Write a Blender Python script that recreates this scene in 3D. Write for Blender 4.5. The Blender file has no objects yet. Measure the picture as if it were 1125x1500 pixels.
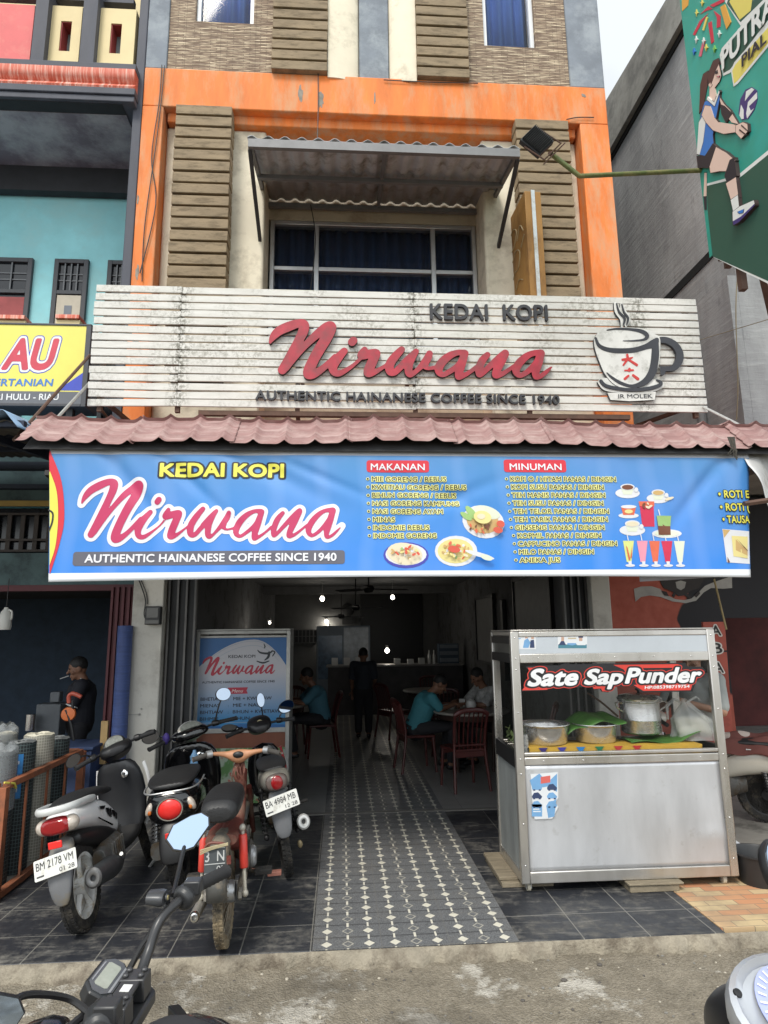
import bpy, bmesh, math, random
import numpy as np
from mathutils import Vector, Matrix, Euler
R = math.radians
random.seed(7)
sc = bpy.context.scene
COL = sc.collection

# ------------------------------------------------------------------ camera, sky, sun, exposure
FPX, CX, CY = 938.0, 562.5, 750.0              # photo calibration (1125 x 1500)
YAW, PIT, ROL = .06733, .18465, -.01199
CAM = Vector((0, -6.86, 1.785))
FW = Vector((math.sin(YAW)*math.cos(PIT), math.cos(YAW)*math.cos(PIT), math.sin(PIT)))
r0 = Vector((math.cos(YAW), -math.sin(YAW), 0)); u0 = r0.cross(FW)
RT = r0*math.cos(ROL) + u0*math.sin(ROL)
UP = -r0*math.sin(ROL) + u0*math.cos(ROL)
cam = bpy.data.cameras.new('camera'); camo = bpy.data.objects.new('camera', cam); COL.objects.link(camo)
m3 = Matrix((RT, UP, -FW)).transposed()
camo.matrix_world = Matrix.Translation(CAM) @ m3.to_4x4()
cam.sensor_fit = 'VERTICAL'; cam.sensor_height = 24; cam.lens = 24*FPX/1500
cam.clip_start = .02; cam.clip_end = 500
sc.camera = camo

SUN_EL, SUN_AZ = R(52), R(205)                 # azimuth measured clockwise from +y; behind the camera, a little to the left
w = bpy.data.worlds.new('World'); sc.world = w; w.use_nodes = True
nt = w.node_tree; bg = nt.nodes['Background']
sky = nt.nodes.new('ShaderNodeTexSky'); sky.sky_type = 'NISHITA'; sky.sun_disc = False
sky.sun_elevation = SUN_EL; sky.sun_rotation = SUN_AZ; sky.dust_density = 3; sky.air_density = 1.0
tcw = nt.nodes.new('ShaderNodeTexCoord')
nz = nt.nodes.new('ShaderNodeTexNoise'); nz.inputs['Scale'].default_value = 2.2; nz.inputs['Detail'].default_value = 6
rp = nt.nodes.new('ShaderNodeMapRange'); rp.inputs['From Min'].default_value = .38; rp.inputs['From Max'].default_value = .58
rp.inputs['To Min'].default_value = .72; rp.inputs['To Max'].default_value = .97
mx = nt.nodes.new('ShaderNodeMixRGB'); mx.inputs['Color2'].default_value = (8.3, 8.8, 9.1, 1)   # thin bright cloud
nt.links.new(tcw.outputs['Generated'], nz.inputs['Vector']); nt.links.new(nz.outputs['Fac'], rp.inputs['Value'])
nt.links.new(rp.outputs['Result'], mx.inputs['Fac']); nt.links.new(sky.outputs['Color'], mx.inputs['Color1'])
sp_w = nt.nodes.new('ShaderNodeSeparateXYZ'); nt.links.new(tcw.outputs['Generated'], sp_w.inputs[0])
gr_w = nt.nodes.new('ShaderNodeMapRange'); gr_w.inputs['From Min'].default_value = -1; gr_w.inputs['From Max'].default_value = 1   # cloud is brighter on the sun's side
gr_w.inputs['To Min'].default_value = 1.25; gr_w.inputs['To Max'].default_value = .58; nt.links.new(sp_w.outputs['Y'], gr_w.inputs['Value'])
ml_w = nt.nodes.new('ShaderNodeMixRGB'); ml_w.blend_type = 'MULTIPLY'; ml_w.inputs['Fac'].default_value = 1
nt.links.new(mx.outputs['Color'], ml_w.inputs['Color1']); nt.links.new(gr_w.outputs['Result'], ml_w.inputs['Color2'])
nt.links.new(ml_w.outputs['Color'], bg.inputs['Color']); bg.inputs['Strength'].default_value = .125
sun = bpy.data.lights.new('sun', 'SUN'); sun.energy = 2.0; sun.angle = R(18); sun.color = (1, .95, .86)
suno = bpy.data.objects.new('sun', sun); COL.objects.link(suno)
suno.rotation_euler = (Vector((math.sin(SUN_AZ)*math.cos(SUN_EL), math.cos(SUN_AZ)*math.cos(SUN_EL), math.sin(SUN_EL)))).to_track_quat('Z', 'Y').to_euler()
sc.view_settings.view_transform = 'Standard'; sc.view_settings.look = 'None'; sc.view_settings.gamma = 1
sc.view_settings.exposure = .42
try:
    sc.cycles.max_bounces = 8; sc.cycles.diffuse_bounces = 5; sc.cycles.glossy_bounces = 4
    sc.cycles.transparent_max_bounces = 12; sc.cycles.caustics_reflective = False; sc.cycles.caustics_refractive = False
    sc.cycles.use_denoising = True
except Exception: pass

# photo pixel -> place: where the sight line through it meets a plane of the real scene
def ray(x, y): return RT*((x-CX)/FPX) - UP*((y-CY)/FPX) + FW
def P(x, y, Y): d = ray(x, y); return CAM + d*((Y-CAM.y)/d.y)
def G(x, y, Z=0.): d = ray(x, y); return CAM + d*((Z-CAM.z)/d.z)
def PX(x, y, X): d = ray(x, y); return CAM + d*((X-CAM.x)/d.x)

# ------------------------------------------------------------------ materials
MC = {}
def M(name, col, rough=.6, metal=0, var=.12, scale=6., bump=0., bscale=None, dirt=None, dirt_amt=.4, dirt_scale=3., stretch=(1, 1, 1), spec=None, coat=0, alpha=1, trans=0, emit=0, detail=5):
    if name in MC: return MC[name]
    m = bpy.data.materials.new(name); m.use_nodes = True; MC[name] = m
    t = m.node_tree; N = t.nodes; L = t.links; b = N['Principled BSDF']
    b.inputs['Roughness'].default_value = rough; b.inputs['Metallic'].default_value = metal
    c4 = (*col, 1)
    b.inputs['Base Color'].default_value = c4
    if spec is not None: b.inputs['Specular IOR Level'].default_value = spec
    if coat: b.inputs['Coat Weight'].default_value = coat; b.inputs['Coat Roughness'].default_value = .08
    if trans: b.inputs['Transmission Weight'].default_value = trans
    if alpha < 1: b.inputs['Alpha'].default_value = alpha
    if emit: b.inputs['Emission Color'].default_value = c4; b.inputs['Emission Strength'].default_value = emit
    if var or bump or dirt:
        tc = N.new('ShaderNodeTexCoord'); mp = N.new('ShaderNodeMapping'); mp.inputs['Scale'].default_value = stretch
        L.new(tc.outputs['Object'], mp.inputs['Vector'])
        nz = N.new('ShaderNodeTexNoise'); nz.inputs['Scale'].default_value = scale; nz.inputs['Detail'].default_value = detail; nz.inputs['Roughness'].default_value = .62
        L.new(mp.outputs['Vector'], nz.inputs['Vector'])
        cr = N.new('ShaderNodeMapRange'); cr.inputs['From Min'].default_value = .3; cr.inputs['From Max'].default_value = .7
        cr.inputs['To Min'].default_value = 1-var; cr.inputs['To Max'].default_value = 1+var*.7
        L.new(nz.outputs['Fac'], cr.inputs['Value'])
        mu = N.new('ShaderNodeMixRGB'); mu.blend_type = 'MULTIPLY'; mu.inputs['Fac'].default_value = 1; mu.inputs['Color1'].default_value = c4
        L.new(cr.outputs['Result'], mu.inputs['Color2']); out = mu.outputs['Color']
        if dirt:
            n2 = N.new('ShaderNodeTexNoise'); n2.inputs['Scale'].default_value = dirt_scale; n2.inputs['Detail'].default_value = 8; n2.inputs['Roughness'].default_value = .7
            L.new(mp.outputs['Vector'], n2.inputs['Vector'])
            r2 = N.new('ShaderNodeMapRange'); c = .66-.3*dirt_amt; r2.inputs['From Min'].default_value = c-.05; r2.inputs['From Max'].default_value = c+.12
            L.new(n2.outputs['Fac'], r2.inputs['Value'])
            mm = N.new('ShaderNodeMixRGB'); mm.inputs['Color2'].default_value = (*dirt, 1)
            L.new(r2.outputs['Result'], mm.inputs['Fac']); L.new(out, mm.inputs['Color1']); out = mm.outputs['Color']
            rr = N.new('ShaderNodeMapRange'); rr.inputs['To Min'].default_value = rough; rr.inputs['To Max'].default_value = min(1, rough+.25)
            L.new(r2.outputs['Result'], rr.inputs['Value']); L.new(rr.outputs['Result'], b.inputs['Roughness'])
        L.new(out, b.inputs['Base Color'])
        if bump:
            n3 = N.new('ShaderNodeTexNoise'); n3.inputs['Scale'].default_value = bscale or scale*4; n3.inputs['Detail'].default_value = 6
            L.new(mp.outputs['Vector'], n3.inputs['Vector'])
            bp = N.new('ShaderNodeBump'); bp.inputs['Strength'].default_value = bump; bp.inputs['Distance'].default_value = .02
            L.new(n3.outputs['Fac'], bp.inputs['Height']); L.new(bp.outputs['Normal'], b.inputs['Normal'])
    return m

class NB:                                       # small node-building helper for the patterned materials
    def __init__(s, name, rough=.6):
        s.m = bpy.data.materials.new(name); s.m.use_nodes = True; s.t = s.m.node_tree; s.b = s.t.nodes['Principled BSDF']
        s.b.inputs['Roughness'].default_value = rough
        s.tc = s.t.nodes.new('ShaderNodeTexCoord').outputs['Object']
        MC[name] = s.m
    def n(s, typ, **kw):
        x = s.t.nodes.new(typ)
        for k, v in kw.items():
            if k in x.inputs: s.put(x.inputs[k], v)
            else: setattr(x, k, v)
        return x
    def put(s, inp, v):
        if isinstance(v, bpy.types.NodeSocket): s.t.links.new(v, inp)
        else: inp.default_value = v
    def math(s, op, a, b=0., c=None):
        x = s.t.nodes.new('ShaderNodeMath'); x.operation = op; s.put(x.inputs[0], a); s.put(x.inputs[1], b)
        if c is not None: s.put(x.inputs[2], c)
        return x.outputs[0]
    def noise(s, scale, detail=5, vec=None, rough=.6):
        return s.n('ShaderNodeTexNoise', Scale=scale, Detail=detail, Roughness=rough, Vector=vec or s.tc).outputs['Fac']
    def rng(s, v, a, b, c=0., d=1.):
        x = s.t.nodes.new('ShaderNodeMapRange'); s.put(x.inputs['Value'], v)
        for k, q in zip(('From Min', 'From Max', 'To Min', 'To Max'), (a, b, c, d)): x.inputs[k].default_value = q
        return x.outputs['Result']
    def mix(s, f, a, b, mode='MIX'):
        x = s.t.nodes.new('ShaderNodeMixRGB'); x.blend_type = mode
        for i, v in zip(('Fac', 'Color1', 'Color2'), (f, a, b)):
            s.put(x.inputs[i], (*v, 1) if isinstance(v, tuple) and len(v) == 3 else v)
        return x.outputs['Color']
    def sep(s, vec=None):
        x = s.t.nodes.new('ShaderNodeSeparateXYZ'); s.put(x.inputs[0], vec or s.tc); return x.outputs
    def comb(s, x, y, z=0.):
        c = s.t.nodes.new('ShaderNodeCombineXYZ')
        for i, v in enumerate((x, y, z)): s.put(c.inputs[i], v)
        return c.outputs[0]
    def bump(s, h, st=.3, dist=.01):
        x = s.n('ShaderNodeBump', Height=h, Strength=st, Distance=dist); s.put(s.b.inputs['Normal'], x.outputs['Normal'])
    def col(s, c): s.put(s.b.inputs['Base Color'], (*c, 1) if isinstance(c, tuple) else c)
    def rough(s, v): s.put(s.b.inputs['Roughness'], v)

# ------------------------------------------------------------------ objects
def wm(o):
    m = o.matrix_basis.copy()
    while o.parent: o = o.parent; m = o.matrix_basis @ m
    return m
def tag(o, label=None, cat=None, group=None, kind=None):
    for k, v in (('label', label), ('category', cat), ('group', group), ('kind', kind)):
        if v: o[k] = v
    return o
def thing(name, label, cat, loc=(0, 0, 0), group=None, rot=(0, 0, 0)):
    o = bpy.data.objects.new(name, None); COL.objects.link(o); o.location = loc; o.rotation_euler = rot
    o.empty_display_size = .1
    return tag(o, label, cat, group)
def kids(o): return [c for c in bpy.data.objects if c.parent == o]
def copy_tree(o, parent=None):
    c = o.copy(); COL.objects.link(c)
    if parent: c.parent = parent
    for ch in kids(o): copy_tree(ch, c)
    return c

class MB:
    def __init__(s): s.bm = bmesh.new()
    def _f(s, vs, mi):
        try: f = s.bm.faces.new(vs); f.material_index = mi; return f
        except ValueError: return None
    def poly(s, pts, mi=0): return s._f([s.bm.verts.new(p) for p in pts], mi)
    def bx(s, x0, x1, y0, y1, z0, z1, mi=0, T=None):
        v = [Vector((x, y, z)) for z in (z0, z1) for y in (y0, y1) for x in (x0, x1)]
        if T: v = [T @ q for q in v]
        v = [s.bm.verts.new(q) for q in v]
        for a in ((0, 2, 3, 1), (4, 5, 7, 6), (0, 1, 5, 4), (2, 6, 7, 3), (0, 4, 6, 2), (1, 3, 7, 5)): s._f([v[i] for i in a], mi)
        return s
    def bar(s, a, b, w, h, mi=0, up=(0, 0, 1)):  # box beam from a to b
        a = Vector(a); b = Vector(b); d = b-a; L = d.length; z = d.normalized(); u = Vector(up)
        x = u.cross(z)
        if x.length < 1e-4: x = Vector((1, 0, 0)).cross(z)
        x.normalize(); y = z.cross(x)
        T = Matrix.Translation(a) @ Matrix((x, y, z)).transposed().to_4x4()
        return s.bx(-w/2, w/2, -h/2, h/2, 0, L, mi, T)
    def loft(s, rings, mi=0, cap=True, closed=True, loop=False):
        rr = [[s.bm.verts.new(p) for p in r] for r in rings]; n = len(rr[0])
        pairs = list(zip(rr, rr[1:])) + ([(rr[-1], rr[0])] if loop else [])
        for a, b in pairs:
            for i in range(n if closed else n-1):
                j = (i+1) % n; s._f((a[i], a[j], b[j], b[i]), mi)
        if cap and closed and not loop: s._f(rr[0][::-1], mi); s._f(rr[-1], mi)
        return s
    def tube(s, pts, r, n=8, mi=0, loop=False, cap=True, flat=1.):
        pts = [Vector(p) for p in pts]; k = len(pts); rs = r if isinstance(r, (list, tuple)) else [r]*k
        tg = []
        for i in range(k):
            a = pts[i-1] if (i or loop) else pts[0]; b = pts[(i+1) % k] if (i < k-1 or loop) else pts[-1]
            d = b-a; tg.append(d.normalized() if d.length > 1e-9 else Vector((0, 0, 1)))
        x = tg[0].orthogonal().normalized()
        if abs(tg[0].z) < .9: x = Vector((0, 0, 1)).cross(tg[0]).normalized()
        rings = []
        for i in range(k):
            if i: x = (x - tg[i]*x.dot(tg[i])); x = x.normalized() if x.length > 1e-6 else tg[i].orthogonal().normalized()
            y = tg[i].cross(x)
            rings.append([pts[i] + (x*math.cos(2*math.pi*q/n) + y*math.sin(2*math.pi*q/n)*flat)*rs[i] for q in range(n)])
        return s.loft(rings, mi, cap, loop=loop)
    def cyl(s, a, b, r, r2=None, n=16, mi=0): return s.tube([a, b], [r, r if r2 is None else r2], n, mi)
    def lathe(s, prof, o=(0, 0, 0), ax=(0, 0, 1), n=24, mi=0, sq=None):   # prof: (radius, height along ax)
        o = Vector(o); z = Vector(ax).normalized(); x = z.orthogonal().normalized()
        if abs(z.z) > .9: x = Vector((1, 0, 0))
        y = z.cross(x)
        rings = [[o + z*h + (x*math.cos(2*math.pi*q/n) + y*math.sin(2*math.pi*q/n))*max(r, 1e-4) for q in range(n)] for r, h in prof]
        return s.loft(rings, mi, cap=True)
    def ell(s, c, r, mi=0, n=14, T=None):
        m = max(6, n//2+1); rings = []
        for i in range(m):
            t = math.pi*(i+.02*(i == 0)-.02*(i == m-1))/(m-1)
            ring = []
            for q in range(n):
                p = Vector((r[0]*math.sin(t)*math.cos(2*math.pi*q/n), r[1]*math.sin(t)*math.sin(2*math.pi*q/n), -r[2]*math.cos(t)))
                if T: p = T @ p
                ring.append(p + Vector(c))
            rings.append(ring)
        return s.loft(rings, mi)
    def prism(s, pts, f, d0, d1, mi=0, side=None):   # polygon (u,v) through f(u,v,depth)
        a = [s.bm.verts.new(f(u, v, d0)) for u, v in pts]; b = [s.bm.verts.new(f(u, v, d1)) for u, v in pts]
        n = len(pts); s._f(a[::-1], mi); s._f(b, mi)
        for i in range(n): s._f((a[i], a[(i+1) % n], b[(i+1) % n], b[i]), mi if side is None else side)
        return s
    def grid(s, f, nu, nv, mi=0):
        v = [[s.bm.verts.new(f(i/nu, j/nv)) for i in range(nu+1)] for j in range(nv+1)]
        for j in range(nv):
            for i in range(nu): s._f((v[j][i], v[j][i+1], v[j+1][i+1], v[j+1][i]), mi(i, j) if callable(mi) else mi)
        return s
    def build(s, name, mats, parent=None, local=False, smooth=True, bevel=0, sub=0, solid=0, ang=38, recalc=True, loc=None):
        me = bpy.data.meshes.new(name)
        if recalc: bmesh.ops.recalc_face_normals(s.bm, faces=s.bm.faces[:])
        s.bm.to_mesh(me); s.bm.free()
        for m in (mats if isinstance(mats, (list, tuple)) else [mats]): me.materials.append(m)
        if smooth and len(me.polygons):
            me.polygons.foreach_set('use_smooth', [True]*len(me.polygons)); me.set_sharp_from_angle(angle=R(ang))
        o = bpy.data.objects.new(name, me); COL.objects.link(o)
        if parent is not None:
            o.parent = parent
            if not local: o.matrix_basis = wm(parent).inverted()
        elif loc is not None:                    # top-level mesh: bring its origin to its base
            me.transform(Matrix.Translation(-Vector(loc))); o.location = loc
        if solid: md = o.modifiers.new('solid', 'SOLIDIFY'); md.thickness = solid; md.offset = 0
        if bevel: md = o.modifiers.new('bevel', 'BEVEL'); md.width = bevel; md.segments = 2; md.limit_method = 'ANGLE'; md.angle_limit = R(35)
        if sub: md = o.modifiers.new('sub', 'SUBSURF'); md.levels = sub; md.render_levels = sub
        return o

def spl(pts, n=6):                              # Catmull-Rom through points (tuples of any length)
    out = []; k = len(pts)
    for i in range(k-1):
        p0 = pts[max(i-1, 0)]; p1 = pts[i]; p2 = pts[i+1]; p3 = pts[min(i+2, k-1)]
        for q in range(n):
            t = q/n
            out.append(tuple(.5*(2*b + (c-a)*t + (2*a-5*b+4*c-d)*t*t + (3*b-a-3*c+d)*t**3) for a, b, c, d in zip(p0, p1, p2, p3)))
    out.append(tuple(pts[-1])); return out

# ------------------------------------------------------------------ lettering
TXT, GLY = {}, {}
def raw_text(s):
    cu = bpy.data.curves.new('t', 'FONT'); cu.body = s; cu.size = 1; cu.resolution_u = 4; cu.fill_mode = 'FRONT'
    o = bpy.data.objects.new('t', cu); COL.objects.link(o)
    dg = bpy.context.evaluated_depsgraph_get(); me = bpy.data.meshes.new_from_object(o.evaluated_get(dg))
    bpy.data.objects.remove(o); bpy.data.curves.remove(cu)
    vs = np.array([v.co[:2] for v in me.vertices]).reshape(-1, 2)/.73; fs = [list(p.vertices) for p in me.polygons]
    bpy.data.meshes.remove(me); return vs, fs
def advance(c):
    if ('a', c) not in GLY:
        if ('a', '') not in GLY: v = raw_text('HH')[0]; GLY[('a', '')] = v[:, 0].max()-v[:, 0].min()
        v = raw_text('H'+c+'H')[0]; GLY[('a', c)] = v[:, 0].max()-v[:, 0].min()-GLY[('a', '')]
    return GLY[('a', c)]
def glyph(c, off, h):
    """one character, its outline moved out by off, filled cleanly (distance field + marching squares)"""
    k = (c, off, h)
    if k in GLY: return GLY[k]
    v, f = raw_text(c); ec = {}
    for q in f:
        for i in range(len(q)): e = tuple(sorted((q[i], q[(i+1) % len(q)]))); ec[e] = ec.get(e, 0)+1
    seg = np.array([(v[a], v[b]) for (a, b), n in ec.items() if n == 1])
    def fn(X, Y):
        D = np.full(X.shape, 1e9); ins = np.zeros(X.shape, bool); Yq = Y+1e-7
        for (ax, ay), (bx, by) in seg:
            dx, dy = bx-ax, by-ay; L = dx*dx+dy*dy+1e-12; t = np.clip(((X-ax)*dx+(Y-ay)*dy)/L, 0, 1)
            D = np.minimum(D, np.hypot(X-ax-t*dx, Y-ay-t*dy))
            if dy: cr = ((ay > Yq) != (by > Yq)) & (X < ax+(Yq-ay)*dx/dy); ins ^= cr
        return np.where(ins, -D, D)-off
    mb = MB(); p = off+2*h
    sdf_mesh(mb, fn, v[:, 0].min()-p, v[:, 0].max()+p, v[:, 1].min()-p, v[:, 1].max()+p, h, lambda u, w_, d: Vector((u, w_, 0)), 0)
    mb.bm.verts.index_update()
    GLY[k] = (np.array([q.co[:2] for q in mb.bm.verts]), [[x.index for x in q.verts] for q in mb.bm.faces]); mb.bm.free(); return GLY[k]
def text_mesh(s, off=0., shear=0., sp=1., h=.05):   # flat mesh, baseline 0, cap height 1, left edge 0
    k = (s, off, shear, sp, h)
    if k in TXT: return TXT[k]
    x = 0; V = []; F = []; I = []; n = 0
    for j, c in enumerate(s):
        if c != ' ':
            v, f = glyph(c, off, h); V.append(v+np.array([x, 0])); F += [[i+n for i in q] for q in f]; I += [j]*len(v); n += len(v)
        x += advance(c)+(sp-1)*.6
    V = np.concatenate(V); V[:, 0] -= V[:, 0].min(); V[:, 0] += shear*V[:, 1]
    TXT[k] = (V, F, I, float(V[:, 0].max())); return TXT[k]
def put_text(mb, s, f, width=None, height=1., off=0., shear=0., sp=1., depth=0., lift=0., mi=0, side=None, grow=None, step=0., h=.05):
    """f(u, v, d): local metres along the line, up, and out of the surface"""
    vs, fs, isl, W = text_mesh(s, off, shear, sp, h); sx = (width/(grow or W)) if width else height
    dx = (W-grow)/2 if grow else 0
    a = [mb.bm.verts.new(f((x-dx)*sx, y*height, lift+depth+step*(q % 3))) for (x, y), q in zip(vs, isl)]
    for q in fs: mb._f([a[i] for i in q], mi)
    if depth:
        ec = {}
        for q in fs:
            for i in range(len(q)): e = (q[i], q[(i+1) % len(q)]); ec[tuple(sorted(e))] = None if tuple(sorted(e)) in ec else e
        b = [mb.bm.verts.new(f(x*sx, y*height, lift)) for x, y in vs]
        for e in ec.values():
            if e: mb._f((a[e[1]], a[e[0]], b[e[0]], b[e[1]]), mi if side is None else side)
    return sx*W
def plane(o, x=(1, 0, 0), y=(0, 0, 1), n=(0, -1, 0)):
    o = Vector(o); x = Vector(x).normalized(); y = Vector(y).normalized(); n = Vector(n).normalized()
    return lambda u, v, d=0.: o + x*u + y*v + n*d
def sdf_mesh(mb, fn, x0, x1, y0, y1, h, f, d0, d1=None, mi=0, side=None):
    """fill {fn<=0} by marching squares on a grid of pitch h, mapped through f(u,v,depth)"""
    nx = int((x1-x0)/h)+1; ny = int((y1-y0)/h)+1
    X, Y = np.meshgrid(x0+h*np.arange(nx+1), y0+h*np.arange(ny+1)); D = fn(X, Y)
    cache = {}
    def V(key, u, v):
        if key not in cache: cache[key] = (mb.bm.verts.new(f(u, v, d0)), mb.bm.verts.new(f(u, v, d1)) if d1 is not None else None)
        return cache[key]
    def cross(i, j, k, l):
        a = D[j, i]; b = D[l, k]; t = a/(a-b)
        return V(('e',)+tuple(sorted(((i, j), (k, l)))), X[j, i]+(X[l, k]-X[j, i])*t, Y[j, i]+(Y[l, k]-Y[j, i])*t)
    for j in range(ny):
        for i in range(nx):
            c = [(i, j), (i+1, j), (i+1, j+1), (i, j+1)]; ins = [D[q[1], q[0]] <= 0 for q in c]
            if not any(ins): continue
            ring = []
            for q in range(4):
                a, b = c[q], c[(q+1) % 4]
                if ins[q]: ring.append((V(a, X[a[1], a[0]], Y[a[1], a[0]]), False))
                if ins[q] != ins[(q+1) % 4]: ring.append((cross(*a, *b), ins[q]))
            if len(ring) < 3: continue
            mb._f([r[0][0] for r in ring], mi)
            if d1 is not None:
                for q in range(len(ring)):
                    if ring[q][1]:
                        e, g = ring[q][0], ring[(q+1) % len(ring)][0]
                        mb._f((e[1], g[1], g[0], e[0]), mi if side is None else side)
def stroke_sdf(strokes, grow=0.):
    seg = []
    for st in strokes:
        st = spl(st, 4) if len(st) > 2 else st
        seg += list(zip(st, st[1:])) if len(st) > 1 else [(st[0], st[0])]
    def fn(X, Y):
        D = np.full(X.shape, 1e9)
        for (ax, ay, ar), (bx, by, br) in seg:
            dx, dy = bx-ax, by-ay; L = dx*dx+dy*dy
            t = np.clip(((X-ax)*dx+(Y-ay)*dy)/L, 0, 1) if L > 1e-12 else np.zeros_like(X)
            D = np.minimum(D, np.hypot(X-ax-t*dx, Y-ay-t*dy) - (ar+(br-ar)*t))
        return D-grow
    return fn
# ------------------------------------------------------------------ shared materials
orange = M('orange_paint', (.74, .195, .035), .7, var=.22, scale=3.5, bump=.2, bscale=14, stretch=(1.6, 1.6, .4), dirt=(.60, .30, .16), dirt_amt=.5, dirt_scale=3)
cream = M('cream_paint', (.72, .65, .51), .75, var=.08, scale=2, bump=.12, bscale=20, dirt=(.42, .36, .27), dirt_amt=.35, dirt_scale=1.6)
white_wall = M('white_paint', (.60, .585, .53), .7, var=.07, scale=2, bump=.1, bscale=25, dirt=(.40, .38, .34), dirt_amt=.35, dirt_scale=2)
slatm = M('brown_slat', (.25, .185, .11), .75, var=.22, scale=3, stretch=(1, 1, 4), dirt=(.15, .115, .075), dirt_amt=.4, dirt_scale=5, bump=.2, bscale=30)
dark_gap = M('slat_back', (.07, .055, .04), .9)
bluegrey = M('bluegrey_paint', (.19, .215, .25), .8, var=.2, scale=3, dirt=(.30, .33, .36), dirt_amt=.5, dirt_scale=2.5, bump=.12)
darkgrey = M('dark_grey_paint', (.062, .066, .085), .7, var=.2, scale=4, stretch=(1, 1, .3), dirt=(.11, .115, .135), dirt_amt=.35, dirt_scale=3)
alu = M('aluminium', (.62, .63, .63), .38, metal=.85, var=.1, scale=6)
alu_old = M('dull_aluminium', (.42, .42, .40), .5, metal=.6, var=.18, scale=8)
steel_grey = M('grey_steel', (.20, .20, .205), .6, metal=.3, var=.15)
black_iron = M('black_iron', (.018, .018, .02), .55, var=.2)
rust_iron = M('rusty_iron', (.10, .055, .038), .8, var=.3, scale=12)
black_pl = M('black_plastic', (.012, .012, .013), .42, var=.1)
black_gloss = M('black_gloss_paint', (.006, .006, .007), .12, var=0, coat=.6)
rubber = M('tyre_rubber', (.022, .021, .02), .85, var=.25, scale=20, dirt=(.10, .085, .065), dirt_amt=.3, dirt_scale=9, bump=.4, bscale=60)
chrome = M('chrome', (.72, .72, .72), .18, metal=1, var=.1, scale=20)
mirror_m = M('mirror_glass', (.36, .42, .50), .02, metal=1, var=0)
winglass = M('window_glass', (.012, .018, .03), .05, var=0, spec=.8)
curtain_m = M('navy_curtain', (.035, .075, .19), .8, var=.25, scale=3, stretch=(9, 1, .4))
curtain_b = M('blue_curtain', (.09, .24, .72), .8, var=.2, scale=3, stretch=(9, 1, .4))
red_p = M('red_plastic', (.55, .02, .02), .25, var=.05)
white_p = M('white_plastic', (.72, .72, .70), .3, var=.05)

def clad_mat():
    b = NB('ledge_stone', .8); x, y, z = b.sep()
    v = b.comb(b.math('ADD', x, y), z)
    br = b.n('ShaderNodeTexBrick', Vector=v, Scale=1., offset=.37, squash=1.); br.inputs['Brick Width'].default_value = .19
    br.inputs['Row Height'].default_value = .021; br.inputs['Mortar Size'].default_value = .003; br.inputs['Bias'].default_value = -.1
    for i, c in zip(('Color1', 'Color2', 'Mortar'), ((.74, .60, .42), (.36, .25, .165), (.08, .06, .042))): br.inputs[i].default_value = (*c, 1)
    vs = b.n('ShaderNodeMapping', Vector=v); vs.inputs['Scale'].default_value = (5, 46, 1)
    n1 = b.noise(1., 3, vs.outputs[0]); n2 = b.noise(1.2, 4)
    c = b.mix(b.rng(n1, .42, .62), (.17, .115, .08), br.outputs['Color'])
    c = b.mix(b.rng(n1, .56, .75, 0, .75), c, (.62, .53, .38))
    jt = b.math('LESS_THAN', b.math('ABSOLUTE', b.math('SUBTRACT', b.math('FRACT', b.math('DIVIDE', x, .4)), .5)), .006)   # panel joints
    c = b.mix(b.math('MULTIPLY', jt, .5), c, (.05, .035, .025))
    b.col(c); b.bump(b.math('ADD', b.math('MULTIPLY', br.outputs['Fac'], -.6), n1), .8, .02)
    return b.m
clad = clad_mat()

def slate_mat():                                # dark slate tile, pale worn grout, dust
    b = NB('slate_tile', .5); x, y, z = b.sep()
    v = b.comb(b.math('ADD', x, .177+40), b.math('ADD', y, 2.237+40))
    br = b.n('ShaderNodeTexBrick', Vector=v, Scale=1., offset=0., squash=1.); br.inputs['Brick Width'].default_value = .4
    br.inputs['Row Height'].default_value = .39; br.inputs['Mortar Size'].default_value = .0045; br.inputs['Mortar Smooth'].default_value = .3
    for i, c in zip(('Color1', 'Color2', 'Mortar'), ((.020, .022, .028), (.032, .034, .040), (.17, .165, .15))): br.inputs[i].default_value = (*c, 1)
    n1 = b.noise(3.2, 8, None, .7); n2 = b.noise(14, 6, None, .65); mp = b.n('ShaderNodeMapping', Vector=b.tc); mp.inputs['Rotation'].default_value = (0, 0, .6); mp.inputs['Scale'].default_value = (3, 24, 1)
    n3 = b.noise(1., 5, mp.outputs[0])
    dust = b.math('MULTIPLY', b.rng(n1, .47, .68), b.rng(n2, .40, .66))
    scr = b.math('MULTIPLY', b.rng(n3, .54, .68), b.rng(n1, .42, .60))
    c = b.mix(b.math('MULTIPLY', dust, .85), br.outputs['Color'], (.24, .225, .195)); c = b.mix(b.math('MULTIPLY', scr, .75), c, (.22, .21, .19))
    b.col(c); b.rough(b.math('ADD', b.rng(n2, .3, .7, .40, .62), b.math('MULTIPLY', dust, .25)))
    b.bump(b.math('ADD', b.math('MULTIPLY', br.outputs['Fac'], -.8), b.math('MULTIPLY', n2, .5)), .35, .006)
    return b.m
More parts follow.
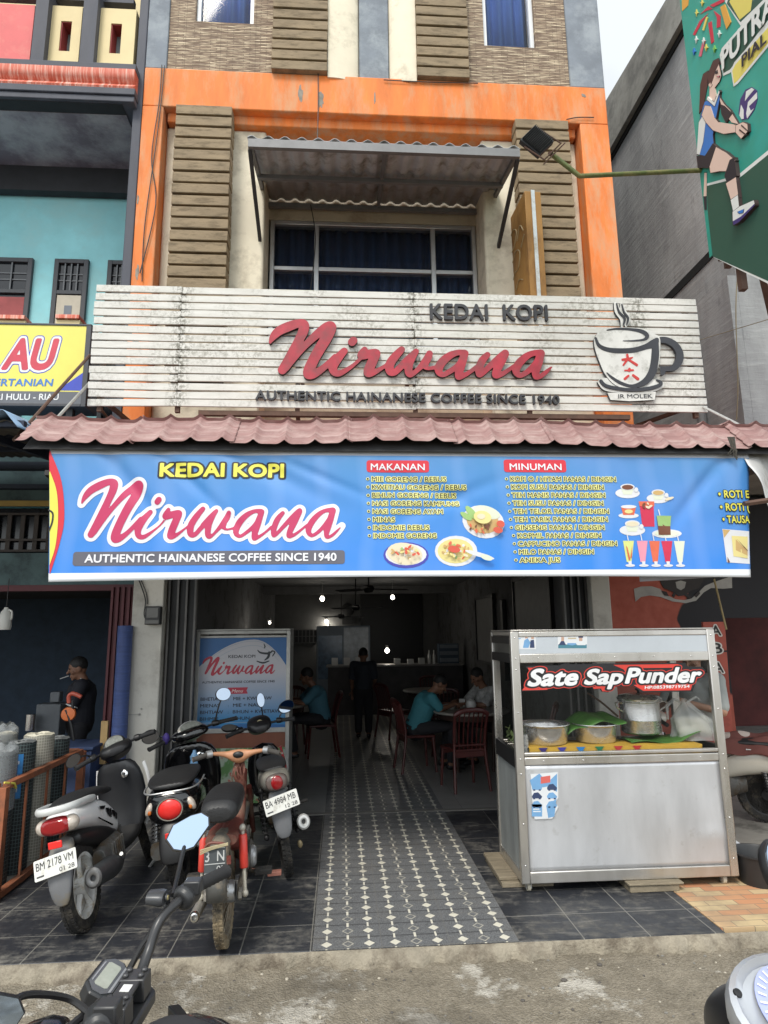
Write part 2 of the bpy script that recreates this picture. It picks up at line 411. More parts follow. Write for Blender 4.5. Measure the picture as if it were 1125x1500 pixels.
def path_mat():                                 # grey granite-look tile with cream lozenges and dashes
    b = NB('lozenge_tile', .38); x, y, z = b.sep(); T = .4
    U = b.math('FRACT', b.math('DIVIDE', b.math('ADD', x, .166+40), T)); px = .1635
    Vv = b.math('FRACT', b.math('DIVIDE', b.math('ADD', y, 2.655+px*400), px))
    def loz(u0, half_u, half_v, v0=.5):
        du = b.math('ABSOLUTE', b.math('SUBTRACT', U, u0)); dv = b.math('ABSOLUTE', b.math('SUBTRACT', Vv, v0))
        return b.math('ADD', b.math('DIVIDE', du, half_u/T), b.math('DIVIDE', dv, half_v/px))
    l1 = b.math('MINIMUM', loz(.2, .033, .036), loz(.82, .033, .036))
    l2 = loz(.51, .036, .040); dash = b.math('LESS_THAN', b.math('ABSOLUTE', b.math('SUBTRACT', U, .51)), .007/T)
    dash2 = b.math('LESS_THAN', b.math('MINIMUM', b.math('ABSOLUTE', b.math('SUBTRACT', U, .2)), b.math('ABSOLUTE', b.math('SUBTRACT', U, .82))), .006/T)
    dv = b.math('ABSOLUTE', b.math('SUBTRACT', Vv, .5))
    far = b.math('GREATER_THAN', dv, .33)
    ring = b.math('MULTIPLY', b.math('LESS_THAN', l2, 1.), b.math('GREATER_THAN', l2, .74))
    cream_m = b.math('MAXIMUM', b.math('LESS_THAN', l1, 1.), b.math('MULTIPLY', b.math('MAXIMUM', dash, dash2), far))
    edge = b.math('LESS_THAN', b.math('MINIMUM', U, b.math('SUBTRACT', 1., U)), .005)
    Vt = b.math('FRACT', b.math('DIVIDE', b.math('ADD', y, 2.79+40), T)); edge2 = b.math('LESS_THAN', Vt, .010)
    sp = b.noise(160, 2); n1 = b.noise(2.5, 7, None, .7)
    c = b.mix(b.rng(sp, .35, .65), (.08, .083, .088), (.21, .215, .22))
    grid2 = b.math('LESS_THAN', b.math('ABSOLUTE', b.math('SUBTRACT', b.math('FRACT', b.math('MULTIPLY', U, 3.)), .5)), .03)
    c = b.mix(b.math('MULTIPLY', b.math('GREATER_THAN', dv, .46), .6), c, (.02, .02, .022))
    c = b.mix(cream_m, c, (.66, .63, .53)); c = b.mix(ring, c, (.42, .40, .34))
    c = b.mix(b.math('MAXIMUM', edge, edge2), c, (.16, .155, .145))
    c = b.mix(b.math('MULTIPLY', b.rng(n1, .5, .75), .35), c, (.16, .14, .11))
    b.col(c); b.rough(b.rng(n1, .3, .7, .3, .55)); b.bump(sp, .1, .003)
    return b.m
def concrete_mat():                             # worn washed concrete apron: gravel, pale scabs, dark oil
    b = NB('worn_concrete', .9); x, y, z = b.sep()
    n1 = b.noise(1.7, 9, None, .72); n2 = b.noise(7, 6); vo = b.n('ShaderNodeTexVoronoi', Vector=b.tc, Scale=85.).outputs['Distance']
    v2 = b.n('ShaderNodeTexVoronoi', Vector=b.tc, Scale=110.).outputs['Color']
    st = b.sep(v2)[0]
    c = b.mix(b.rng(n2, .3, .7), (.135, .115, .083), (.245, .212, .16))
    c = b.mix(b.math('MULTIPLY', b.rng(vo, .25, .05), .5), c, (.40, .36, .29))
    c = b.mix(b.math('MULTIPLY', b.math('GREATER_THAN', st, .93), .4), c, (.09, .078, .062)); c = b.mix(b.math('MULTIPLY', b.rng(b.noise(60, 4), .45, .62), .35), c, (.36, .32, .255))
    sc_ = b.math('MULTIPLY', b.rng(n1, .535, .585), b.rng(n2, .36, .52)); c = b.mix(b.math('MULTIPLY', sc_, .8), c, (.52, .49, .43))
    n4 = b.noise(1.1, 5, None, .6); c = b.mix(b.math('MULTIPLY', b.rng(n4, .50, .66), .75), c, (.075, .064, .047))
    b.col(c); b.bump(b.math('ADD', b.math('MULTIPLY', vo, .8), b.math('ADD', n2, b.math('MULTIPLY', sc_, .5))), .8, .012)
    return b.m
def paver_mat():                                # salmon and buff brick pavers
    b = NB('brick_paver', .75); x, y, z = b.sep()
    br = b.n('ShaderNodeTexBrick', Vector=b.comb(b.math('ADD', x, 40), b.math('ADD', y, 40)), Scale=1., offset=.5, squash=1.)
    br.inputs['Brick Width'].default_value = .2; br.inputs['Row Height'].default_value = .075; br.inputs['Mortar Size'].default_value = .003; br.inputs['Bias'].default_value = -.1
    for i, c in zip(('Color1', 'Color2', 'Mortar'), ((.55, .42, .24), (.50, .19, .09), (.24, .19, .13))): br.inputs[i].default_value = (*c, 1)
    n1 = b.noise(2.6, 7); c = b.mix(b.math('MULTIPLY', b.rng(n1, .48, .7), .6), br.outputs['Color'], (.20, .16, .115)); b.col(c)
    b.bump(b.math('MULTIPLY', br.outputs['Fac'], -1.), .4, .006); return b.m
def greywall_mat():                             # raw rendered wall, streaked and trowelled
    b = NB('raw_render', .9); x, y, z = b.sep()
    mp = b.n('ShaderNodeMapping', Vector=b.tc); mp.inputs['Scale'].default_value = (1, 1, .35)
    n1 = b.noise(1.4, 9, mp.outputs[0], .68); n2 = b.noise(6, 7, mp.outputs[0], .7); mq = b.n('ShaderNodeMapping', Vector=b.tc); mq.inputs['Rotation'].default_value = (.75, 0, 0); mq.inputs['Scale'].default_value = (1, .6, 7)
    n3 = b.noise(2.2, 6, mq.outputs[0], .7)
    c = b.mix(b.rng(n1, .3, .7), (.24, .24, .245), (.44, .44, .44)); c = b.mix(b.math('MULTIPLY', b.rng(n3, .56, .72), .5), c, (.58, .58, .57))
    c = b.mix(b.math('MULTIPLY', b.rng(n2, .58, .72), .5), c, (.10, .10, .105)); b.col(c); b.bump(b.math('ADD', n2, n3), .5, .02); return b.m
def floor_mat():
    b = NB('pale_floor_tile', .3); x, y, z = b.sep()
    br = b.n('ShaderNodeTexBrick', Vector=b.comb(b.math('ADD', x, 40.165), b.math('ADD', y, 40)), Scale=1., offset=0., squash=1.)
    br.inputs['Brick Width'].default_value = .6; br.inputs['Row Height'].default_value = .6; br.inputs['Mortar Size'].default_value = .003
    for i, c in zip(('Color1', 'Color2', 'Mortar'), ((.27, .268, .258), (.25, .246, .238), (.10, .098, .092))): br.inputs[i].default_value = (*c, 1)
    n = b.noise(3, 6); b.col(b.mix(b.math('MULTIPLY', b.rng(n, .5, .75), .35), br.outputs['Color'], (.11, .1, .085))); return b.m
slate, patht, concrete, paver, rawwall, ptile = slate_mat(), path_mat(), concrete_mat(), paver_mat(), greywall_mat(), floor_mat()

# ------------------------------------------------------------------ the setting: ground and floors
ZG = -.075
b = MB(); b.bx(-60, 60, -60, 45, ZG-.3, ZG); tag(b.build('ground', concrete), kind='structure')
b = MB(); b.bx(-12, 2.285, -2.79, -.002, ZG-.02, 0); tag(b.build('terrace_floor', slate, bevel=.006), kind='structure')
b = MB(); b.bx(-.166, 1.034, -2.792, 13.9, .0005, .0045); tag(b.build('tiled_path', patht), kind='structure')
b = MB(); b.bx(-1.95, 2.85, 0, 14, -.2, .0003); tag(b.build('shop_floor', ptile), kind='structure')
b = MB(); b.bx(2.288, 14, -2.74, -1.72, ZG-.02, .001); tag(b.build('brick_paving', paver), kind='structure')
b = MB(); b.bx(2.288, 14, -1.718, 6, ZG-.02, -.004); tag(b.build('concrete_floor', M('grey_floor', (.22, .21, .19), .8, var=.25, scale=3, dirt=(.10, .095, .085), dirt_amt=.5)), kind='structure')
rng = random.Random(3)
def kerb_f(u, v):
    x = -7+u*13; t = v
    n = math.sin(x*7.3)*.022+math.sin(x*17.1+1)*.013+math.sin(x*3.1)*.025+.02*math.sin(x*41+2)
    y = -2.788-max(.012, .045+n*.9)*min(1, t*1.15)
    z = -.004-.075*t**2.2-.004*math.sin(x*23+t*9)*t
    return Vector((x, y, z if t < 1 else ZG-.03))
b = MB(); b.grid(kerb_f, 420, 6); tag(b.build('kerb', M('mortar_lip', (.30, .265, .205), .9, var=.25, scale=9, bump=.6, bscale=60, dirt=(.15, .125, .095), dirt_amt=.5, dirt_scale=6)), kind='structure')

# ------------------------------------------------------------------ the coffee shop building
YF = -.48
house = thing('shophouse', 'three storey orange and cream shophouse with brown louvre panels and stone cladding', 'building', (.45, 0, 0))
def part(name, mats, fn, parent=house, **kw):
    q = MB(); fn(q); return q.build(name, mats, parent, **kw)
XL0, XL1, XR0, XR1 = -2.23, -2.0, 2.79, 3.13
ZB0, ZB1 = 7.62, 8.12
def edge_noise(q, amt=.006):
    for v in q.bm.verts: v.co.x += random.uniform(-amt, amt)
part('column', orange, lambda q: q.bx(XL0, XL1, YF, .1, 3.35, ZB0), bevel=.012)
part('column', orange, lambda q: q.bx(XR0, XR1, YF, .1, 3.35, ZB0), bevel=.012)
part('beam', orange, lambda q: (q.bx(XL0, XR1, YF, .1, ZB0, ZB1), q.bx(XL1+.02, XR0-.02, YF+.10, .1, ZB0-.11, ZB0+.02)), bevel=.012)
part('beam', orange, lambda q: q.bx(XL1+.003, XR0-.003, -.28, .1, 3.6, 3.95), bevel=.012)
part('wall', M('dark_wall', (.05, .05, .05), .9), lambda q: q.bx(XL1, XR0, -.275, .1, 2.95, 3.598))  # plain dark wall strip below the orange beam
for bx_ in ((XL1, -.87, -.30, .2, 3.96, ZB0-.11), (1.64, XR0, -.30, .2, 3.96, ZB0-.11)): part('wall', cream, lambda q: q.bx(*bx_), bevel=.03)
M('beige_paint', (.48, .41, .31), .8, var=.12, scale=2, dirt=(.34, .27, .2), dirt_amt=.4)
for bx_ in ((-.87, 1.64, .12, .3, 6.66, ZB0), (-.87, 1.64, .13, .3, 3.96, 5.0)): part('wall', MC['beige_paint'], lambda q: q.bx(*bx_))
def slats(x0, x1, z0, z1, nm='louvre_panel'):
    def fn(q):
        q.bx(x0+.03, x1-.03, -.36, -.29, z0, z1, 1); p = .1405; z = z1
        while z-p > z0-.02:
            j = random.uniform(-.004, .004); q.bx(x0+j, x1+j, -.545+random.uniform(-.004, .004), -.355, z-p+.026, z); z -= p
    return part(nm, [slatm, dark_gap], fn, bevel=.006)
slats(-1.84, -1.225, 4.4, 7.59); slats(2.0, 2.625, 4.4, 7.59)
# upper storey
slats(-.80, -.165, 8.09, 10.9); slats(.875, 1.49, 8.09, 10.9)
part('cladding', clad, lambda q: (q.bx(-1.99, -.80, -.455, .1, 8.12, 8.80), q.bx(-1.99, -1.70, -.455, .1, 8.80, 10.9), q.bx(-1.03, -.80, -.455, .1, 8.80, 10.9), q.bx(-1.70, -1.03, -.2, .1, 10.0, 10.9)), smooth=False)
part('cladding', clad, lambda q: (q.bx(1.49, 2.71, -.455, .1, 8.12, 8.66), q.bx(1.49, 1.70, -.455, .1, 8.66, 10.9), q.bx(2.33, 2.71, -.455, .1, 8.66, 10.9), q.bx(1.70, 2.33, -.2, .1, 10.0, 10.9)), smooth=False)
part('column', bluegrey, lambda q: q.bx(XL0, -1.992, YF+.005, .1, ZB1, 10.9), bevel=.01)
part('column', bluegrey, lambda q: q.bx(2.712, XR1, YF+.005, .1, ZB1, 10.9), bevel=.01)
part('column', bluegrey, lambda q: q.bx(.205, .555, -.42, .1, ZB1-.0, 10.9), bevel=.01)
def roundcol(x0, x1, flip):
    def fn(q):
        ring = []
        for i in range(9):
            a = math.pi/2*i/8; dx = (x1-x0)
            ring.append((x0+dx*math.sin(a) if not flip else x1-dx*math.sin(a), -.50+.12*(1-math.cos(a))))
        ring += [(x1 if not flip else x0, .1), (x0 if not flip else x1, .1)]
        q.loft([[Vector((a, c, z)) for a, c in ring] for z in (8.08, 10.9)])
    part('column', cream, fn)
roundcol(-.163, .203, False); roundcol(.557, .873, True)
# shell: party walls, floor slab, roof, rear
for bx_ in ((XL0+.02, -1.98, .1, 14.3, 3.0, 10.9), (2.88, XR1-.02, .1, 14.3, 3.0, 10.9), (-1.98, 2.88, 14.02, 14.3, 0, 10.9)): part('wall', rawwall, lambda q: q.bx(*bx_))
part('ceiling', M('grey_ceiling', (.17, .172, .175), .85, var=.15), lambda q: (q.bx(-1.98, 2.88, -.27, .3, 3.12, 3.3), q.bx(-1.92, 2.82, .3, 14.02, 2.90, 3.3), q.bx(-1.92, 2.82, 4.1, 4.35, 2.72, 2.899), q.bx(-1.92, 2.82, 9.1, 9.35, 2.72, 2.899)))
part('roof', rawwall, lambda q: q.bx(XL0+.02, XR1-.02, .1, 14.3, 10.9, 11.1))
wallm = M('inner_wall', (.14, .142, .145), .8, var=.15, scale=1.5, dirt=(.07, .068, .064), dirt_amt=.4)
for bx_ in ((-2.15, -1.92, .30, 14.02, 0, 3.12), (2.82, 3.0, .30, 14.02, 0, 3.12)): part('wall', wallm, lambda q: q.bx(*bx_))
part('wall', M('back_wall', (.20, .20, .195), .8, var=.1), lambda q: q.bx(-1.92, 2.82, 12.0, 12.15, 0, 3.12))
part('doorway', black_pl, lambda q: q.bx(.55, 2.35, 11.90, 11.99, 0, 2.95))
part('pillar', white_wall, lambda q: q.bx(-2.165, -1.85, 0, .30, 0, 3.12), bevel=.012)
part('pillar', white_wall, lambda q: q.bx(2.715, 2.93, 0, .30, 0, 3.12), bevel=.012)
# windows
def window(x0, x1, z0, z1, y, cols, rows, fm, cm, fw=.05):
    fr = MB(); fr.bx(x0, x0+fw, y-.05, y+.05, z0, z1); fr.bx(x1-fw, x1, y-.05, y+.05, z0, z1)
    fr.bx(x0+fw, x1-fw, y-.05, y+.05, z1-fw, z1); fr.bx(x0+fw, x1-fw, y-.05, y+.05, z0, z0+fw)
    for c in cols: fr.bx(c-fw*.55, c+fw*.55, y-.047, y+.047, z0+fw, z1-fw)
    cs = [x0+fw]+[q for c in cols for q in (c-fw*.55, c+fw*.55)]+[x1-fw]
    for a, c in zip(cs[::2], cs[1::2]):
        for rz in rows: fr.bx(a, c, y-.043, y+.043, rz-fw*.5, rz+fw*.5)
    win = fr.build('window', fm, house, bevel=.005)
    rs = [z0+fw]+[q for r_ in rows for q in (r_-fw*.5, r_+fw*.5)]+[z1-fw]
    for a, c in zip(cs[::2], cs[1::2]):
        for e, g in zip(rs[::2], rs[1::2]):
            q = MB(); q.bx(a+.001, c-.001, y-.004, y+.004, e+.001, g-.001); q.build('pane', glassw, win)
    q = MB()
    def cf(u, v): x = x0+.02+(x1-x0-.04)*u; return Vector((x, y+.13+.035*math.sin(x*44)+.015*math.sin(x*17+v), z0+(z1-z0)*v))
    q.grid(cf, 130, 1); q.build('curtain', cm, win, solid=.004)
    return win
glassw = M('thin_window_glass', (.015, .02, .03), .04, var=0, alpha=.28, spec=.7)
window(-.85, 1.63, 5.02, 6.65, .16, [-.30, 1.105], [6.03], alu, curtain_m)
window(-1.70, -1.03, 8.80, 10.0, -.36, [], [], M('white_alu', (.72, .74, .76), .4, var=.05), curtain_b)
window(1.70, 2.33, 8.66, 10.0, -.36, [], [], MC['white_alu'], curtain_b)
# awning of corrugated sheet over the window
awn = MB(); corr = M('awning_sheet', (.52, .54, .57), .6, metal=.25, var=.2, scale=3, dirt=(.25, .24, .22), dirt_amt=.4)
AX0, AX1, AY0, AY1, AZ0, AZ1 = P(363, 206, -1.2).x, P(761, 222, -1.2).x, -1.22, .1, 6.55, 6.86
def af(u, v):
    x = AX0+(AX1-AX0)*u; ph = (x-AX0)/.165*2*math.pi
    return Vector((x, AY0-.02+(AY1-AY0+.02)*v, AZ0+.06+(AZ1-AZ0)*v+.022*max(-.55, math.sin(ph))))
awn.grid(af, 240, 2); aw = awn.build('awning', corr, house, solid=.004)
f = MB()
f.bar((AX0+.01, AY0, AZ0), (AX1-.01, AY0, AZ0), .045, .09); f.bar((AX0+.02, -.6, AZ0+.12), (AX1-.02, -.6, AZ0+.12), .04, .05); f.bar((AX0+.02, .05, AZ0+.25), (AX1-.02, .05, AZ0+.25), .04, .06)
for x in (AX0+.03, (AX0+AX1)/2, AX1-.03): f.bar((x, AY0, AZ0+.01), (x, .1, AZ0+.30), .04, .05)
f.build('awning_frame', steel_grey, aw)
for x in (AX0+.02, AX1-.02):
    q = MB(); q.bar((x, AY0+.03, AZ0-.03), (x, .11, AZ0-.62), .035, .05); q.bar((x, .10, AZ0-.72), (x, .10, AZ0+.3), .035, .035); q.build('bracket', M('dark_bracket', (.05, .05, .052), .6, metal=.3), aw)
# folding steel doors pushed aside, header track
def leaf_stack(x0, x1, y0, n, nm):
    q = MB()
    for i in range(n):
        t = x0+(x1-x0)*i/(n-1); q.bx(t-.010, t+.010, y0-.02, y0+.05, .02, 2.62, 1)
        if i < n-1: q.bx(t+.010, t+(x1-x0)/(n-1)-.010, y0+.015, y0+.03, .05, 2.6)
    return q.build(nm, [M('dark_door', (.013, .014, .016), .6, var=.3), M('door_edge', (.12, .118, .115), .5, metal=.4, var=.2)], house)
leaf_stack(-1.82, P(283, 960, .12).x, .12, 4, 'folding_door'); leaf_stack(2.45, 2.70, .12, 4, 'folding_door')
part('door_track', steel_grey, lambda q: (q.bx(-1.85, 2.715, .0, .12, 2.66, 2.76), q.bx(-1.85, 2.715, .03, .10, 2.62, 2.66), q.bx(-1.85, 2.715, .02, .2, 2.76, 3.12)), bevel=.008)
part('threshold', M('threshold_stone', (.20, .19, .175), .6), lambda q: q.bx(-1.85, 2.715, -.03, .035, -.001, .009))
# weather marks that have a shape of their own: flaked patches on the orange band
def flake(px, py, w_, h_, seed):
    q = MB(); rr = random.Random(seed); c = P(px, py, YF); pts = []
    for i in range(18):
        a = 2*math.pi*i/18; k = rr.uniform(.6, 1.1); pts.append((c.x+math.cos(a)*w_*k, c.z+math.sin(a)*h_*k))
    q.prism(pts, lambda u, v, d: Vector((u, YF-.002+d, v)), 0, .003); q.build('flaked_patch', M('bare_plaster', (.26, .235, .20), .9, var=.35, scale=14), house)
flake(470, 146, .035, .13, 1); flake(440, 137, .03, .12, 2); flake(549, 143, .012, .10, 3); flake(855, 140, .03, .03, 4); flake(201, 400, .02, .10, 5); flake(202, 292, .012, .07, 6)
for pts in ([(237, 95), (233, 150), (222, 230), (228, 300), (205, 400)], [(241, 96), (236, 150), (228, 215), (212, 330), (208, 412)], [(466, 100), (466, 160), (465, 205)], [(455, 300), (462, 350), (455, 425)], [(830, 175), (846, 172), (870, 172)], [(562, 117), (620, 120), (700, 122)]):
    q = MB(); q.tube(spl([tuple(P(x, y, -.50 if y < 280 or x < 300 else -.01)) for x, y in pts], 6), .006, 5)
    tag(q.build('loose_cable', black_iron, loc=tuple(P(pts[-1][0], pts[-1][1], -.5))), {237: 'thin black cable looping down the left orange pillar', 241: 'second black cable down the left pillar beside the looping one', 466: 'thin wire hanging from orange band to awning', 455: 'loose wire dangling across the left window panes', 830: 'short cable along the top of right louvre panel', 562: 'dark cable resting along top edge of orange band'}[pts[0][0]], 'cable')
# ------------------------------------------------------------------ porch roof of pressed metal tiles
pinkroof = M('pink_roof_sheet', (.28, .155, .145), .6, var=.16, scale=5, stretch=(1, 4, 1), dirt=(.40, .28, .26), dirt_amt=.5, dirt_scale=4)
under = M('roof_underside', (.09, .09, .09), .7, var=.2)
RYF, RYB = -2.40, -.55
RYM = -2.12
RZF, RZM = P(560, 651, RYF).z, P(560, 617, RYM).z; RZB = RZM+.16
PER = .2205
def roof_f(x0, x1, yf, yb, zf, zb, per=PER, amp=.027, ph=0., rows=8):
    def f(u, v):
        x = x0+(x1-x0)*u; j = round(v*rows*3); k, e = divmod(j, 3)
        if k == rows: k, e = rows-1, 2.999
        w_ = (k+(0, .12, .97)[int(e)])/rows if e < 2.9 else 1.
        s = (0, .35, 1.)[int(e)] if e < 2.9 else 1.
        t = ((x-x0)/per+ph) % 1
        prof = amp*(1.15*math.exp(-((t-.5)/.15)**2)-.25) + .008*math.exp(-((t-.5)/.04)**2) + .006*math.sin(math.pi*((t+.5) % 1))
        yy = yf+.02+(RYM-yf)*w_*2 if w_ < .5 else RYM+(yb-RYM)*(w_-.5)*2; z_ = zf+(RZM-RZF)*w_*2 if w_ < .5 else zf+(RZM-RZF)+(zb-RZB+.16)*(w_-.5)*2
        return Vector((x, yy, z_+prof-.016*s + .008 + .012*math.sin(x*1.7)+.006*math.sin(x*5.1)))
    return f
XR_L, XR_R = P(20, 640, RYF).x, 4.9
roof = thing('porch_roof', 'faded pink pressed metal tile roof over the shop front terrace', 'roof', (1.2, -1.4, RZF))
joints = [XR_L, XR_L+PER*3.55, XR_L+PER*6.75, XR_L+PER*10.6, XR_L+PER*14.1, XR_L+PER*17.4, XR_L+PER*20.8, XR_L+PER*24.3, XR_R]
for i, (a, c) in enumerate(zip(joints, joints[1:])):
    q = MB(); k = i % 2
    q.grid(roof_f(a-.0, c+.03, RYF-.004*k-random.uniform(0, .02), RYB, RZF+.007*k+random.uniform(-.008, .008), RZB+.007*k, ph=((a-XR_L)/PER) % 1), max(20, int((c-a)/.011)), 24)
    q.build('roof_sheet', [pinkroof], roof, solid=.003, ang=50)
q = MB(); q.loft([[(x, RYF+.04, RZF-.04), (x, RYM, RZM-.06), (x, RYB, RZB-.07)] for x in (XR_L+.05, XR_R)], closed=False, cap=False); q.build('lining', M('dark_lining', (.03, .03, .032), .9, var=.3), roof, solid=.004)  # one dark sheet along the underside of the roof
q = MB(); q.bar((XR_L+.6, RYM+.02, RZM-.10), (XR_R, RYM+.02, RZM-.10), .05, .05); q.bar((XR_L+.1, RYB-.1, RZB-.12), (XR_R, RYB-.1, RZB-.12), .06, .05); q.bar((XR_L+.1, -1.4, RZM-.04), (XR_R, -1.4, RZM-.04), .05, .05)
q.build('purlin', black_iron, roof)
for x in (XR_L+.2, -1.0, .5, 2.0, 3.4): q = MB(); q.bar((x, RYM, RZM-.12), (x, -.29, RZB-.12), .05, .06); q.build('rafter', black_iron, roof)
q = MB(); q.bar((-2.22, -.45, RZB-.75), (-2.22, -2.0, RZF-.12), .04, .04); q.bar((3.11, -.47, RZB-.75), (3.11, -2.0, RZF-.12), .04, .04); q.build('brace', black_iron, roof)

# ------------------------------------------------------------------ slatted signboard with raised lettering
SY = -1.31
SX0, SX1, SZ0, SZ1 = (P(137, 415, SY).x+P(130, 597, SY).x)/2, (P(1020, 440, SY).x+P(1037, 605, SY).x)/2, (P(130, 597, SY).z+P(1037, 605, SY).z)/2, (P(137, 415, SY).z+P(1020, 440, SY).z)/2
def wood_mat():
    b = NB('weathered_white_slat', .8); x, y, z = b.sep()
    mp = b.n('ShaderNodeMapping', Vector=b.tc); mp.inputs['Scale'].default_value = (1.6, 1, 9)
    n1 = b.noise(2.4, 8, mp.outputs[0], .7); n2 = b.noise(26, 6, None, .75); n3 = b.noise(2.2, 6, None, .65)
    c = b.mix(b.rng(n1, .3, .7), (.56, .55, .505), (.68, .67, .635))
    c = b.mix(b.math('MULTIPLY', b.rng(n3, .44, .68), b.math('MULTIPLY', b.rng(n2, .46, .60), .8)), c, (.17, .155, .115))
    for xj in (SX0+.78, SX0+2.93, SX0+5.1):      # mould gathers where the boards butt
        d = b.math('ABSOLUTE', b.math('SUBTRACT', x, xj)); c = b.mix(b.math('MULTIPLY', b.rng(d, .13, .0), b.math('MULTIPLY', b.rng(n2, .47, .56), .85)), c, (.09, .085, .06))
    c = b.mix(b.math('MULTIPLY', b.rng(n2, .66, .74), b.rng(n1, .52, .64)), c, (.30, .17, .06))
    b.col(c); b.bump(b.math('ADD', n1, b.math('MULTIPLY', n2, .6)), .35, .006); return b.m
woodm = wood_mat()
sign = thing('signboard', 'long weathered white slatted signboard with red script lettering and coffee cup', 'signboard', (.6, SY, SZ0))
pitch = (SZ1-SZ0)/15
for i in range(15):
    z1 = SZ1-i*pitch; z0 = z1-pitch*.81; js = [SX0+random.uniform(-.006, .006), SX0+.78, SX0+2.93, SX1+random.uniform(-.004, .004)]
    q = MB()
    for a, c in zip(js, js[1:]):
        t1, t2 = random.uniform(-.006, .006), random.uniform(-.006, .006); y = SY+random.uniform(-.002, .002)
        v = [(a+.001, z0+t1), (c-.001, z0+t2), (c-.001, z1+t2), (a+.001, z1+t1)]
        q.prism(v, lambda u, w_, d: Vector((u, y+d, w_)), 0, .022)
    q.build('slat', woodm, sign, bevel=.002)
q = MB()
for x in (SX0+.1, SX0+.78, SX0+1.85, SX0+2.93, SX0+4.0, SX1-.1): q.bx(x-.02, x+.02, SY+.024, SY+.064, SZ0-.03, SZ1-.02)
q.bx(SX0+.97, SX1-.75, SY+.02, SY+.075, SZ0-.055, SZ0-.012)
for x in (SX0+1.85, SX0+2.93, SX0+4.0): q.bar((x, SY+.06, SZ0-.03), (x, -.3, SZ0-.20), .035, .035); q.bar((x, SY+.06, SZ0+.5), (x, -.3, SZ0+.55), .035, .035)
for x in (SX0+.1, SX1-.1): q.bar((x, SY+.06, SZ0+.1), (max(-2.1, min(3.0, x)), -.45, SZ0+.1), .035, .035); q.bar((x, SY+.06, SZ1-.2), (max(-2.1, min(3.0, x)), -.45, SZ1-.2), .035, .035)
q.build('frame', rust_iron, sign)
# brush-script word: centre lines and half widths traced once, reused on the sign, the banner and the menu board
A_ = lambda L: [(380+x/5.114, 455+y/5.114, r/5.114) for x, y, r in L]
B_ = lambda L: [(590+x/4.891, 480+y/4.891, r/4.891) for x, y, r in L]
WORD = [A_([(80, 240, 10), (105, 195, 27), (150, 152, 36), (220, 120, 38), (290, 98, 34), (332, 106, 38), (330, 150, 38), (300, 215, 35), (260, 290, 35), (215, 375, 36), (172, 446, 34)]),
        A_([(195, 432, 28), (260, 352, 27), (340, 265, 26), (430, 180, 32), (500, 128, 38), (535, 125, 42), (505, 200, 41), (450, 290, 41), (405, 370, 40), (370, 450, 41), (368, 482, 34), (402, 478, 33), (460, 445, 26), (520, 395, 24), (570, 350, 26)]),
        A_([(636, 303, 26), (590, 355, 33), (552, 420, 33), (560, 462, 28), (600, 470, 24), (660, 440, 17), (715, 400, 13), (755, 362, 13)]),
        A_([(693, 238, 30), (705, 224, 30)]),
        A_([(788, 292, 22), (765, 335, 32), (820, 326, 34), (876, 318, 30), (850, 375, 36), (820, 440, 36), (818, 470, 32), (870, 458, 20), (940, 415, 13), (975, 385, 13)]),
        A_([(1066, 292, 25), (1020, 340, 31), (978, 400, 33), (978, 455, 31), (1012, 464, 24), (1060, 420, 25), (1115, 372, 26)]),
        B_([(0, 258, 22), (50, 215, 25), (95, 170, 20), (70, 205, 27), (45, 260, 29), (42, 322, 27), (62, 338, 18), (100, 308, 17), (140, 268, 23), (175, 225, 29), (192, 185, 22), (160, 265, 24), (180, 292, 14), (235, 284, 14), (262, 270, 14)]),
        B_([(440, 182, 25), (390, 180, 21), (330, 205, 27), (275, 255, 31), (256, 310, 27), (285, 338, 19), (330, 318, 19), (390, 275, 20), (440, 212, 22)]),
        B_([(445, 185, 26), (420, 260, 31), (402, 320, 29), (398, 356, 20), (430, 346, 18), (480, 318, 15), (525, 283, 15)]),
        B_([(607, 195, 21), (570, 235, 27), (547, 290, 27), (547, 336, 22), (575, 323, 19), (620, 280, 21), (680, 225, 24), (735, 182, 25), (710, 235, 29), (678, 295, 29), (663, 342, 23), (700, 338, 18), (750, 308, 15), (795, 275, 13)]),
        B_([(988, 180, 25), (930, 185, 21), (880, 210, 25), (830, 260, 29), (810, 310, 27), (835, 343, 19), (880, 325, 19), (930, 280, 20), (985, 212, 22)]),
        B_([(990, 184, 27), (970, 250, 31), (952, 310, 29), (952, 355, 18), (990, 346, 17), (1030, 315, 14), (1064, 284, 6)])]
def word_on(Y):                                # strokes in metres (x, z) on a plane of the place
    return [[(P(x, y, Y).x, P(x, y, Y).z, r*((P(x+10, y, Y)-P(x, y, Y)).x/10)) for x, y, r in st] for st in WORD]
W0 = word_on(SY-.04)
WX0 = min(x-r for st in W0 for x, z, r in st); WX1 = max(x+r for st in W0 for x, z, r in st); WZ0 = min(z-r for st in W0 for x, z, r in st); WZ1 = max(z+r for st in W0 for x, z, r in st)
WORDN = [[((x-WX0)/(WX1-WX0), (z-WZ0)/(WX1-WX0), r/(WX1-WX0)) for x, z, r in st] for st in W0]   # unit width
WASP = (WZ1-WZ0)/(WX1-WX0)
red_letter = M('red_letter', (.37, .022, .04), .45, var=.3, scale=7, dirt=(.24, .05, .06), dirt_amt=.45, dirt_scale=6)
letter_side = M('letter_edge', (.03, .012, .014), .6, var=.2)
q = MB(); sdf_mesh(q, stroke_sdf(W0), WX0-.02, WX1+.02, WZ0-.02, WZ1+.02, .009, lambda u, v, d: Vector((u, SY+d, v)), -.045, -.006, 0, 1)
o = q.build('script_lettering', [red_letter, letter_side], sign, smooth=False); o['label'] = 'red brush script word'
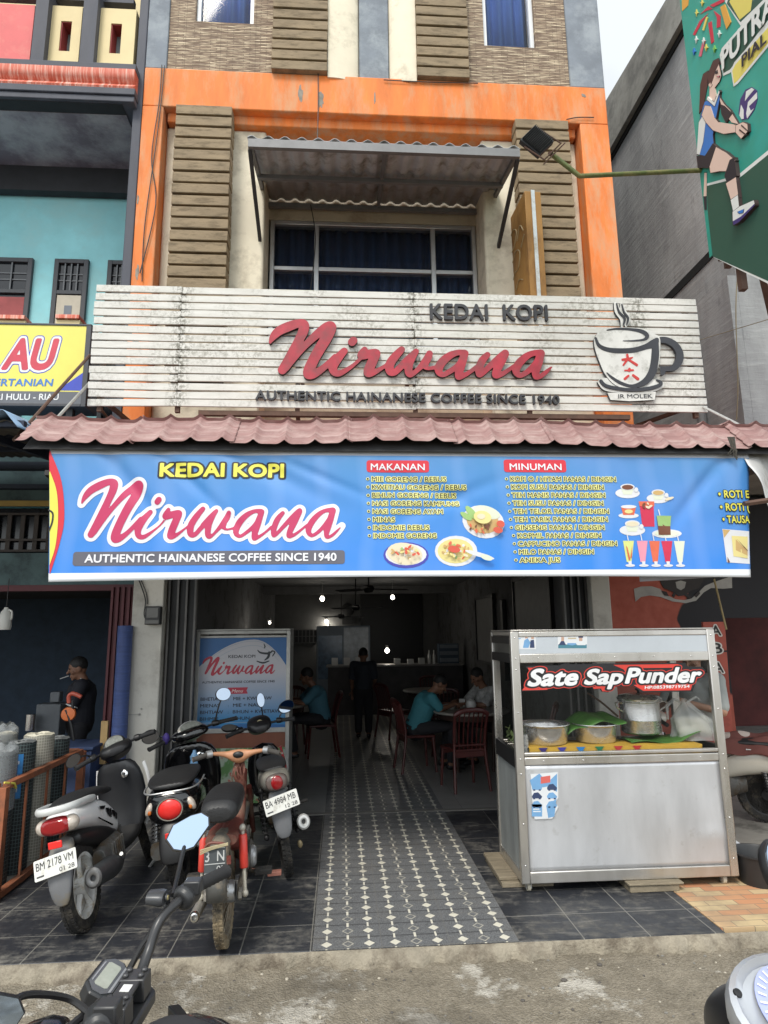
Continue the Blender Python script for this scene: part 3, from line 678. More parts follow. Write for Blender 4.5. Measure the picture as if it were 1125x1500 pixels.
black_letter = M('black_letter', (.035, .036, .042), .6, var=.25, scale=9)
def sign_line(s, x0, y0, x1, y1, capx, nm, off=.028, sp=1.05):
    a = P(x0, y0, SY-.03); c = P(x1, y1, SY-.03); h = P(capx[0], capx[1], SY-.03).z-P(capx[0], capx[2], SY-.03).z
    q = MB(); put_text(q, s, plane(a, c-a, (0, 0, 1)), (c-a).length, h, off=off, sp=sp, depth=.03, lift=-.024)
    return q.build(nm, [black_letter, letter_side], sign, smooth=False)
sign_line('KEDAI  KOPI', 630, 467, 803, 469, (715, 445, 468), 'lettering')
sign_line('AUTHENTIC HAINANESE COFFEE SINCE 1940', 374, 585, 820, 592, (600, 575, 588.5), 'lettering', off=.03)
# the cup emblem, cut-out boards
cw = M('cup_white', (.66, .66, .63), .6, var=.1, scale=5, dirt=(.38, .38, .35), dirt_amt=.4, dirt_scale=6); cb = M('cup_black', (.03, .032, .04), .5, var=.2)
CUP = lambda L: [tuple((P(840+x/5.114, 430+y/5.114, SY-.04).x, P(840+x/5.114, 430+y/5.114, SY-.04).z)) for x, y in L]
CUPS = lambda L: [[(P(840+x/5.114, 430+y/5.114, SY-.04).x, P(840+x/5.114, 430+y/5.114, SY-.04).z, r*.00142*1.04) for x, y, r in st] for st in L]
emb = MB(); fS = lambda u, v, d: Vector((u, SY+d, v))
def smoothpoly(L, n=5): L = list(L); return spl(L+[L[0]], n)[:-1]
cup_out = smoothpoly([(152, 345), (200, 275), (300, 255), (420, 255), (520, 265), (600, 300), (645, 330), (650, 420), (640, 520), (610, 610), (540, 680), (430, 712), (320, 690), (240, 610), (190, 500), (160, 410)])
emb.prism(CUP(smoothpoly([(180, 660), (230, 630), (400, 640), (600, 640), (680, 670), (660, 710), (560, 740), (400, 742), (240, 725)])), fS, -.010, -.034, 0, 1)
emb.prism(CUP(cup_out), fS, -.012, -.042, 0, 1)
emb.prism(CUP([(255, 742), (620, 735), (610, 795), (420, 805), (280, 795)]), fS, -.010, -.036, 0, 1)
sdf_mesh(emb, stroke_sdf(CUPS([[(315, 70, 10), (335, 130, 22), (375, 185, 24), (365, 245, 8)], [(362, 75, 8), (372, 130, 20), (405, 185, 22), (395, 240, 8)]])), P(890, 430, SY).x, P(930, 430, SY).x, P(900, 490, SY).z, P(900, 430, SY).z, .006, fS, -.036, -.012, 0, 1)
eo = emb.build('cup_emblem', [cw, cb], sign, smooth=False)
st_black = CUPS([[(165, 335, 7), (190, 390, 12), (250, 420, 15), (340, 430, 17), (450, 425, 17), (540, 400, 18), (600, 375, 26), (625, 345, 12)],
                 [(612, 380, 22), (612, 450, 25), (605, 520, 25), (585, 600, 25), (530, 665, 20), (440, 695, 11), (350, 670, 11), (280, 625, 8), (250, 595, 3)],
                 [(250, 275, 3), (330, 265, 7), (430, 270, 9), (510, 285, 14), (550, 315, 14), (530, 345, 8), (450, 355, 5), (370, 355, 2)],
                 [(205, 655, 10), (240, 690, 11), (330, 712, 11), (440, 722, 11), (560, 712, 12), (640, 690, 12), (655, 665, 9), (625, 648, 5)],
                 [(322, 75, 3), (342, 140, 7), (382, 185, 8), (372, 240, 3)], [(362, 80, 3), (378, 140, 6), (408, 185, 7), (398, 235, 3)]])
q = MB(); sdf_mesh(q, stroke_sdf(st_black), P(868, 500, SY).x, P(980, 500, SY).x, P(900, 580, SY).z, P(900, 440, SY).z, .0045, fS, -.0455, -.034); q.build('black_line', cb, eo, smooth=False)
q = MB(); sdf_mesh(q, stroke_sdf(CUPS([[(655, 345, 20), (700, 348, 22), (760, 380, 24), (798, 440, 24), (795, 500, 24), (760, 550, 20), (700, 562, 16), (655, 560, 16)], [(660, 580, 24), (664, 584, 24)]])), P(960, 500, SY).x, P(1010, 500, SY).x, P(1000, 560, SY).z, P(1000, 480, SY).z, .006, fS, -.036, -.006); q.build('cup_handle', cb, eo, smooth=False)
redc = M('red_sign_paint', (.55, .04, .035), .5, var=.1)
q = MB(); sdf_mesh(q, stroke_sdf(CUPS([[(362, 497, 7), (410, 492, 9), (440, 480, 4)], [(402, 460, 7), (402, 492, 8), (372, 538, 5)], [(410, 497, 6), (440, 515, 8), (472, 536, 9)], [(385, 578, 5), (445, 575, 6)], [(418, 566, 8), (416, 580, 8)], [(410, 617, 7), (384, 640, 8)], [(446, 614, 8), (480, 640, 10)]])), P(905, 500, SY).x, P(940, 500, SY).x, P(900, 565, SY).z, P(900, 510, SY).z, .003, fS, -.0465, -.041); q.build('red_character', redc, eo, smooth=False)
a = P(906, 583.5, SY-.04); c = P(956, 583, SY-.04); q = MB(); put_text(q, 'IR MOLEK', plane(a, c-a, (0, 0, 1)), (c-a).length, .043, off=.012, lift=.0385-.04+.0, depth=.0); q.build('lettering', cb, eo, smooth=False)
q = MB(); q.tube([P(1030, 596, SY-.0), P(1082, 622, -1.75)], .012, 6); tag(q.build('stay_rod', M('pale_steel_rod', (.6, .6, .58), .5, metal=.4), loc=tuple(P(1082, 622, -1.75))), 'pale steel rod bracing right end of the slatted signboard', 'rod')
q = MB(); q.tube([P(132, 520, -1.25), P(20, 645, -2.0)], .013, 6); tag(q.build('stay_rod', rust_iron, loc=tuple(P(20, 645, -2.0))), 'long rusty rod crossing in front of the yellow shop sign', 'rod')
q = MB(); q.tube([P(130, 562, -1.25), P(84, 612, -1.8)], .013, 6); tag(q.build('stay_rod', alu_old, loc=tuple(P(84, 612, -1.8))), 'short grey rod between yellow sign and pink roof', 'rod')
q = MB(); q.tube([P(147, 600, -.9), P(158, 614, -.6)], .02, 6); tag(q.build('rebar_stub', black_iron, loc=tuple(P(158, 614, -.6))), 'short dark rod poking out above the pink roof', 'rod')

# ------------------------------------------------------------------ the printed banner under the roof edge
BY = -2.33
BTL, BTR, BBL, BBR = P(72, 655, BY), P(1097, 660, BY), P(70, 852, BY), P(1100, 846, BY)
bx0, bx1, bz0, bz1 = BTL.x, BTR.x, (BBL.z+BBR.z)/2, (BTL.z+BTR.z)/2
def ban_y(x, z):                                # slack cloth: hanging belly, slanting pulls from the tied corners
    u = (x-bx0)/(bx1-bx0); v = (z-bz0)/(bz1-bz0); y = BY
    y += -.045*math.sin(math.pi*min(1, max(0, u)))*(1-v) + .02*math.sin(u*13+v*2)*(1-v)*.5
    for (cx_, cz_, ang, wd, am) in ((.07, 1., -.9, .055, .016), (.14, 1., -.75, .04, .012), (.24, 1., -.5, .07, .016), (.30, .95, -.42, .035, .010), (.46, .8, -.35, .06, .010), (.97, 1., -2.3, .05, .014), (.62, .75, -2.75, .05, .008)):
        dx, dz = (u-cx_)*(bx1-bx0), (v-cz_)*(bz1-bz0); s = dx*math.cos(ang)+dz*math.sin(ang); p = -dx*math.sin(ang)+dz*math.cos(ang)
        if s > -.15: y += 1.7*am*math.exp(-(p/wd)**2)*max(0, 1-abs(s-.35)/.75)*min(1, (s+.15)/.2)
    if u < .03: y += .06*(1-u/.03)**2*(1-v)*.5
    if u > .97: y += .05*((u-.97)/.03)**2*(1-v)*.6
    if v > .93: y += .012*(v-.93)/.07
    return y
def bF(px0, py0):                               # surface mapping for print: metres from the point under photo pixel
    o = P(px0, py0, BY)
    return o, lambda u, v, d=0.: Vector((o.x+u, ban_y(o.x+u, o.z+v)-d, o.z+v))
def bxz(px, py): p = P(px, py, BY); return (p.x, p.z)
def ban_mat():
    b = NB('banner_print', .42); x, y, z = b.sep()
    v = b.rng(z, bz0, bz1); u = b.rng(x, bx0, bx1); n = b.noise(1.5, 3)
    c = b.mix(b.rng(v, .05, .95), (.006, .20, .70), (.055, .23, .50)); c = b.mix(b.rng(n, .4, .75, 0, .35), c, (.16, .30, .72))
    m = b.n('ShaderNodeTexWave', Vector=b.tc); m.inputs['Scale'].default_value = .9; m.inputs['Distortion'].default_value = 3
    c = b.mix(b.rng(m.outputs['Fac'], .6, 1, 0, .10), c, (.35, .5, .85))
    c = b.mix(b.math('LESS_THAN', v, .062), c, (.75, .78, .82)); c = b.mix(b.math('GREATER_THAN', v, .945), c, (.46, .48, .52))
    b.col(c); b.b.inputs['Coat Weight'].default_value = .3; b.b.inputs['Coat Roughness'].default_value = .25
    b.bump(b.noise(300, 1), .05, .001); return b.m
ban = thing('banner', 'blue vinyl coffee shop banner with white outlined pink script and food menu', 'banner', ((bx0+bx1)/2, BY, bz0))
q = MB(); q.grid(lambda u, v: Vector((lambda x, z: (x, ban_y(x, z), z))((BBL.x+(BTL.x-BBL.x)*v)*(1-u)+(BBR.x+(BTR.x-BBR.x)*v)*u, bz0+(bz1-bz0)*v + (1-v)*(.018*math.sin(math.pi*u)-.012*math.sin(u*9)*u*0))), 240, 44)
q.build('cloth', ban_mat(), ban, solid=.001)
def flatm(name, c, rough=.45): return M(name, c, rough, var=.05, scale=3)
p_white = flatm('print_white', (.74, .75, .80)); p_pink = flatm('print_pink', (.50, .032, .115)); p_yel = flatm('print_yellow', (.72, .68, .09)); p_blk = flatm('print_black', (.012, .014, .02)); p_red = flatm('print_red', (.62, .025, .045)); p_grey = flatm('print_grey', (.11, .11, .14))
# end graphics: yellow and red swoosh
def sheet(q, pts, o_d, mi, seg=.05):            # printed patch following the cloth, sliced so that it bends with it
    bm2 = bmesh.new(); f = bm2.faces.new([bm2.verts.new((x, 0, z)) for x, z in pts])
    bmesh.ops.triangulate(bm2, faces=[f])
    xs = [p[0] for p in pts]; zs = [p[1] for p in pts]
    for ax, a, c in ((0, min(xs), max(xs)), (2, min(zs), max(zs))):
        k = int((c-a)/seg)
        for i in range(1, k+1):
            co = [0, 0, 0]; no = [0, 0, 0]; co[ax] = a+(c-a)*i/(k+1); no[ax] = 1
            bmesh.ops.bisect_plane(bm2, geom=bm2.verts[:]+bm2.edges[:]+bm2.faces[:], plane_co=co, plane_no=no)
    mp = {v: q.bm.verts.new((v.co.x, ban_y(v.co.x, v.co.z)-o_d, v.co.z)) for v in bm2.verts}
    for f in bm2.faces: q._f([mp[v] for v in f.verts], mi)
    bm2.free()
q = MB()
sw = lambda L, n=6: [bxz(x, y) for x, y in spl(L, n)]
sheet(q, sw([(73, 660), (90, 705), (94, 760), (86, 800), (73, 840)])+[bxz(72, 840), bxz(72, 660)], .003, 0)
sheet(q, sw([(73, 690), (83, 720), (85, 760), (81, 800), (72, 828)])+[bxz(72, 826), bxz(72, 692)], .005, 1)
q.build('end_swoosh', [p_red, p_yel], ban)
q = MB(); sdf_mesh(q, stroke_sdf([[(*bxz(71, 747), .006), (*bxz(77, 752), .006), (*bxz(76, 765), .006), (*bxz(71, 777), .006)]]), bx0, bx0+.1, bz0, bz1, .006, lambda u, v, d: Vector((u, ban_y(u, v)-d, v)), .007); q.build('swoosh_mark', p_blk, ban)
# the word
bl, br_ = bxz(114, 787), bxz(502, 787); top = bxz(300, 700)[1]; bot = bxz(300, 797)[1]; ww = br_[0]-bl[0]; sy_ = (top-bot)/(ww*WASP)
WB = [[(bl[0]+x*ww, bot+z*ww*sy_, r*ww) for x, z, r in st] for st in WORDN]
fB = lambda u, v, d=0.: Vector((u, ban_y(u, v)-d, v))
q = MB(); sdf_mesh(q, stroke_sdf(WB, .021), bl[0]-.06, br_[0]+.06, bot-.06, top+.06, .010, fB, .003); q.build('word_outline', p_white, ban, smooth=False)
q = MB(); sdf_mesh(q, stroke_sdf(WB, -.005), bl[0]-.06, br_[0]+.06, bot-.06, top+.06, .009, fB, .0055); o = q.build('script_lettering', p_pink, ban, smooth=False)
def rrect(x0, z0, x1, z1, r, n=4):
    out = []
    for cx_, cz_, a0 in ((x1-r, z1-r, 0), (x0+r, z1-r, 90), (x0+r, z0+r, 180), (x1-r, z0+r, 270)):
        for i in range(n+1): a = R(a0+90*i/n); out.append((cx_+r*math.cos(a), cz_+r*math.sin(a)))
    return out
def bplate(x0, y0, x1, y1, m, nm, lift=.003):
    a = bxz(x0, y1); c = bxz(x1, y0); q = MB(); sheet(q, rrect(a[0], a[1], c[0], c[1], .02), lift, 0); return q.build(nm, m, ban)
bplate(106, 807, 505, 829, p_grey, 'caption_plate'); bplate(537, 675, 628, 692, p_red, 'heading_plate'); bplate(738, 674, 828, 692, p_red, 'heading_plate')
def bline(s, x0, yb, x1, hpx, m, nm, out=None, ow=.03, off=.018, sp=1.03, lift=.0075):
    o, f = bF(x0, yb); wd = P(x1, yb, BY).x-o.x; h = P(x0, yb-hpx, BY).z-o.z
    base = text_mesh(s, off, 0, sp)[3]
    if out is not None:
        q = MB(); put_text(q, s, f, wd, h, off=off+ow, sp=sp, lift=lift-(.0035 if h > .06 else .0012), grow=base, step=.0002 if h < .06 else .0004); q.build(nm+'_outline', out, ban, smooth=False)
    q = MB(); put_text(q, s, f, wd, h, off=off, sp=sp, lift=lift); return q.build(nm, m, ban, smooth=False)
bline('KEDAI KOPI', 234, 698, 416, 20, p_yel, 'title_lettering', p_blk, .12, .05)
bline('AUTHENTIC HAINANESE COFFEE SINCE 1940', 124, 824, 493, 12, p_white, 'caption_lettering', off=.035)
bline('MAKANAN', 543, 689, 622, 10, p_white, 'heading_lettering'); bline('MINUMAN', 746, 689, 822, 10, p_white, 'heading_lettering')
p_halo = flatm('print_halo', (.80, .78, .26)); txt_dark = flatm('print_text', (.03, .03, .035))
for i, (s, x1) in enumerate((('MIE GORENG / REBUS', 653), ('KWETIAU GORENG / REBUS', 682.5), ('BIHUN GORENG / REBUS', 668), ('NASI GORENG KAMPUNG', 672), ('NASI GORENG AYAM', 648), ('MINAS', 578), ('INDOMIE REBUS', 628), ('INDOMIE GORENG', 638.5))):
    y = 705.5+i*11.93; bline('• '+s, 537+i*.35, y, x1, 7.2, txt_dark, 'menu_lettering', p_halo, .12, .012)
for i, (s, x1) in enumerate((('KOPI O / HITAM PANAS / DINGIN', 901), ('KOPI SUSU PANAS / DINGIN', 883), ('TEH MANIS PANAS / DINGIN', 885), ('TEH SUSU PANAS / DINGIN', 882), ('TEH TELOR PANAS / DINGIN', 890), ('TEH TARIK PANAS / DINGIN', 888), ('GINSENG PANAS / DINGIN', 883), ('KOPMIL PANAS / DINGIN', 878), ('CAPPUCINO PANAS / DINGIN', 901), ('MILO PANAS / DINGIN', 867), ('ANEKA JUS', 818))):
    y = 705.5+i*11.9; bline('• '+s, 740+i*1.05+(2 if i > 6 else 0), y, x1, 7.2, txt_dark, 'menu_lettering', p_halo, .12, .012)
bline('• ROTI E', 1052, 729, 1098, 11, p_yel, 'menu_lettering', p_blk, .10, .03); bline('• ROTI (', 1054.5, 748, 1098.5, 11, p_yel, 'menu_lettering', p_blk, .10, .03); bline('• TAUSA', 1058, 766, 1099, 11, p_yel, 'menu_lettering', p_blk, .10, .03)
# printed dishes and drinks
def ellp(cx_, cy_, rx, ry, a=0, n=20):
    return [(lambda dx, dy: bxz(cx_+dx*math.cos(a)-dy*math.sin(a), cy_+dx*math.sin(a)+dy*math.cos(a)))(rx*math.cos(2*math.pi*i/n), ry*math.sin(2*math.pi*i/n)) for i in range(n)]
def pict(nm, items):
    mats = []; q = MB()
    for i, (pts, m) in enumerate(items):
        if m not in mats: mats.append(m)
        sheet(q, pts, .003+.0011*i, mats.index(m), .12)
    return q.build(nm, mats, ban, smooth=False)
f_pl = flatm('print_plate', (.66, .67, .70)); f_noo = flatm('print_noodle', (.55, .36, .14)); f_egg = flatm('print_egg', (.72, .62, .25)); f_grn = flatm('print_green', (.30, .48, .16)); f_red = flatm('print_tomato', (.60, .09, .05)); f_cre = flatm('print_cream', (.70, .62, .45)); f_blue = flatm('print_dish_blue', (.05, .05, .38)); f_brn = flatm('print_brown', (.16, .05, .02)); f_sha = flatm('print_shadow', (.02, .12, .42)); f_pk = flatm('print_rose', (.72, .28, .38)); f_or = flatm('print_orange', (.66, .13, .06)); f_rd = flatm('print_ruby', (.55, .02, .07)); f_li = flatm('print_lime', (.62, .66, .22)); f_milk = flatm('print_milk', (.66, .70, .56))
def speck(cx_, cy_, rx, ry, n, cols, seed, s=(2, 4)):
    rr = random.Random(seed); out = []
    for i in range(n):
        a = rr.uniform(0, 6.28); k = math.sqrt(rr.random())*.9
        out.append((ellp(cx_+rx*k*math.cos(a), cy_+ry*k*math.sin(a), rr.uniform(*s), rr.uniform(*s)*.55, rr.uniform(0, 3), 6), rr.choice(cols)))
    return out
pict('food_picture', [(ellp(707, 765, 31, 24, .25), f_pl), (ellp(706, 764, 24, 18, .25), f_noo), (ellp(712, 751, 20, 9, .3), f_milk), (ellp(690, 752, 13, 5, .9), f_grn), (ellp(682, 757, 10, 4, .6), f_grn)] + speck(700, 773, 17, 9, 16, [f_brn, f_noo, f_or], 1) + [(ellp(705, 759, 13, 9.5, .2), f_egg), (ellp(703, 758, 6, 4), f_cre), (ellp(731, 769, 6, 5, .4), f_red), (ellp(727, 778, 7, 4.5, .2), f_red)])
pict('food_picture', [(ellp(594, 814, 33, 19), f_blue), (ellp(594, 813, 30, 16), f_pl), (ellp(592, 812, 26, 16, .15), f_cre)] + speck(592, 812, 22, 13, 26, [f_grn, f_egg, f_noo, f_red, f_pl, f_cre], 2))
pict('food_picture', [(ellp(667, 808, 31, 22.5), f_pl), (ellp(666, 808, 26, 18), f_egg)] + speck(666, 808, 22, 14, 26, [f_grn, f_or, f_pl, f_egg, f_cre, f_noo], 3) + [(ellp(663, 806, 9, 5, .2), f_red), (ellp(700, 814, 22, 3.2, .28), f_pl), (ellp(710, 818, 9, 4, .3), f_milk)])
def cupp(x, y, liq, k=1.):
    return [(ellp(x, y+9*k, 18*k, 7.5*k), f_pl), ([bxz(x-10*k, y), bxz(x-6*k, y+11*k), bxz(x+6*k, y+11*k), bxz(x+10*k, y)], f_milk), (ellp(x, y, 10.5*k, 4.8*k), f_pl), (ellp(x, y+.4, 8.4*k, 3.6*k), liq), (ellp(x+12.5*k, y+4*k, 3*k, 3.4*k), f_pl)]
pict('drink_picture', cupp(918, 714, f_brn, 1.)); pict('drink_picture', cupp(963, 722, f_noo, .95)+[(ellp(979, 731, 7, 2, -.3), f_cre)]); pict('drink_picture', cupp(924, 768, f_cre, 1.05))
pict('drink_picture', [(ellp(919, 756, 15, 4), f_pl), ([bxz(908, 743), bxz(911, 755), bxz(927, 755), bxz(930, 743)], f_or), (ellp(919, 743, 11.5, 2.6), f_pl), (ellp(919, 750, 6, 3), f_egg)])
pict('drink_picture', [([bxz(935, 737), bxz(939, 772), bxz(957, 772), bxz(956, 737)], f_rd), ([bxz(934, 735), bxz(935, 742), bxz(957, 742), bxz(957, 735)], f_or)] + speck(946, 742, 8, 4, 6, [f_cre, f_or, f_brn], 5))
pict('drink_picture', [(ellp(975, 782, 22, 6.5), f_pl), (ellp(975, 782, 18, 4.5), f_milk), ([bxz(960, 757), bxz(963, 784), bxz(981, 784), bxz(981, 757)], f_brn), ([bxz(960, 756), bxz(962, 771), bxz(981, 771), bxz(982, 756)], f_grn), ([bxz(962, 747), bxz(964, 756), bxz(965.5, 756), bxz(963.5, 747)], f_pl)])
for i, (x, m) in enumerate(((917, f_li), (937, f_pk), (955, f_or), (973, f_rd), (991, f_milk))):
    pict('drink_picture', [([bxz(x-7+i*.3, 793), bxz(x-2+i*.3, 824), bxz(x+5+i*.3, 824), bxz(x+9+i*.3, 793)], m), (ellp(x+3, 829, 7, 2), f_pl), ([bxz(x, 823), bxz(x+1, 829), bxz(x+5, 829), bxz(x+5, 823)], f_pl), ([bxz(x-2, 783), bxz(x, 793), bxz(x+1.3, 793), bxz(x-.6, 783)], f_pl)] + ([([bxz(x-3, 800), bxz(x+1, 822), bxz(x+3, 820), bxz(x-1, 803)], f_red), ([bxz(x+6, 800), bxz(x+3, 818), bxz(x+5, 818)], f_red)] if i == 0 else []))
pict('food_picture', [([bxz(1057.5, 775), bxz(1063.5, 824), bxz(1098.5, 826), bxz(1098, 778)], f_pl), ([bxz(1058, 775.5), bxz(1060, 788), bxz(1069, 776.5)], f_noo), ([bxz(1071, 785), bxz(1073.5, 815), bxz(1095, 818), bxz(1095.5, 786)], f_egg), ([bxz(1077, 790), bxz(1095, 808), bxz(1095, 814), bxz(1077, 806)], f_noo), ([bxz(1078, 789), bxz(1095, 806), bxz(1095, 808)], f_brn), ([bxz(1064, 816), bxz(1064.5, 824), bxz(1068, 824)], f_brn)])
# a second banner folded behind, hem showing below
q = MB(); a, c = P(936, 838, BY+.10), P(1075, 852, BY+.10); q.grid(lambda u, v: Vector((a.x+(c.x-a.x)*u, BY+.10+.02*math.sin(u*5), P(936+139*u, 852-8*u, BY+.10).z+.25*v)), 20, 4)
tag(q.build('folded_banner', M('old_banner', (.42, .45, .55), .5, var=.1), solid=.002, loc=tuple(P(1000, 852, BY+.1))), 'pale hem of an older banner hanging behind the blue one', 'banner')
q = MB()
for k in range(9): q.tube([P(1066+k*1.2, 640, BY-.03), P(1068+k*1.6+random.uniform(-4, 4), 655+k % 3*3, BY-.05), P(1068+k*2+random.uniform(-5, 5), 664+k*1.2, BY-.04)], .004, 4)
tag(q.build('straw_tie', M('dark_straw', (.06, .055, .045), .9), loc=tuple(P(1072, 660, BY))), 'tuft of dark raffia tied at the banner top near its right end', 'tie')
# ------------------------------------------------------------------ teal neighbour on the left
teal = M('teal_paint', (.27, .60, .64), .75, var=.16, scale=1.6, dirt=(.30, .56, .58), dirt_amt=.4, dirt_scale=1.5, bump=.1)
pinkw = M('coral_paint', (.62, .13, .13), .7, var=.15, scale=2, dirt=(.66, .25, .22), dirt_amt=.4)
crew = M('pale_yellow_paint', (.66, .54, .30), .7, var=.08, scale=2)
coral = M('coral_moulding', (.62, .13, .075), .6, var=.25, scale=5, stretch=(6, 1, .3), dirt=(.74, .50, .42), dirt_amt=.45, dirt_scale=5)
lav = M('mauve_soffit', (.20, .18, .215), .85, var=.2, scale=1.2, dirt=(.42, .42, .45), dirt_amt=.5, dirt_scale=1.1)
nb = thing('neighbour_building', 'teal walled building with dark grey pillars and pale yellow balcony panels', 'building', (-5, 0, 0))
XLP = XL0-.004
def npart(name, mats, fn, **kw):
    q = MB(); fn(q); return q.build(name, mats, nb, **kw)
npart('pillar', darkgrey, lambda q: q.bx(P(177, 415, -.47).x, XLP, -.475, 1.6, 2.9, 11.2), bevel=.012)
npart('wall', rawwall, lambda q: q.bx(-2.42, -2.2, 1.6, 14, 0, 11.2))
BYF = -.60; zc = [P(100, y, BYF).z for y in (143, 125, 98, 88)]; bxr = P(198, 110, BYF).x
npart('balcony_ledge', darkgrey, lambda q: (q.bx(-12, bxr, BYF+.02, .9, zc[0], zc[0]+(zc[1]-zc[0])*.45), q.bx(-12, bxr+.01, BYF, .9, zc[0]+(zc[1]-zc[0])*.47, zc[1]), q.bx(-12, bxr, BYF+.01, .2, zc[2], zc[3])), bevel=.008)
def mould(q):
    h = zc[2]-zc[1]; pr = [(0, -.03), (.12, -.045), (.25, -.02), (.4, .0), (.55, -.045), (.75, -.06), (1, -.06)]
    pts = [(BYF+.05+y, zc[1]+h*t) for t, y in pr]+[(BYF+.3, zc[2]), (BYF+.3, zc[1])]
    q.loft([[Vector((x, y, z)) for y, z in pts] for x in (-12, bxr-.005)])
npart('moulding', coral, mould)
Yd = G(100, 165, zc[0]).y; Yc = G(100, 231, zc[0]+.12).y
npart('soffit', lav, lambda q: q.bx(-12, -2.43, .9, 3, zc[0]+.12, zc[0]+.2))
npart('soffit', lav, lambda q: q.bx(-12, -2.43, Yd, .9, zc[0]-.012, zc[0]-.002))
npart('soffit_beam', M('black_paint', (.02, .021, .025), .7, var=.3), lambda q: (q.bx(-12, -2.43, Yc, Yc+.12, P(100, 280, Yc).z, zc[0]+.12), q.bx(-12, -2.43, BYF+.06, Yd, zc[0]-.006, zc[0]-.001)))
YT = Yc+.14
npart('wall', teal, lambda q: q.bx(-12, -2.43, YT, YT+.2, 3.2, zc[0]+.12))
def nwin(x0, x1, zt, zb, gr):
    m = M('dark_frame', (.045, .05, .058), .6)
    q = MB(); y0, y1 = YT-.05, YT-.002; t = .055
    q.bx(x0, x0+t, y0, y1, zb, zt); q.bx(x1-t, x1, y0, y1, zb, zt); q.bx(x0+t, x1-t, y0, y1, zt-t, zt); zm = zt-.42; q.bx(x0+t, x1-t, y0, y1, zm-.05, zm)
    wn = q.build('window', m, nb, bevel=.004)
    q = MB(); q.bx(x0+t, x1-t, y1-.012, y1-.004, zb, zt-t); q.build('pane', M('black_pane', (.012, .014, .018), .15), wn)
    q = MB(); n = 4; a, c = x0+t, x1-t
    for i in range(1, n): q.bx(a+(c-a)*i/n-.008, a+(c-a)*i/n+.008, y0+.01, y0+.025, zm, zt-t)
    for z in (zm+.14, zt-t-.14): q.bx(a, c, y0+.026, y0+.036, z-.008, z+.008)
    q.build('grille', M('grille_grey', (.10, .11, .12), .5), wn)
    return wn
for a, c in ((-60, 48), (80, 130), (158, 200)):
    xa, xc, zt = P(a, 380, YT-.05).x, min(P(c, 380, YT-.05).x, -2.44), P(100, 379, YT-.05).z
    wn = nwin(xa, xc, zt, 4.2, 4)
    if a == 80:
        q = MB(); q.bx(xa+.06, xc-.06, YT-.04, YT-.02, 4.3, zt-.48); q.build('shutter', M('cream_shutter', (.50, .46, .37), .7), wn, bevel=.006)
        q = MB(); q.bx(xa+.16, xc-.16, YT-.045, YT-.038, 4.5, zt-.62); q.build('shutter_pane', M('grey_pane', (.13, .15, .18), .4), wn)
    if a < 0:
        q = MB(); q.bx(xa+.06, xc-.06, YT-.04, YT-.02, 4.3, zt-.52); q.build('shutter', M('red_shutter', (.30, .06, .06), .7, var=.2), wn)
for x0, x1 in ((-30, 36), (81, 116)):           # little coral-topped window hoods above the sign
    Y = -.35; a, c = P(x0, 460, Y), P(x1, 460, Y)
    q = MB(); q.bx(a.x, c.x, Y, YT, a.z-.045, a.z+.0, 0); q.bx(a.x+.0, c.x, Y+.03, YT, a.z-.13, a.z-.047, 1); q.build('window_hood', [coral, crew], nb, bevel=.004)
# balcony front: posts, coral and yellow panels with slits
zt = 11
def col_px(x, y, Y): return P(x, y, Y).x
npart('balcony_post', darkgrey, lambda q: q.bx(col_px(47, 60, -.55), col_px(66, 60, -.55), -.55, -.3, zc[3], zt)); npart('balcony_post', darkgrey, lambda q: q.bx(col_px(118, 60, -.55), col_px(139, 60, -.55), -.55, -.3, zc[3], zt))
npart('balcony_panel', pinkw, lambda q: q.bx(-6, col_px(46, 60, -.48), -.48, -.36, zc[3], P(20, 6, -.48).z))
def slit(x0, x1, s0, s1):
    Y = -.46; X0, X1, S0, S1 = (col_px(v, 60, Y) for v in (x0, x1, s0, s1)); z0, z1, za, zb = zc[3], P(100, 9, Y).z, P(100, 75, Y).z, P(100, 31, Y).z
    q = MB(); q.bx(X0, S0, Y, -.30, z0, z1); q.bx(S1, X1, Y, -.30, z0, z1); q.bx(S0, S1, Y, -.30, z0, za); q.bx(S0, S1, Y, -.30, zb, z1)
    o = q.build('balcony_panel', crew, nb); q = MB(); q.bx(S0+.001, S0+.012, Y+.012, -.30, za, zb); q.bx(S0+.012, S1, Y+.012, -.3, zb-.012, zb-.001); q.bx(S0+.001, S1, -.30, -.28, za, zb, 1); q.build('slit_lining', [M('slit_red', (.25, .03, .035), .7), M('slit_grey', (.20, .24, .26), .7)], o)
slit(67, 117, 87, 103); slit(140, 197, 161, 177)
npart('balcony_rail', darkgrey, lambda q: q.bx(-12, -2.43, -.42, -.34, P(100, 2, -.4).z, P(100, -6, -.4).z))
npart('wall', crew, lambda q: q.bx(-12, -2.43, 1.2, 1.4, zc[0]+.2, 11.2))
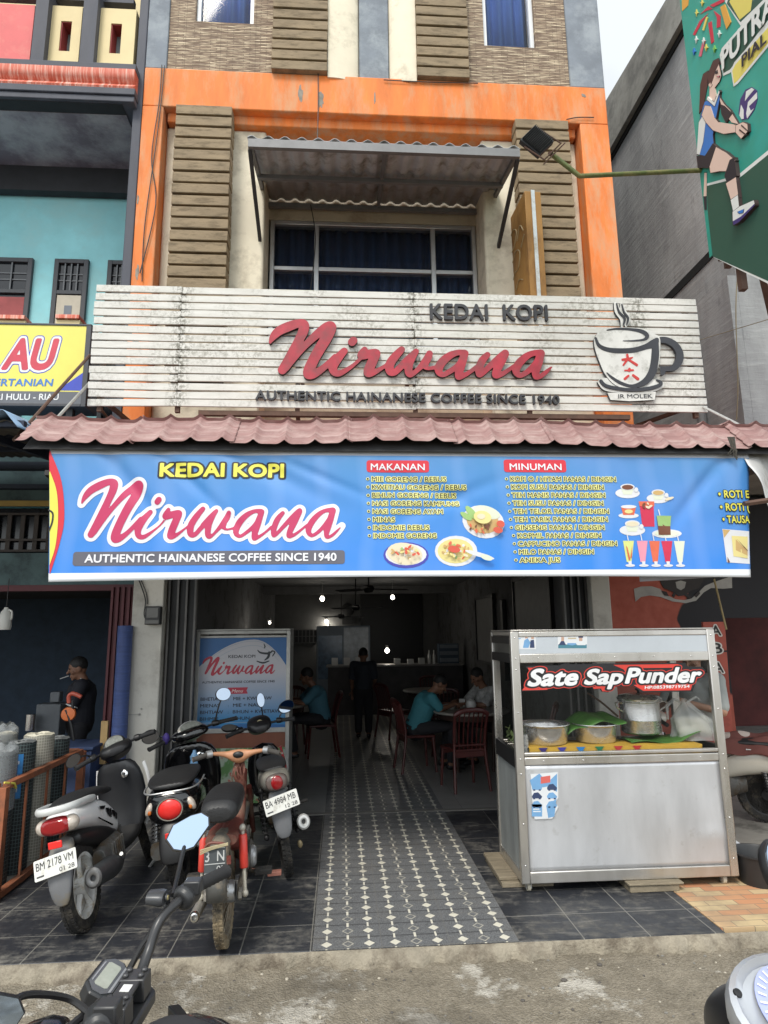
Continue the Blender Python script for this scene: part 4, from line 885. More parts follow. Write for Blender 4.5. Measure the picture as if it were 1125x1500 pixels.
# its shop front below the porch roof
Y0 = .15; zz = lambda y: P(40, y, Y0).z
gt = M('grey_teal_paint', (.10, .16, .165), .8, var=.2, dirt=(.06, .085, .09), dirt_amt=.45)
XN = -2.17
npart('lintel', gt, lambda q: q.bx(-12, XN, Y0, Y0+.15, zz(857), zz(810)))
npart('lintel', gt, lambda q: q.bx(-12, XN, Y0, Y0+.15, zz(735), 3.9))
npart('yellow_strip', M('ochre_paint', (.40, .27, .07), .7), lambda q: q.bx(-12, XN, Y0-.03, Y0, zz(742), zz(734)))
npart('lintel', M('navy_beam', (.02, .03, .05), .6), lambda q: (q.bx(-12, XN, Y0-.10, Y0, zz(718), zz(712)), q.bx(-12, XN, Y0-.4, Y0-.3, zz(700), zz(690))))
def grille(q):
    q.bx(-12, XN, Y0+.10, Y0+.12, zz(810), zz(742), 1)
    for z in (zz(806), zz(790), zz(752)): q.bx(-12, XN, Y0+.03, Y0+.05, z-.012, z+.012)
    for i in range(70): q.bx(-12+i*.14, -12+i*.14+.045, Y0+.051, Y0+.07, zz(806), zz(752))
npart('ventilation_grille', [M('grille_brown', (.055, .045, .04), .7), MC['black_pane']], grille)
npart('door_header', M('maroon_paint', (.10, .022, .028), .6, var=.2), lambda q: q.bx(-12, XN, Y0-.02, Y0+.1, zz(866), zz(857)-.002))
npart('inner_wall', M('navy_wall', (.035, .055, .085), .85, var=.2), lambda q: q.bx(-12, -2.2, 4.6, 4.7, 0, 3))
npart('ceiling', M('dark_ceiling', (.03, .03, .03), .9), lambda q: q.bx(-12, -2.2, Y0+.15, 4.6, zz(857)+.1, zz(857)+.2))  # plain dark ceiling colour, shared with the red shop
mar = MC['maroon_paint']
def fold(q):
    xa, xb = P(163, 950, .1).x, P(196, 950, .1).x; n = 9
    for i in range(n): x = xa+(xb-xa)*i/(n-1); q.bx(x-.012, x+.012, .02+.03*(i % 2), .12, .01, zz(862)); 
    q.bx(xa, xb, .09, .10, .01, zz(862))
npart('folding_door', mar, fold)
npart('inner_post', M('maroon_post', (.07, .02, .025), .7), lambda q: (q.bx(-3.62, -3.42, 4.4, 4.6, 0, 3), q.bx(-2.75, -2.6, 3.0, 3.2, 0, 3)))
# blue sheet roof of the left neighbour
blue_roof = M('blue_roof_sheet', (.22, .34, .50), .5, var=.15, scale=5)
q = MB(); x1 = P(27, 610, -2.2).x; zf, zb = P(10, 606, -2.2).z, P(10, 606, -2.2).z+.2
def brf(u, v): x = -12+(x1+12)*u; t = (x-x1)/.24 % 1; return Vector((x, -2.2+1.75*v, zf+(zb-zf)*v+.035*math.exp(-((t-.5)/.2)**2)-(.10*max(0, (u-.985)/.015)**2)))
q.grid(brf, 500, 8); br = q.build('blue_roof', [blue_roof], solid=.004, loc=(-5, -1.3, zf)); tag(br, 'light blue metal sheet roof edge at far left beside the pink roof', 'roof')
q = MB()
for y in (-2.05, -1.5, -.95): q.bar((-12, y, zf+(y+2.2)*(zb-zf)/1.75-.05), (x1-.02, y, zf+(y+2.2)*(zb-zf)/1.75-.05), .05, .05)
for x in (-2.75, -3.6, -4.6): q.bar((x, -2.1, zf-.09), (x, -.4, zb-.10), .05, .06)
q.build('roof_frame', M('navy_steel', (.018, .026, .05), .6), br)
q = MB(); q.grid(lambda u, v: Vector((-12+(x1+11.95)*u, -2.1+1.75*v, zf-.02+(zb-zf)*v+.008*math.sin(u*700))), 600, 1); q.build('roof_underside', M('tan_underside', (.11, .10, .085), .8, var=.2), br, solid=.003)

# ------------------------------------------------------------------ yellow light-box sign of the left shop
AY = -.72; p0_, p1_ = P(-160, 478, AY), P(127, 482, AY); zb_ = P(127, 592, AY).z; zt_ = P(127, 478, AY).z
aus = thing('shop_sign', 'yellow light-box shop sign with red letters AU and a grey foot strip', 'sign', (-3.2, AY, zb_))
q = MB(); X0, X1 = p0_.x, p1_.x; q.bx(X0, X1+.05, AY+.003, AY+.28, zb_-.03, zt_+.02); q.bx(X0, X1+.05, AY-.012, AY+.002, zt_-.0, zt_+.02); q.bx(X1-.0, X1+.05, AY-.012, AY+.002, zb_-.03, zt_); q.bx(X0, X1, AY-.012, AY+.002, zb_-.03, zb_)
q.build('case', M('charcoal_case', (.05, .052, .06), .5), aus, bevel=.004)
q = MB(); fA = lambda u, v, d=0: Vector((u, AY-d, v)); az = lambda x, y: (P(x, y, AY).x, P(x, y, AY).z)
zs = P(100, 574, AY).z; q.prism([(X0, zs), (X1, zs), (X1, zt_), (X0, zt_)], fA, 0, .003, 0); q.prism([(X0, zb_), (X1, zb_), (X1, zs-.001), (X0, zs-.001)], fA, 0, .003, 1)
q.prism([az(84, 572), az(122, 546), az(122, 572.5)], fA, .003, .005, 2)
q.build('face', [M('sign_yellow', (.74, .66, .13), .35, var=.05), M('sign_grey', (.12, .125, .14), .4), M('sign_blue', (.045, .07, .45), .4)], aus)
def au(s, x0, y0, x1, h, m, out=None, off=.03, sh=0, lift=.006, ow=.1):
    o = P(x0, y0, AY); wd = P(x1, y0, AY).x-o.x; hh = o.z-P(x0, y0+h, AY).z; base = text_mesh(s, off, sh)[3]
    for mm, of, lf in ((out or []) + [(m, off, lift)]):
        q = MB(); put_text(q, s, plane(o, (1, 0, .012)), wd, hh, off=of, shear=sh, lift=lf, grow=base, step=.0002); q.build('lettering', mm, aus, smooth=False)
red_s = M('sign_red', (.55, .05, .08), .4); wh_s = M('sign_white', (.75, .75, .74), .4); bl_s = M('sign_text_blue', (.06, .19, .50), .4)
au('AU', 2, 540, 84, 46, red_s, [(MC['sign_blue'], .15, .004), (wh_s, .12, .005)], .05, .22, .007)
au('ERTANIAN', -8, 565.5, 78, 11, bl_s, None, .03, .08); au('RI HULU - RIAU', -6, 586, 86, 9.5, wh_s, None, .02)
q = MB(); q.bx(-2.7, -2.64, AY+.05, AY+.12, zb_-.35, zb_-.03); q.bx(-3.6, -3.54, AY+.05, AY+.12, zb_-.35, zb_-.03); q.bar((-2.67, AY+.1, zb_-.2), (-2.67, .1, zb_-.2), .05, .05); q.bar((-2.67, AY+.28, zt_-.1), (-2.67, .3, zt_-.1), .05, .05); q.build('bracket', black_iron, aus)

# ------------------------------------------------------------------ ochre blade sign on the right of the window
bs = thing('blade_sign', 'narrow ochre blade sign with steel centre strip by the right louvre panel', 'sign', (2.1, -.5, 5.3))
och = M('ochre_sheet', (.34, .17, .035), .6, var=.2, scale=3, stretch=(1, 1, .3), dirt=(.20, .10, .03), dirt_amt=.5, dirt_scale=3)
Yn = -.75; xa, xb = P(768, 285, Yn).x, P(792, 285, Yn).x; zt = P(780, 281, Yn).z; Yf = -.32
T = Matrix.Translation((xb, Yn, 0)) @ Matrix.Rotation(R(4), 4, 'Z')
q = MB(); q.bx(-(xb-xa), 0, 0, .62, 4.9, zt, 0, T); q.build('panel', och, bs, bevel=.006)
q = MB(); q.bx(-(xb-xa)*.62, -(xb-xa)*.40, -.012, -.001, 4.9, zt+.01, 0, T); q.build('strip', M('bright_strip', (.62, .64, .66), .35, metal=.5, dirt=(.35, .33, .28)), bs)
q = MB()
pgr = M('faded_script', (.42, .34, .20), .6)
for st in ([(.10, .82, .006), (.2, .86, .008), (.3, .80, .006), (.22, .72, .008), (.12, .70, .006)], [(.30, .72, .006), (.40, .80, .006), (.48, .72, .006)], [(.12, .6, .006), (.25, .66, .009), (.36, .60, .008), (.3, .5, .008), (.18, .50, .006), (.10, .42, .006)], [(.4, .62, .006), (.5, .68, .006)], [(.2, .36, .006), (.3, .40, .008), (.4, .36, .006)], [(.14, .26, .006), (.26, .30, .008), (.38, .22, .006), (.3, .14, .006)]):
    q.tube([T @ Vector((-(xb-xa)-.003, .62-a*1.1, 5.0+(zt-5.0)*c)) for a, c, r in spl(st, 4)], .009, 5, flat=.4)
q.build('script', pgr, bs)
q = MB()
for y in (.05, .5): q.bar(T @ Vector((-.05, y, 5.5)), (T @ Vector((-.05, y, 5.5))) + Vector((0, .45, 0)), .03, .03)
q.build('bracket', black_iron, bs)

# ------------------------------------------------------------------ tall bare wall on the right
XW = 4.28
gw = thing('tall_building', 'tall bare grey rendered building side with pale top band at right', 'building', (6, 4, 0))
a, c = PX(990, 0, XW), PX(885, 150, XW); sl = (c.z-a.z)/(c.y-a.y); zt0 = lambda y: a.z+(y-a.y)*sl*.55+.06
q = MB(); q.prism([(-.75, 3.35), (14, 3.35), (14, zt0(14)), (-.75, zt0(-.75))], lambda u, v, d: Vector((XW+d, u, v)), 0, 5); q.build('wall', rawwall, gw)
pb = M('pale_render', (.33, .32, .29), .85, var=.2, scale=2.5, dirt=(.20, .195, .18), dirt_amt=.5, dirt_scale=3, bump=.2)
zl = PX(997, 50, XW).z
q = MB(); q.prism([(-.76, zl), (14, zl-.02), (14, zt0(14)+.01), (-.76, zt0(-.76)+.01)], lambda u, v, d: Vector((XW-.09+d, u, v)), 0, .4); q.build('top_band', pb, gw)
q = MB(); z2 = PX(1042, 372, XW).z; q.bx(XW-.012, XW+.02, -.74, 14, z2-.06, z2+.05); q.bx(XW-.02, XW+.01, -.74, 14, zl-.09, zl); q.build('joint', M('groove_shadow_black', (.008, .008, .008), .9), gw)  # black groove below; upper strip paints in the shadow line under the top band
q = MB(); q.bx(XW-.10, XW-.002, -.75, 14, 3.4, z2-.5); q.build('lower_wall', rawwall, gw)
q = MB(); q.tube([(XW-.16, -.1, 3.2), (XW-.16, -.1, 5.4)], .05, 10); q.build('pipe', M('grey_pipe', (.19, .195, .20), .6), gw)
q = MB(); q.tube(spl([tuple(PX(1083, 375, XW-.03)), tuple(PX(1078, 450, XW-.14)), tuple(PX(1081, 560, XW-.14)), tuple(PX(1079, 615, XW-.14))], 5), .006, 5); q.tube([PX(1018, 500, XW-.14), PX(1125, 468, XW-.14)], .004, 4); tag(q.build('wall_cable', M('tan_cable', (.30, .25, .16), .7), loc=tuple(PX(1080, 615, XW-.14))), 'thin cables running across the grey wall right of signboard', 'cable')

# ------------------------------------------------------------------ red camouflage shop on the right
rs = thing('red_shop', 'low shop front painted red with black camouflage and an eagle emblem', 'building', (4.5, .2, 0))
def camo():
    b = NB('red_camouflage', .8); n = b.noise(1.15, 3, None, .5); n2 = b.noise(7, 6); x, y, z = b.sep()
    c = b.mix(b.rng(n2, .3, .7), (.32, .07, .045), (.42, .11, .075)); c = b.mix(b.rng(b.math('ADD', b.math('MULTIPLY', n, .8), b.math('ADD', b.math('MULTIPLY', b.math('SUBTRACT', x, 3.75), .30), b.math('MULTIPLY', b.math('SUBTRACT', z, 2.1), .10))), .52, .535), c, (.018, .018, .022)); b.col(c); return b.m
cm = camo(); RX, RZ = P(1060, 900, .3).x, P(1080, 905, .3).z
q = MB(); q.bx(2.935, RX, .30, .5, 0, 3.3); q.build('wall', cm, rs); q = MB(); q.bx(RX, 9, .30, .5, RZ, 3.3); q.build('wall', cm, rs)
q = MB(); q.bx(2.94, 9, 5, 5.2, 0, 3.3); q.build('inner_wall', M('inner_red', (.10, .02, .018), .8, var=.4, scale=2), rs)
q = MB(); q.bx(2.9, 9, .5, 5.0, 3.0, 3.1); q.build('ceiling', MC['dark_ceiling'], rs)
q = MB(); fR = lambda u, v, d=0: Vector((u, .30-d, v)); rz_ = lambda L: [(P(x, y, .30).x, P(x, y, .30).z) for x, y in L]
zz5 = lambda L: rz_([(880+x/4.592, 820+y/4.592) for x, y in L])
q.prism(zz5([(222, 195), (270, 180), (340, 178), (395, 195), (440, 235), (500, 265), (560, 272), (610, 260), (660, 215), (700, 175), (760, 150), (880, 110), (882, 190), (820, 195), (740, 190), (690, 220), (640, 275), (570, 292), (480, 280), (400, 250), (330, 240), (270, 250), (232, 282)]), fR, .001, .006, 0)
q.prism(zz5([(390, 130), (430, 60), (540, 40), (650, 60), (690, 130), (660, 190), (600, 210), (565, 240), (520, 245), (480, 215), (420, 190)]), fR, .006, .010, 1)
q.prism(zz5([(500, 150), (535, 140), (570, 150), (560, 190), (535, 205), (508, 190)]), fR, .010, .013, 0)
for L in ([(404, 208), (440, 215), (455, 245), (425, 240)], [(625, 240), (660, 210), (665, 228), (640, 255)], [(475, 240), (500, 205), (510, 215), (490, 255)], [(565, 215), (610, 255), (590, 260), (560, 240)]): q.prism(zz5(L), fR, .0062, .0112, 1)
q.build('emblem', [M('chalk_white', (.36, .35, .33), .8, var=.2), M('emblem_black', (.035, .03, .03), .8)], rs, smooth=False)
# leaning red name board, five letters one below the other
ab = thing('name_board', 'narrow red board with letters ABADI one below another behind food cart', 'sign', (3.0, -.35, 0))
YA = -.30; A0, A1 = P(1035, 912, YA), P(1076, 1062, YA); dn = (A1-A0)-Vector((P(1062, 912, YA).x-P(1037, 912, YA).x, 0, 0))*.0
top = P(1036, 911, YA); botm = P(1046, 1062, YA); vdn = (botm-top); wB = P(1062, 912, YA).x-top.x; vx = Vector((1, 0, 0))
brd = M('board_red', (.42, .085, .055), .6, var=.15, scale=4, dirt=(.28, .07, .05), dirt_amt=.4)
def bq(a, c): return [(top + vdn*t + vx*(wB*s)).to_tuple() for t, s in ((a, -.25), (a, 1), (c, 1), (c, -.25))]
for a, c in ((0, .285), (.30, 1.12)):
    q = MB(); L = bq(a, c); q.prism([(p[0], p[2]) for p in L], lambda u, v, d: Vector((u, YA+d, v)), 0, .03); q.build('board', brd, ab, bevel=.003)
for i, ch in enumerate('ABADI'):
    o = top + vdn*(.135+.175*i+(.015 if i > 1 else 0)) + vx*wB*.18; hh = -vdn.z*.105
    for mm, of, lf in ((M('letter_white', (.70, .68, .64), .6), .13, .003), (M('letter_black2', (.02, .02, .02), .6), .02, .006)):
        q = MB(); put_text(q, ch, plane(o+Vector((0, -.001, 0))), wB*.55 if ch != 'I' else wB*.12, hh, off=of, lift=lf, grow=text_mesh(ch, .02)[3]); q.build('lettering', mm, ab, smooth=False)
q = MB(); q.tube([P(1046, 848, -.9), P(1064, 922, -.9)], .009, 6); tag(q.build('bamboo_stick', M('bamboo_pole', (.42, .33, .16), .6), loc=tuple(P(1064, 922, -.9))), 'thin bamboo stick hanging under right end of the banner', 'stick')
# silver sheeting beyond the banner end
sv = M('silver_sheet', (.50, .50, .49), .5, metal=.25, var=.15, scale=4, dirt=(.25, .24, .22), dirt_amt=.4)
YS = -2.28; s0 = P(1080, 650, YS); s1 = P(1092, 782, YS)
def svf(u, v):
    t = v*3 % 1; return Vector((s0.x-.02+u*2.6+.10*v, YS-.25*v+.10*math.sin(u*17)+.03*math.sin(u*40+v*9), s0.z+(s1.z-s0.z)*v+.05*math.sin(u*14+1)+.02*t))
q = MB(); q.grid(svf, 60, 24); so = q.build('metal_awning', sv, solid=.004, loc=tuple(s1)); tag(so, 'crumpled silver metal sheet awning beside right end of the banner', 'awning')
q = MB(); q.tube([P(1090, 738, YS-.3), P(1160, 728, YS-.3)], .02, 6); q.build('binding_wire', rust_iron, so)

# ------------------------------------------------------------------ volleyball billboard across the pavement
XB = 3.1
bb = thing('billboard', 'green volleyball tournament billboard with a player digging the ball', 'billboard', (XB, -2.5, 0))
bp = lambda x, y: (lambda p: (p.y, p.z))(PX(x, y, XB)); fBB = lambda u, v, d=0: Vector((XB-d, u, v))
zq = lambda L: [bp(960+x/3.848, y/3.848) for x, y in L]
def m_(n, c): return flatm('poster_'+n, c, .5)
yfar = (PX(993, 0, XB).y+PX(1042, 375, XB).y)/2; zbt = PX(1042, 375, XB).z; ynear = -4.3; ztop = PX(993, 0, XB).z+1.6
def bbm():
    b = NB('billboard_print', .45); x, y, z = b.sep(); n = b.noise(1.6, 4); 
    c = b.mix(b.rng(z, zbt, zbt+1.3), (.02, .26, .20), (.035, .33, .26)); c = b.mix(b.rng(n, .5, .7, 0, .5), c, (.03, .40, .38)); c = b.mix(b.math('MULTIPLY', b.rng(b.noise(3.2, 3), .6, .7), .3), c, (.10, .42, .12)); b.col(c); b.bump(b.noise(3, 2), .15, .02); return b.m
q = MB(); q.bx(XB, XB+.004, ynear, yfar, zbt, ztop); q.build('sheet', bbm(), bb)
q = MB()
for z in (zbt+.03, zbt+1.2, ztop-.05): q.bx(XB+.006, XB+.05, ynear, yfar-.02, z-.02, z+.02)
for y in (yfar-.05, -3.2, ynear+.05): q.bx(XB+.052, XB+.09, y-.02, y+.02, zbt-.05, ztop)
q.bx(XB+.05, XB+.10, ynear, yfar-.1, zbt-.16, zbt-.10); q.bar((XB+.07, -2.6, zbt-.2), (XB+1.2, -1.2, zbt-.2), .05, .05); q.bar((XB+.07, -2.4, zbt-.45), (XB+.07, -2.4, zbt), .05, .05)
q.build('frame', rust_iron, bb)
q = MB(); q.bx(XB-.01, XB+.11, -4.1, -4.0, ZG, zbt+.4); q.build('post', rust_iron, bb)
gr_d = m_('deep_green', (.025, .085, .06)); wh = m_('white', (.70, .72, .70)); skin = m_('skin', (.70, .52, .44)); hair = m_('hair', (.075, .03, .028)); bl = m_('blue', (.035, .18, .55)); navy = m_('navy', (.05, .035, .16)); blk = m_('black', (.02, .02, .028)); yl = m_('yellow', (.72, .62, .14)); rd = m_('red', (.55, .03, .06)); pk = m_('pink', (.66, .14, .20)); ln = m_('line', (.05, .03, .03)); org = m_('orange', (.70, .36, .06))
def art(nm, items, ink_=False):
    ms = []; q = MB()
    if ink_:
        it2 = []
        for L, m in items:
            cx_ = sum(a for a, c in L)/len(L); cy_ = sum(c for a, c in L)/len(L)
            it2 += [([(a+3.2*(a-cx_)/max(1, math.hypot(a-cx_, c-cy_)), c+3.2*(c-cy_)/max(1, math.hypot(a-cx_, c-cy_))) for a, c in L], ln), (L, m)]
        items = it2
    for i, (L, m) in enumerate(items):
        if m not in ms: ms.append(m)
        q.prism(zq(L), fBB, .0, .003+.0007*i, ms.index(m))
    return q.build(nm, ms, bb, smooth=False)
art('backdrop', [([(293, 1035), (470, 985), (640, 845), (640, 1600), (330, 1450), (296, 1180)], wh), ([(293, 1048), (480, 1000), (640, 870), (900, 700), (900, 1700), (325, 1446), (296, 1180)], gr_d)])
art('fireworks', [([(212, 195), (250, 120), (300, 75), (265, 125), (225, 200)], rd), ([(255, 80), (300, 35), (325, 50), (290, 60)], rd), ([(330, 60), (370, 90), (368, 150), (348, 158), (350, 100)], rd), ([(300, 130), (318, 120), (332, 235), (318, 248)], rd), ([(310, 30), (390, -10), (390, 10), (330, 40)], rd), ([(248, 318), (272, 225), (285, 225), (262, 318)], pk), ([(268, 170), (290, 95), (300, 100), (278, 172)], yl), ([(370, 40), (395, 25), (430, 125), (405, 165)], org)] + [([(cx_-9, cy_), (cx_-2, cy_+6), (cx_, cy_+22), (cx_+3, cy_+6), (cx_+11, cy_), (cx_+3, cy_-6), (cx_, cy_-20), (cx_-2, cy_-6)], m) for cx_, cy_, m in ((235, 72, yl), (267, 15, yl), (234, 222, wh), (290, 268, yl), (276, 230, wh), (222, 290, bl), (365, 190, wh), (338, 275, m_('lime', (.2, .5, .1))))])
art('corner_mark', [([(150, -20), (192, -20), (186, 30), (152, 64)], org)])
art('panel', [([(395, 10), (412, -60), (700, -300), (700, -60), (482, 145)], wh), ([(405, 20), (425, -40), (690, -260), (690, -80), (482, 125)], gr_d), ([(420, 10), (440, -30), (560, -80), (540, 60), (478, 112)], yl), ([(366, 310), (380, 270), (640, -30), (800, -200), (800, 0), (640, 130), (425, 410), (385, 428)], wh), ([(374, 318), (386, 282), (640, -10), (800, -180), (800, -20), (640, 112), (424, 392), (388, 412)], gr_d), ([(430, 395), (450, 350), (640, 135), (800, -30), (800, 100), (640, 262), (470, 470), (445, 488)], wh), ([(438, 400), (455, 365), (640, 155), (800, -10), (800, 90), (640, 245), (468, 455), (448, 472)], yl)])
def btext(s, px, py, qx, qy, ux, uy, m, off, lift):
    o, e, t = bp(960+px/3.848, py/3.848), bp(960+qx/3.848, qy/3.848), bp(960+ux/3.848, uy/3.848)
    ex, ey = Vector((0, e[0]-o[0], e[1]-o[1])), Vector((0, t[0]-o[0], t[1]-o[1])); W = text_mesh(s, off)[3]
    q = MB(); put_text(q, s, lambda u, v, d: Vector((XB-d, o[0], o[1]))+ex*(u/W)+ey*v, None, 1, off=off, lift=lift); return q.build('lettering', m, bb, smooth=False)
btext('PUTRA', 385, 395, 690, 55, 383, 275, wh, .05, .018); btext('PIAL', 498, 380, 640, 235, 497, 315, blk, .04, .018)
art('player', [([(278, 975), (292, 975), (290, 1120), (274, 1110)], skin), ([(274, 1110), (290, 1108), (290, 1180), (280, 1180)], blk),
    ([(250, 640), (258, 480), (272, 420), (300, 400), (296, 480), (275, 600)], hair), ([(305, 470), (300, 420), (330, 345), (358, 330), (372, 360), (340, 400), (330, 470)], hair),
    ([(310, 560), (312, 480), (340, 400), (360, 350), (372, 400), (376, 430), (366, 460), (340, 495), (348, 540), (330, 600)], skin), ([(306, 478), (320, 462), (326, 480), (315, 496)], skin),
    ([(320, 475), (318, 420), (340, 350), (360, 332), (368, 352), (345, 395), (330, 450)], hair), ([(344, 408), (356, 396), (358, 412), (348, 416)], blk), ([(355, 432), (370, 428), (368, 436)], pk),
    ([(368, 540), (400, 590), (430, 620), (480, 700), (440, 690), (390, 620)], skin), ([(378, 590), (402, 600), (444, 640), (408, 690), (385, 640)], blk),
    ([(268, 650), (290, 575), (318, 560), (345, 580), (372, 510), (374, 560), (350, 680), (335, 760), (340, 810), (300, 880), (246, 870), (258, 720)], bl), ([(258, 690), (278, 655), (296, 690), (282, 800), (262, 872), (246, 868)], wh), ([(308, 545), (345, 580), (372, 512), (376, 520), (348, 600), (304, 562)], wh),
    ([(276, 650), (295, 595), (325, 600), (345, 660), (370, 690), (470, 705), (470, 745), (400, 755), (340, 735), (300, 690)], skin), ([(470, 708), (510, 690), (535, 700), (538, 740), (500, 782), (470, 748)], skin), ([(505, 705), (538, 735), (536, 741), (502, 712)], ln), ([(495, 730), (530, 758), (526, 762), (492, 737)], ln),
    ([(252, 878), (300, 880), (340, 812), (362, 830), (325, 945), (258, 945)], blk), ([(325, 940), (362, 830), (420, 862), (470, 905), (440, 965), (380, 965), (330, 975)], skin), ([(440, 905), (465, 890), (478, 990), (430, 1040), (412, 990)], blk), ([(420, 1035), (476, 1000), (490, 1110), (450, 1130)], skin), ([(448, 1128), (488, 1100), (496, 1180), (462, 1190)], wh), ([(460, 1195), (500, 1165), (580, 1130), (585, 1150), (500, 1235), (462, 1262)], wh), ([(462, 1248), (510, 1220), (585, 1150), (585, 1160), (500, 1250), (466, 1270)], navy), ([(490, 1195), (525, 1180), (520, 1200), (500, 1205)], bl)], True)
art('ball', [([(470, 640), (480, 560), (510, 505), (545, 490), (575, 510), (578, 560), (560, 620), (525, 670), (490, 678)], navy), ([(476, 650), (485, 590), (500, 620), (500, 670), (488, 672)], wh), ([(525, 575), (575, 520), (576, 555), (530, 600), (540, 625), (560, 610), (520, 668), (515, 640)], wh), ([(515, 515), (545, 496), (560, 505), (530, 540), (508, 570)], wh)])

# ------------------------------------------------------------------ floodlight on a bent green pole
fl = thing('floodlight', 'black finned floodlight on a bent green pipe arm by the billboard', 'floodlight', tuple(P(800, 235, -2.15)))
YP = -2.15; gp = M('green_pipe', (.10, .13, .035), .5, var=.25, scale=10, dirt=(.20, .19, .07), dirt_amt=.5, dirt_scale=8)
q = MB(); e0, e1, e2 = P(808, 226, YP), P(849, 258, YP), P(1125, 245, YP); e3 = e2+(e2-e1)*.4
q.tube([e0, e0+(e1-e0)*.93, e1, e1+(e3-e1)*.04, e3], .020, 10); q.build('arm', gp, fl)
q = MB(); q.bar(e3+Vector((0, 0, -.6)), e3+Vector((0, 0, .6)), .05, .05); q.bar(e3, (3.16, e3.y-.2, e3.z), .04, .04); q.build('arm_clamp', rust_iron, fl)
hc = P(787, 205, YP-.05); ex = (P(808, 190, YP)-P(774, 226, YP)); s_ = P(822, 203, YP-.05); ax1 = (P(812, 201, YP)-P(784, 178, YP)).normalized(); ax2 = (P(768, 206, YP)-P(784, 178, YP)).normalized(); nrm = ax1.cross(ax2).normalized(); ax2 = nrm.cross(ax1).normalized()
if nrm.y > 0: nrm = -nrm
w1, w2 = .215, .20; c0 = hc-ax1*w1/2-ax2*w2/2
TT = Matrix.Translation(c0) @ Matrix((ax1, ax2, nrm)).transposed().to_4x4()
q = MB(); q.bx(0, w1, 0, w2, -.05, 0, 0, TT)
for i in range(13): q.bx(.012+i*.0155, .017+i*.0155, .01, w2-.01, -.0, .028, 0, TT)
q.build('lamp_housing', black_iron, fl, bevel=.003)
q = MB(); br_ = [TT @ Vector(v) for v in ((w1*.9, -.02, -.02), (w1+.07, .02, .0), (w1+.07, w2-.02, .0), (w1*.9, w2+.02, -.02))]
q.tube([TT @ Vector((w1*.3, -.012, -.02)), TT @ Vector((w1+.06, -.012, .01)), TT @ Vector((w1+.06, w2+.012, .01)), TT @ Vector((w1*.3, w2+.012, -.02))], .008, 6); q.tube([TT @ Vector((w1+.08, -.05, .0)), TT @ Vector((w1+.08, w2+.04, .0))], .006, 6); q.tube([TT @ Vector((w1+.05, w2*.6, 0)), e0], .018, 8)
q.build('yoke', rust_iron, fl)
# ------------------------------------------------------------------ stainless food cart
CX0, CX1, CYF, CYB, CZ0, CZ1 = 1.24, 2.80, -2.13, -1.48, .062, 1.775
def steel_mat(name, c0, c1, r0_, r1_, metal=.9, sc_=(1, 1, .25)):
    b = NB(name, .4); mp = b.n('ShaderNodeMapping', Vector=b.tc); mp.inputs['Scale'].default_value = sc_
    n1 = b.noise(2.6, 7, mp.outputs[0], .65); n2 = b.noise(11, 6, None, .7)
    c = b.mix(b.rng(n1, .3, .7), c0, c1); c = b.mix(b.math('MULTIPLY', b.rng(n2, .6, .75), .35), c, (.30, .28, .24))
    b.col(c); b.b.inputs['Metallic'].default_value = metal; b.rough(b.rng(n1, .3, .7, r0_, r1_)); b.bump(b.math('ADD', n1, b.math('MULTIPLY', n2, .15)), .12, .02); return b.m
st_frame = steel_mat('stainless_frame', (.46, .44, .40), (.64, .62, .59), .22, .40, .8)
st_panel = steel_mat('stainless_panel', (.50, .51, .53), (.66, .67, .69), .34, .55, .6)
st_pale = M('pale_panel', (.52, .56, .60), .35, metal=.35, var=.08, scale=3)
glass = M('cart_glass', (.02, .025, .025), .03, var=0, alpha=.10, spec=.9)
cart = thing('food_cart', 'stainless steel glass fronted satay cart with black and red lettering', 'food cart', ((CX0+CX1)/2, (CYF+CYB)/2, 0))
def cpart(name, mats, fn, parent=None, **kw):
    q = MB(); fn(q); return q.build(name, mats, parent or cart, **kw)
t = .062; zA, zB, zC, zD = 1.612, 1.545, .922, .835      # rails: top panel bottom, glass top, glass bottom, panel top
def frame(q):
    for x0, x1 in ((CX0, CX0+t), (CX1-t, CX1)):
        for y0, y1 in ((CYF, CYF+.045), (CYB-.045, CYB)): q.bx(x0, x1, y0, y1, CZ0, CZ1)
        for z0, z1 in ((CZ1-.035, CZ1), (CZ0, CZ0+.07)): q.bx(x0+.004, x1-.004, CYF+.045, CYB-.045, z0, z1)
    for y0, y1 in ((CYF+.003, CYF+.04), (CYB-.04, CYB-.003)):
        for z0, z1 in ((CZ1-.042, CZ1-.002), (zB, zA), (zD+.062, zC), (zD, zD+.055), (CZ0, CZ0+.075)): q.bx(CX0+t, CX1-t, y0, y1, z0, z1)
cpart('frame', st_frame, frame, bevel=.006)
cpart('rivets', chrome, lambda q: [q.ell((CX0+t/2+(i % 2)*(CX1-CX0-t), CYF-.001, z), (.006, .004, .006), n=8) for i, z in enumerate([v for v in (.18, .45, .78, .88, 1.2, 1.50, 1.58, 1.73) for _ in (0, 1)])]+[q.ell((CX0+.2+i*.29, CYF+.002, z), (.005, .004, .005), n=8) for i in range(5) for z in (zD+.028, zA-.03)])
cpart('roof', st_frame, lambda q: q.bx(CX0+.005, CX1-.005, CYF+.005, CYB-.005, CZ1+.001, CZ1+.012), bevel=.004)
top_p = cpart('top_panel', st_pale, lambda q: q.bx(CX0+t, CX1-t, CYF+.010, CYF+.022, zA, CZ1-.042))
lowp = cpart('lower_panel', st_panel, lambda q: q.grid(lambda u, v: Vector((CX0+t+(CX1-CX0-2*t)*u, CYF+.016+.004*math.sin(u*4.2+v*2)*math.sin(v*5)-.006*math.exp(-((u-.93)**2+(v-.28)**2)/.006), CZ0+.075+(zD-CZ0-.075)*v)), 36, 24), solid=.006)
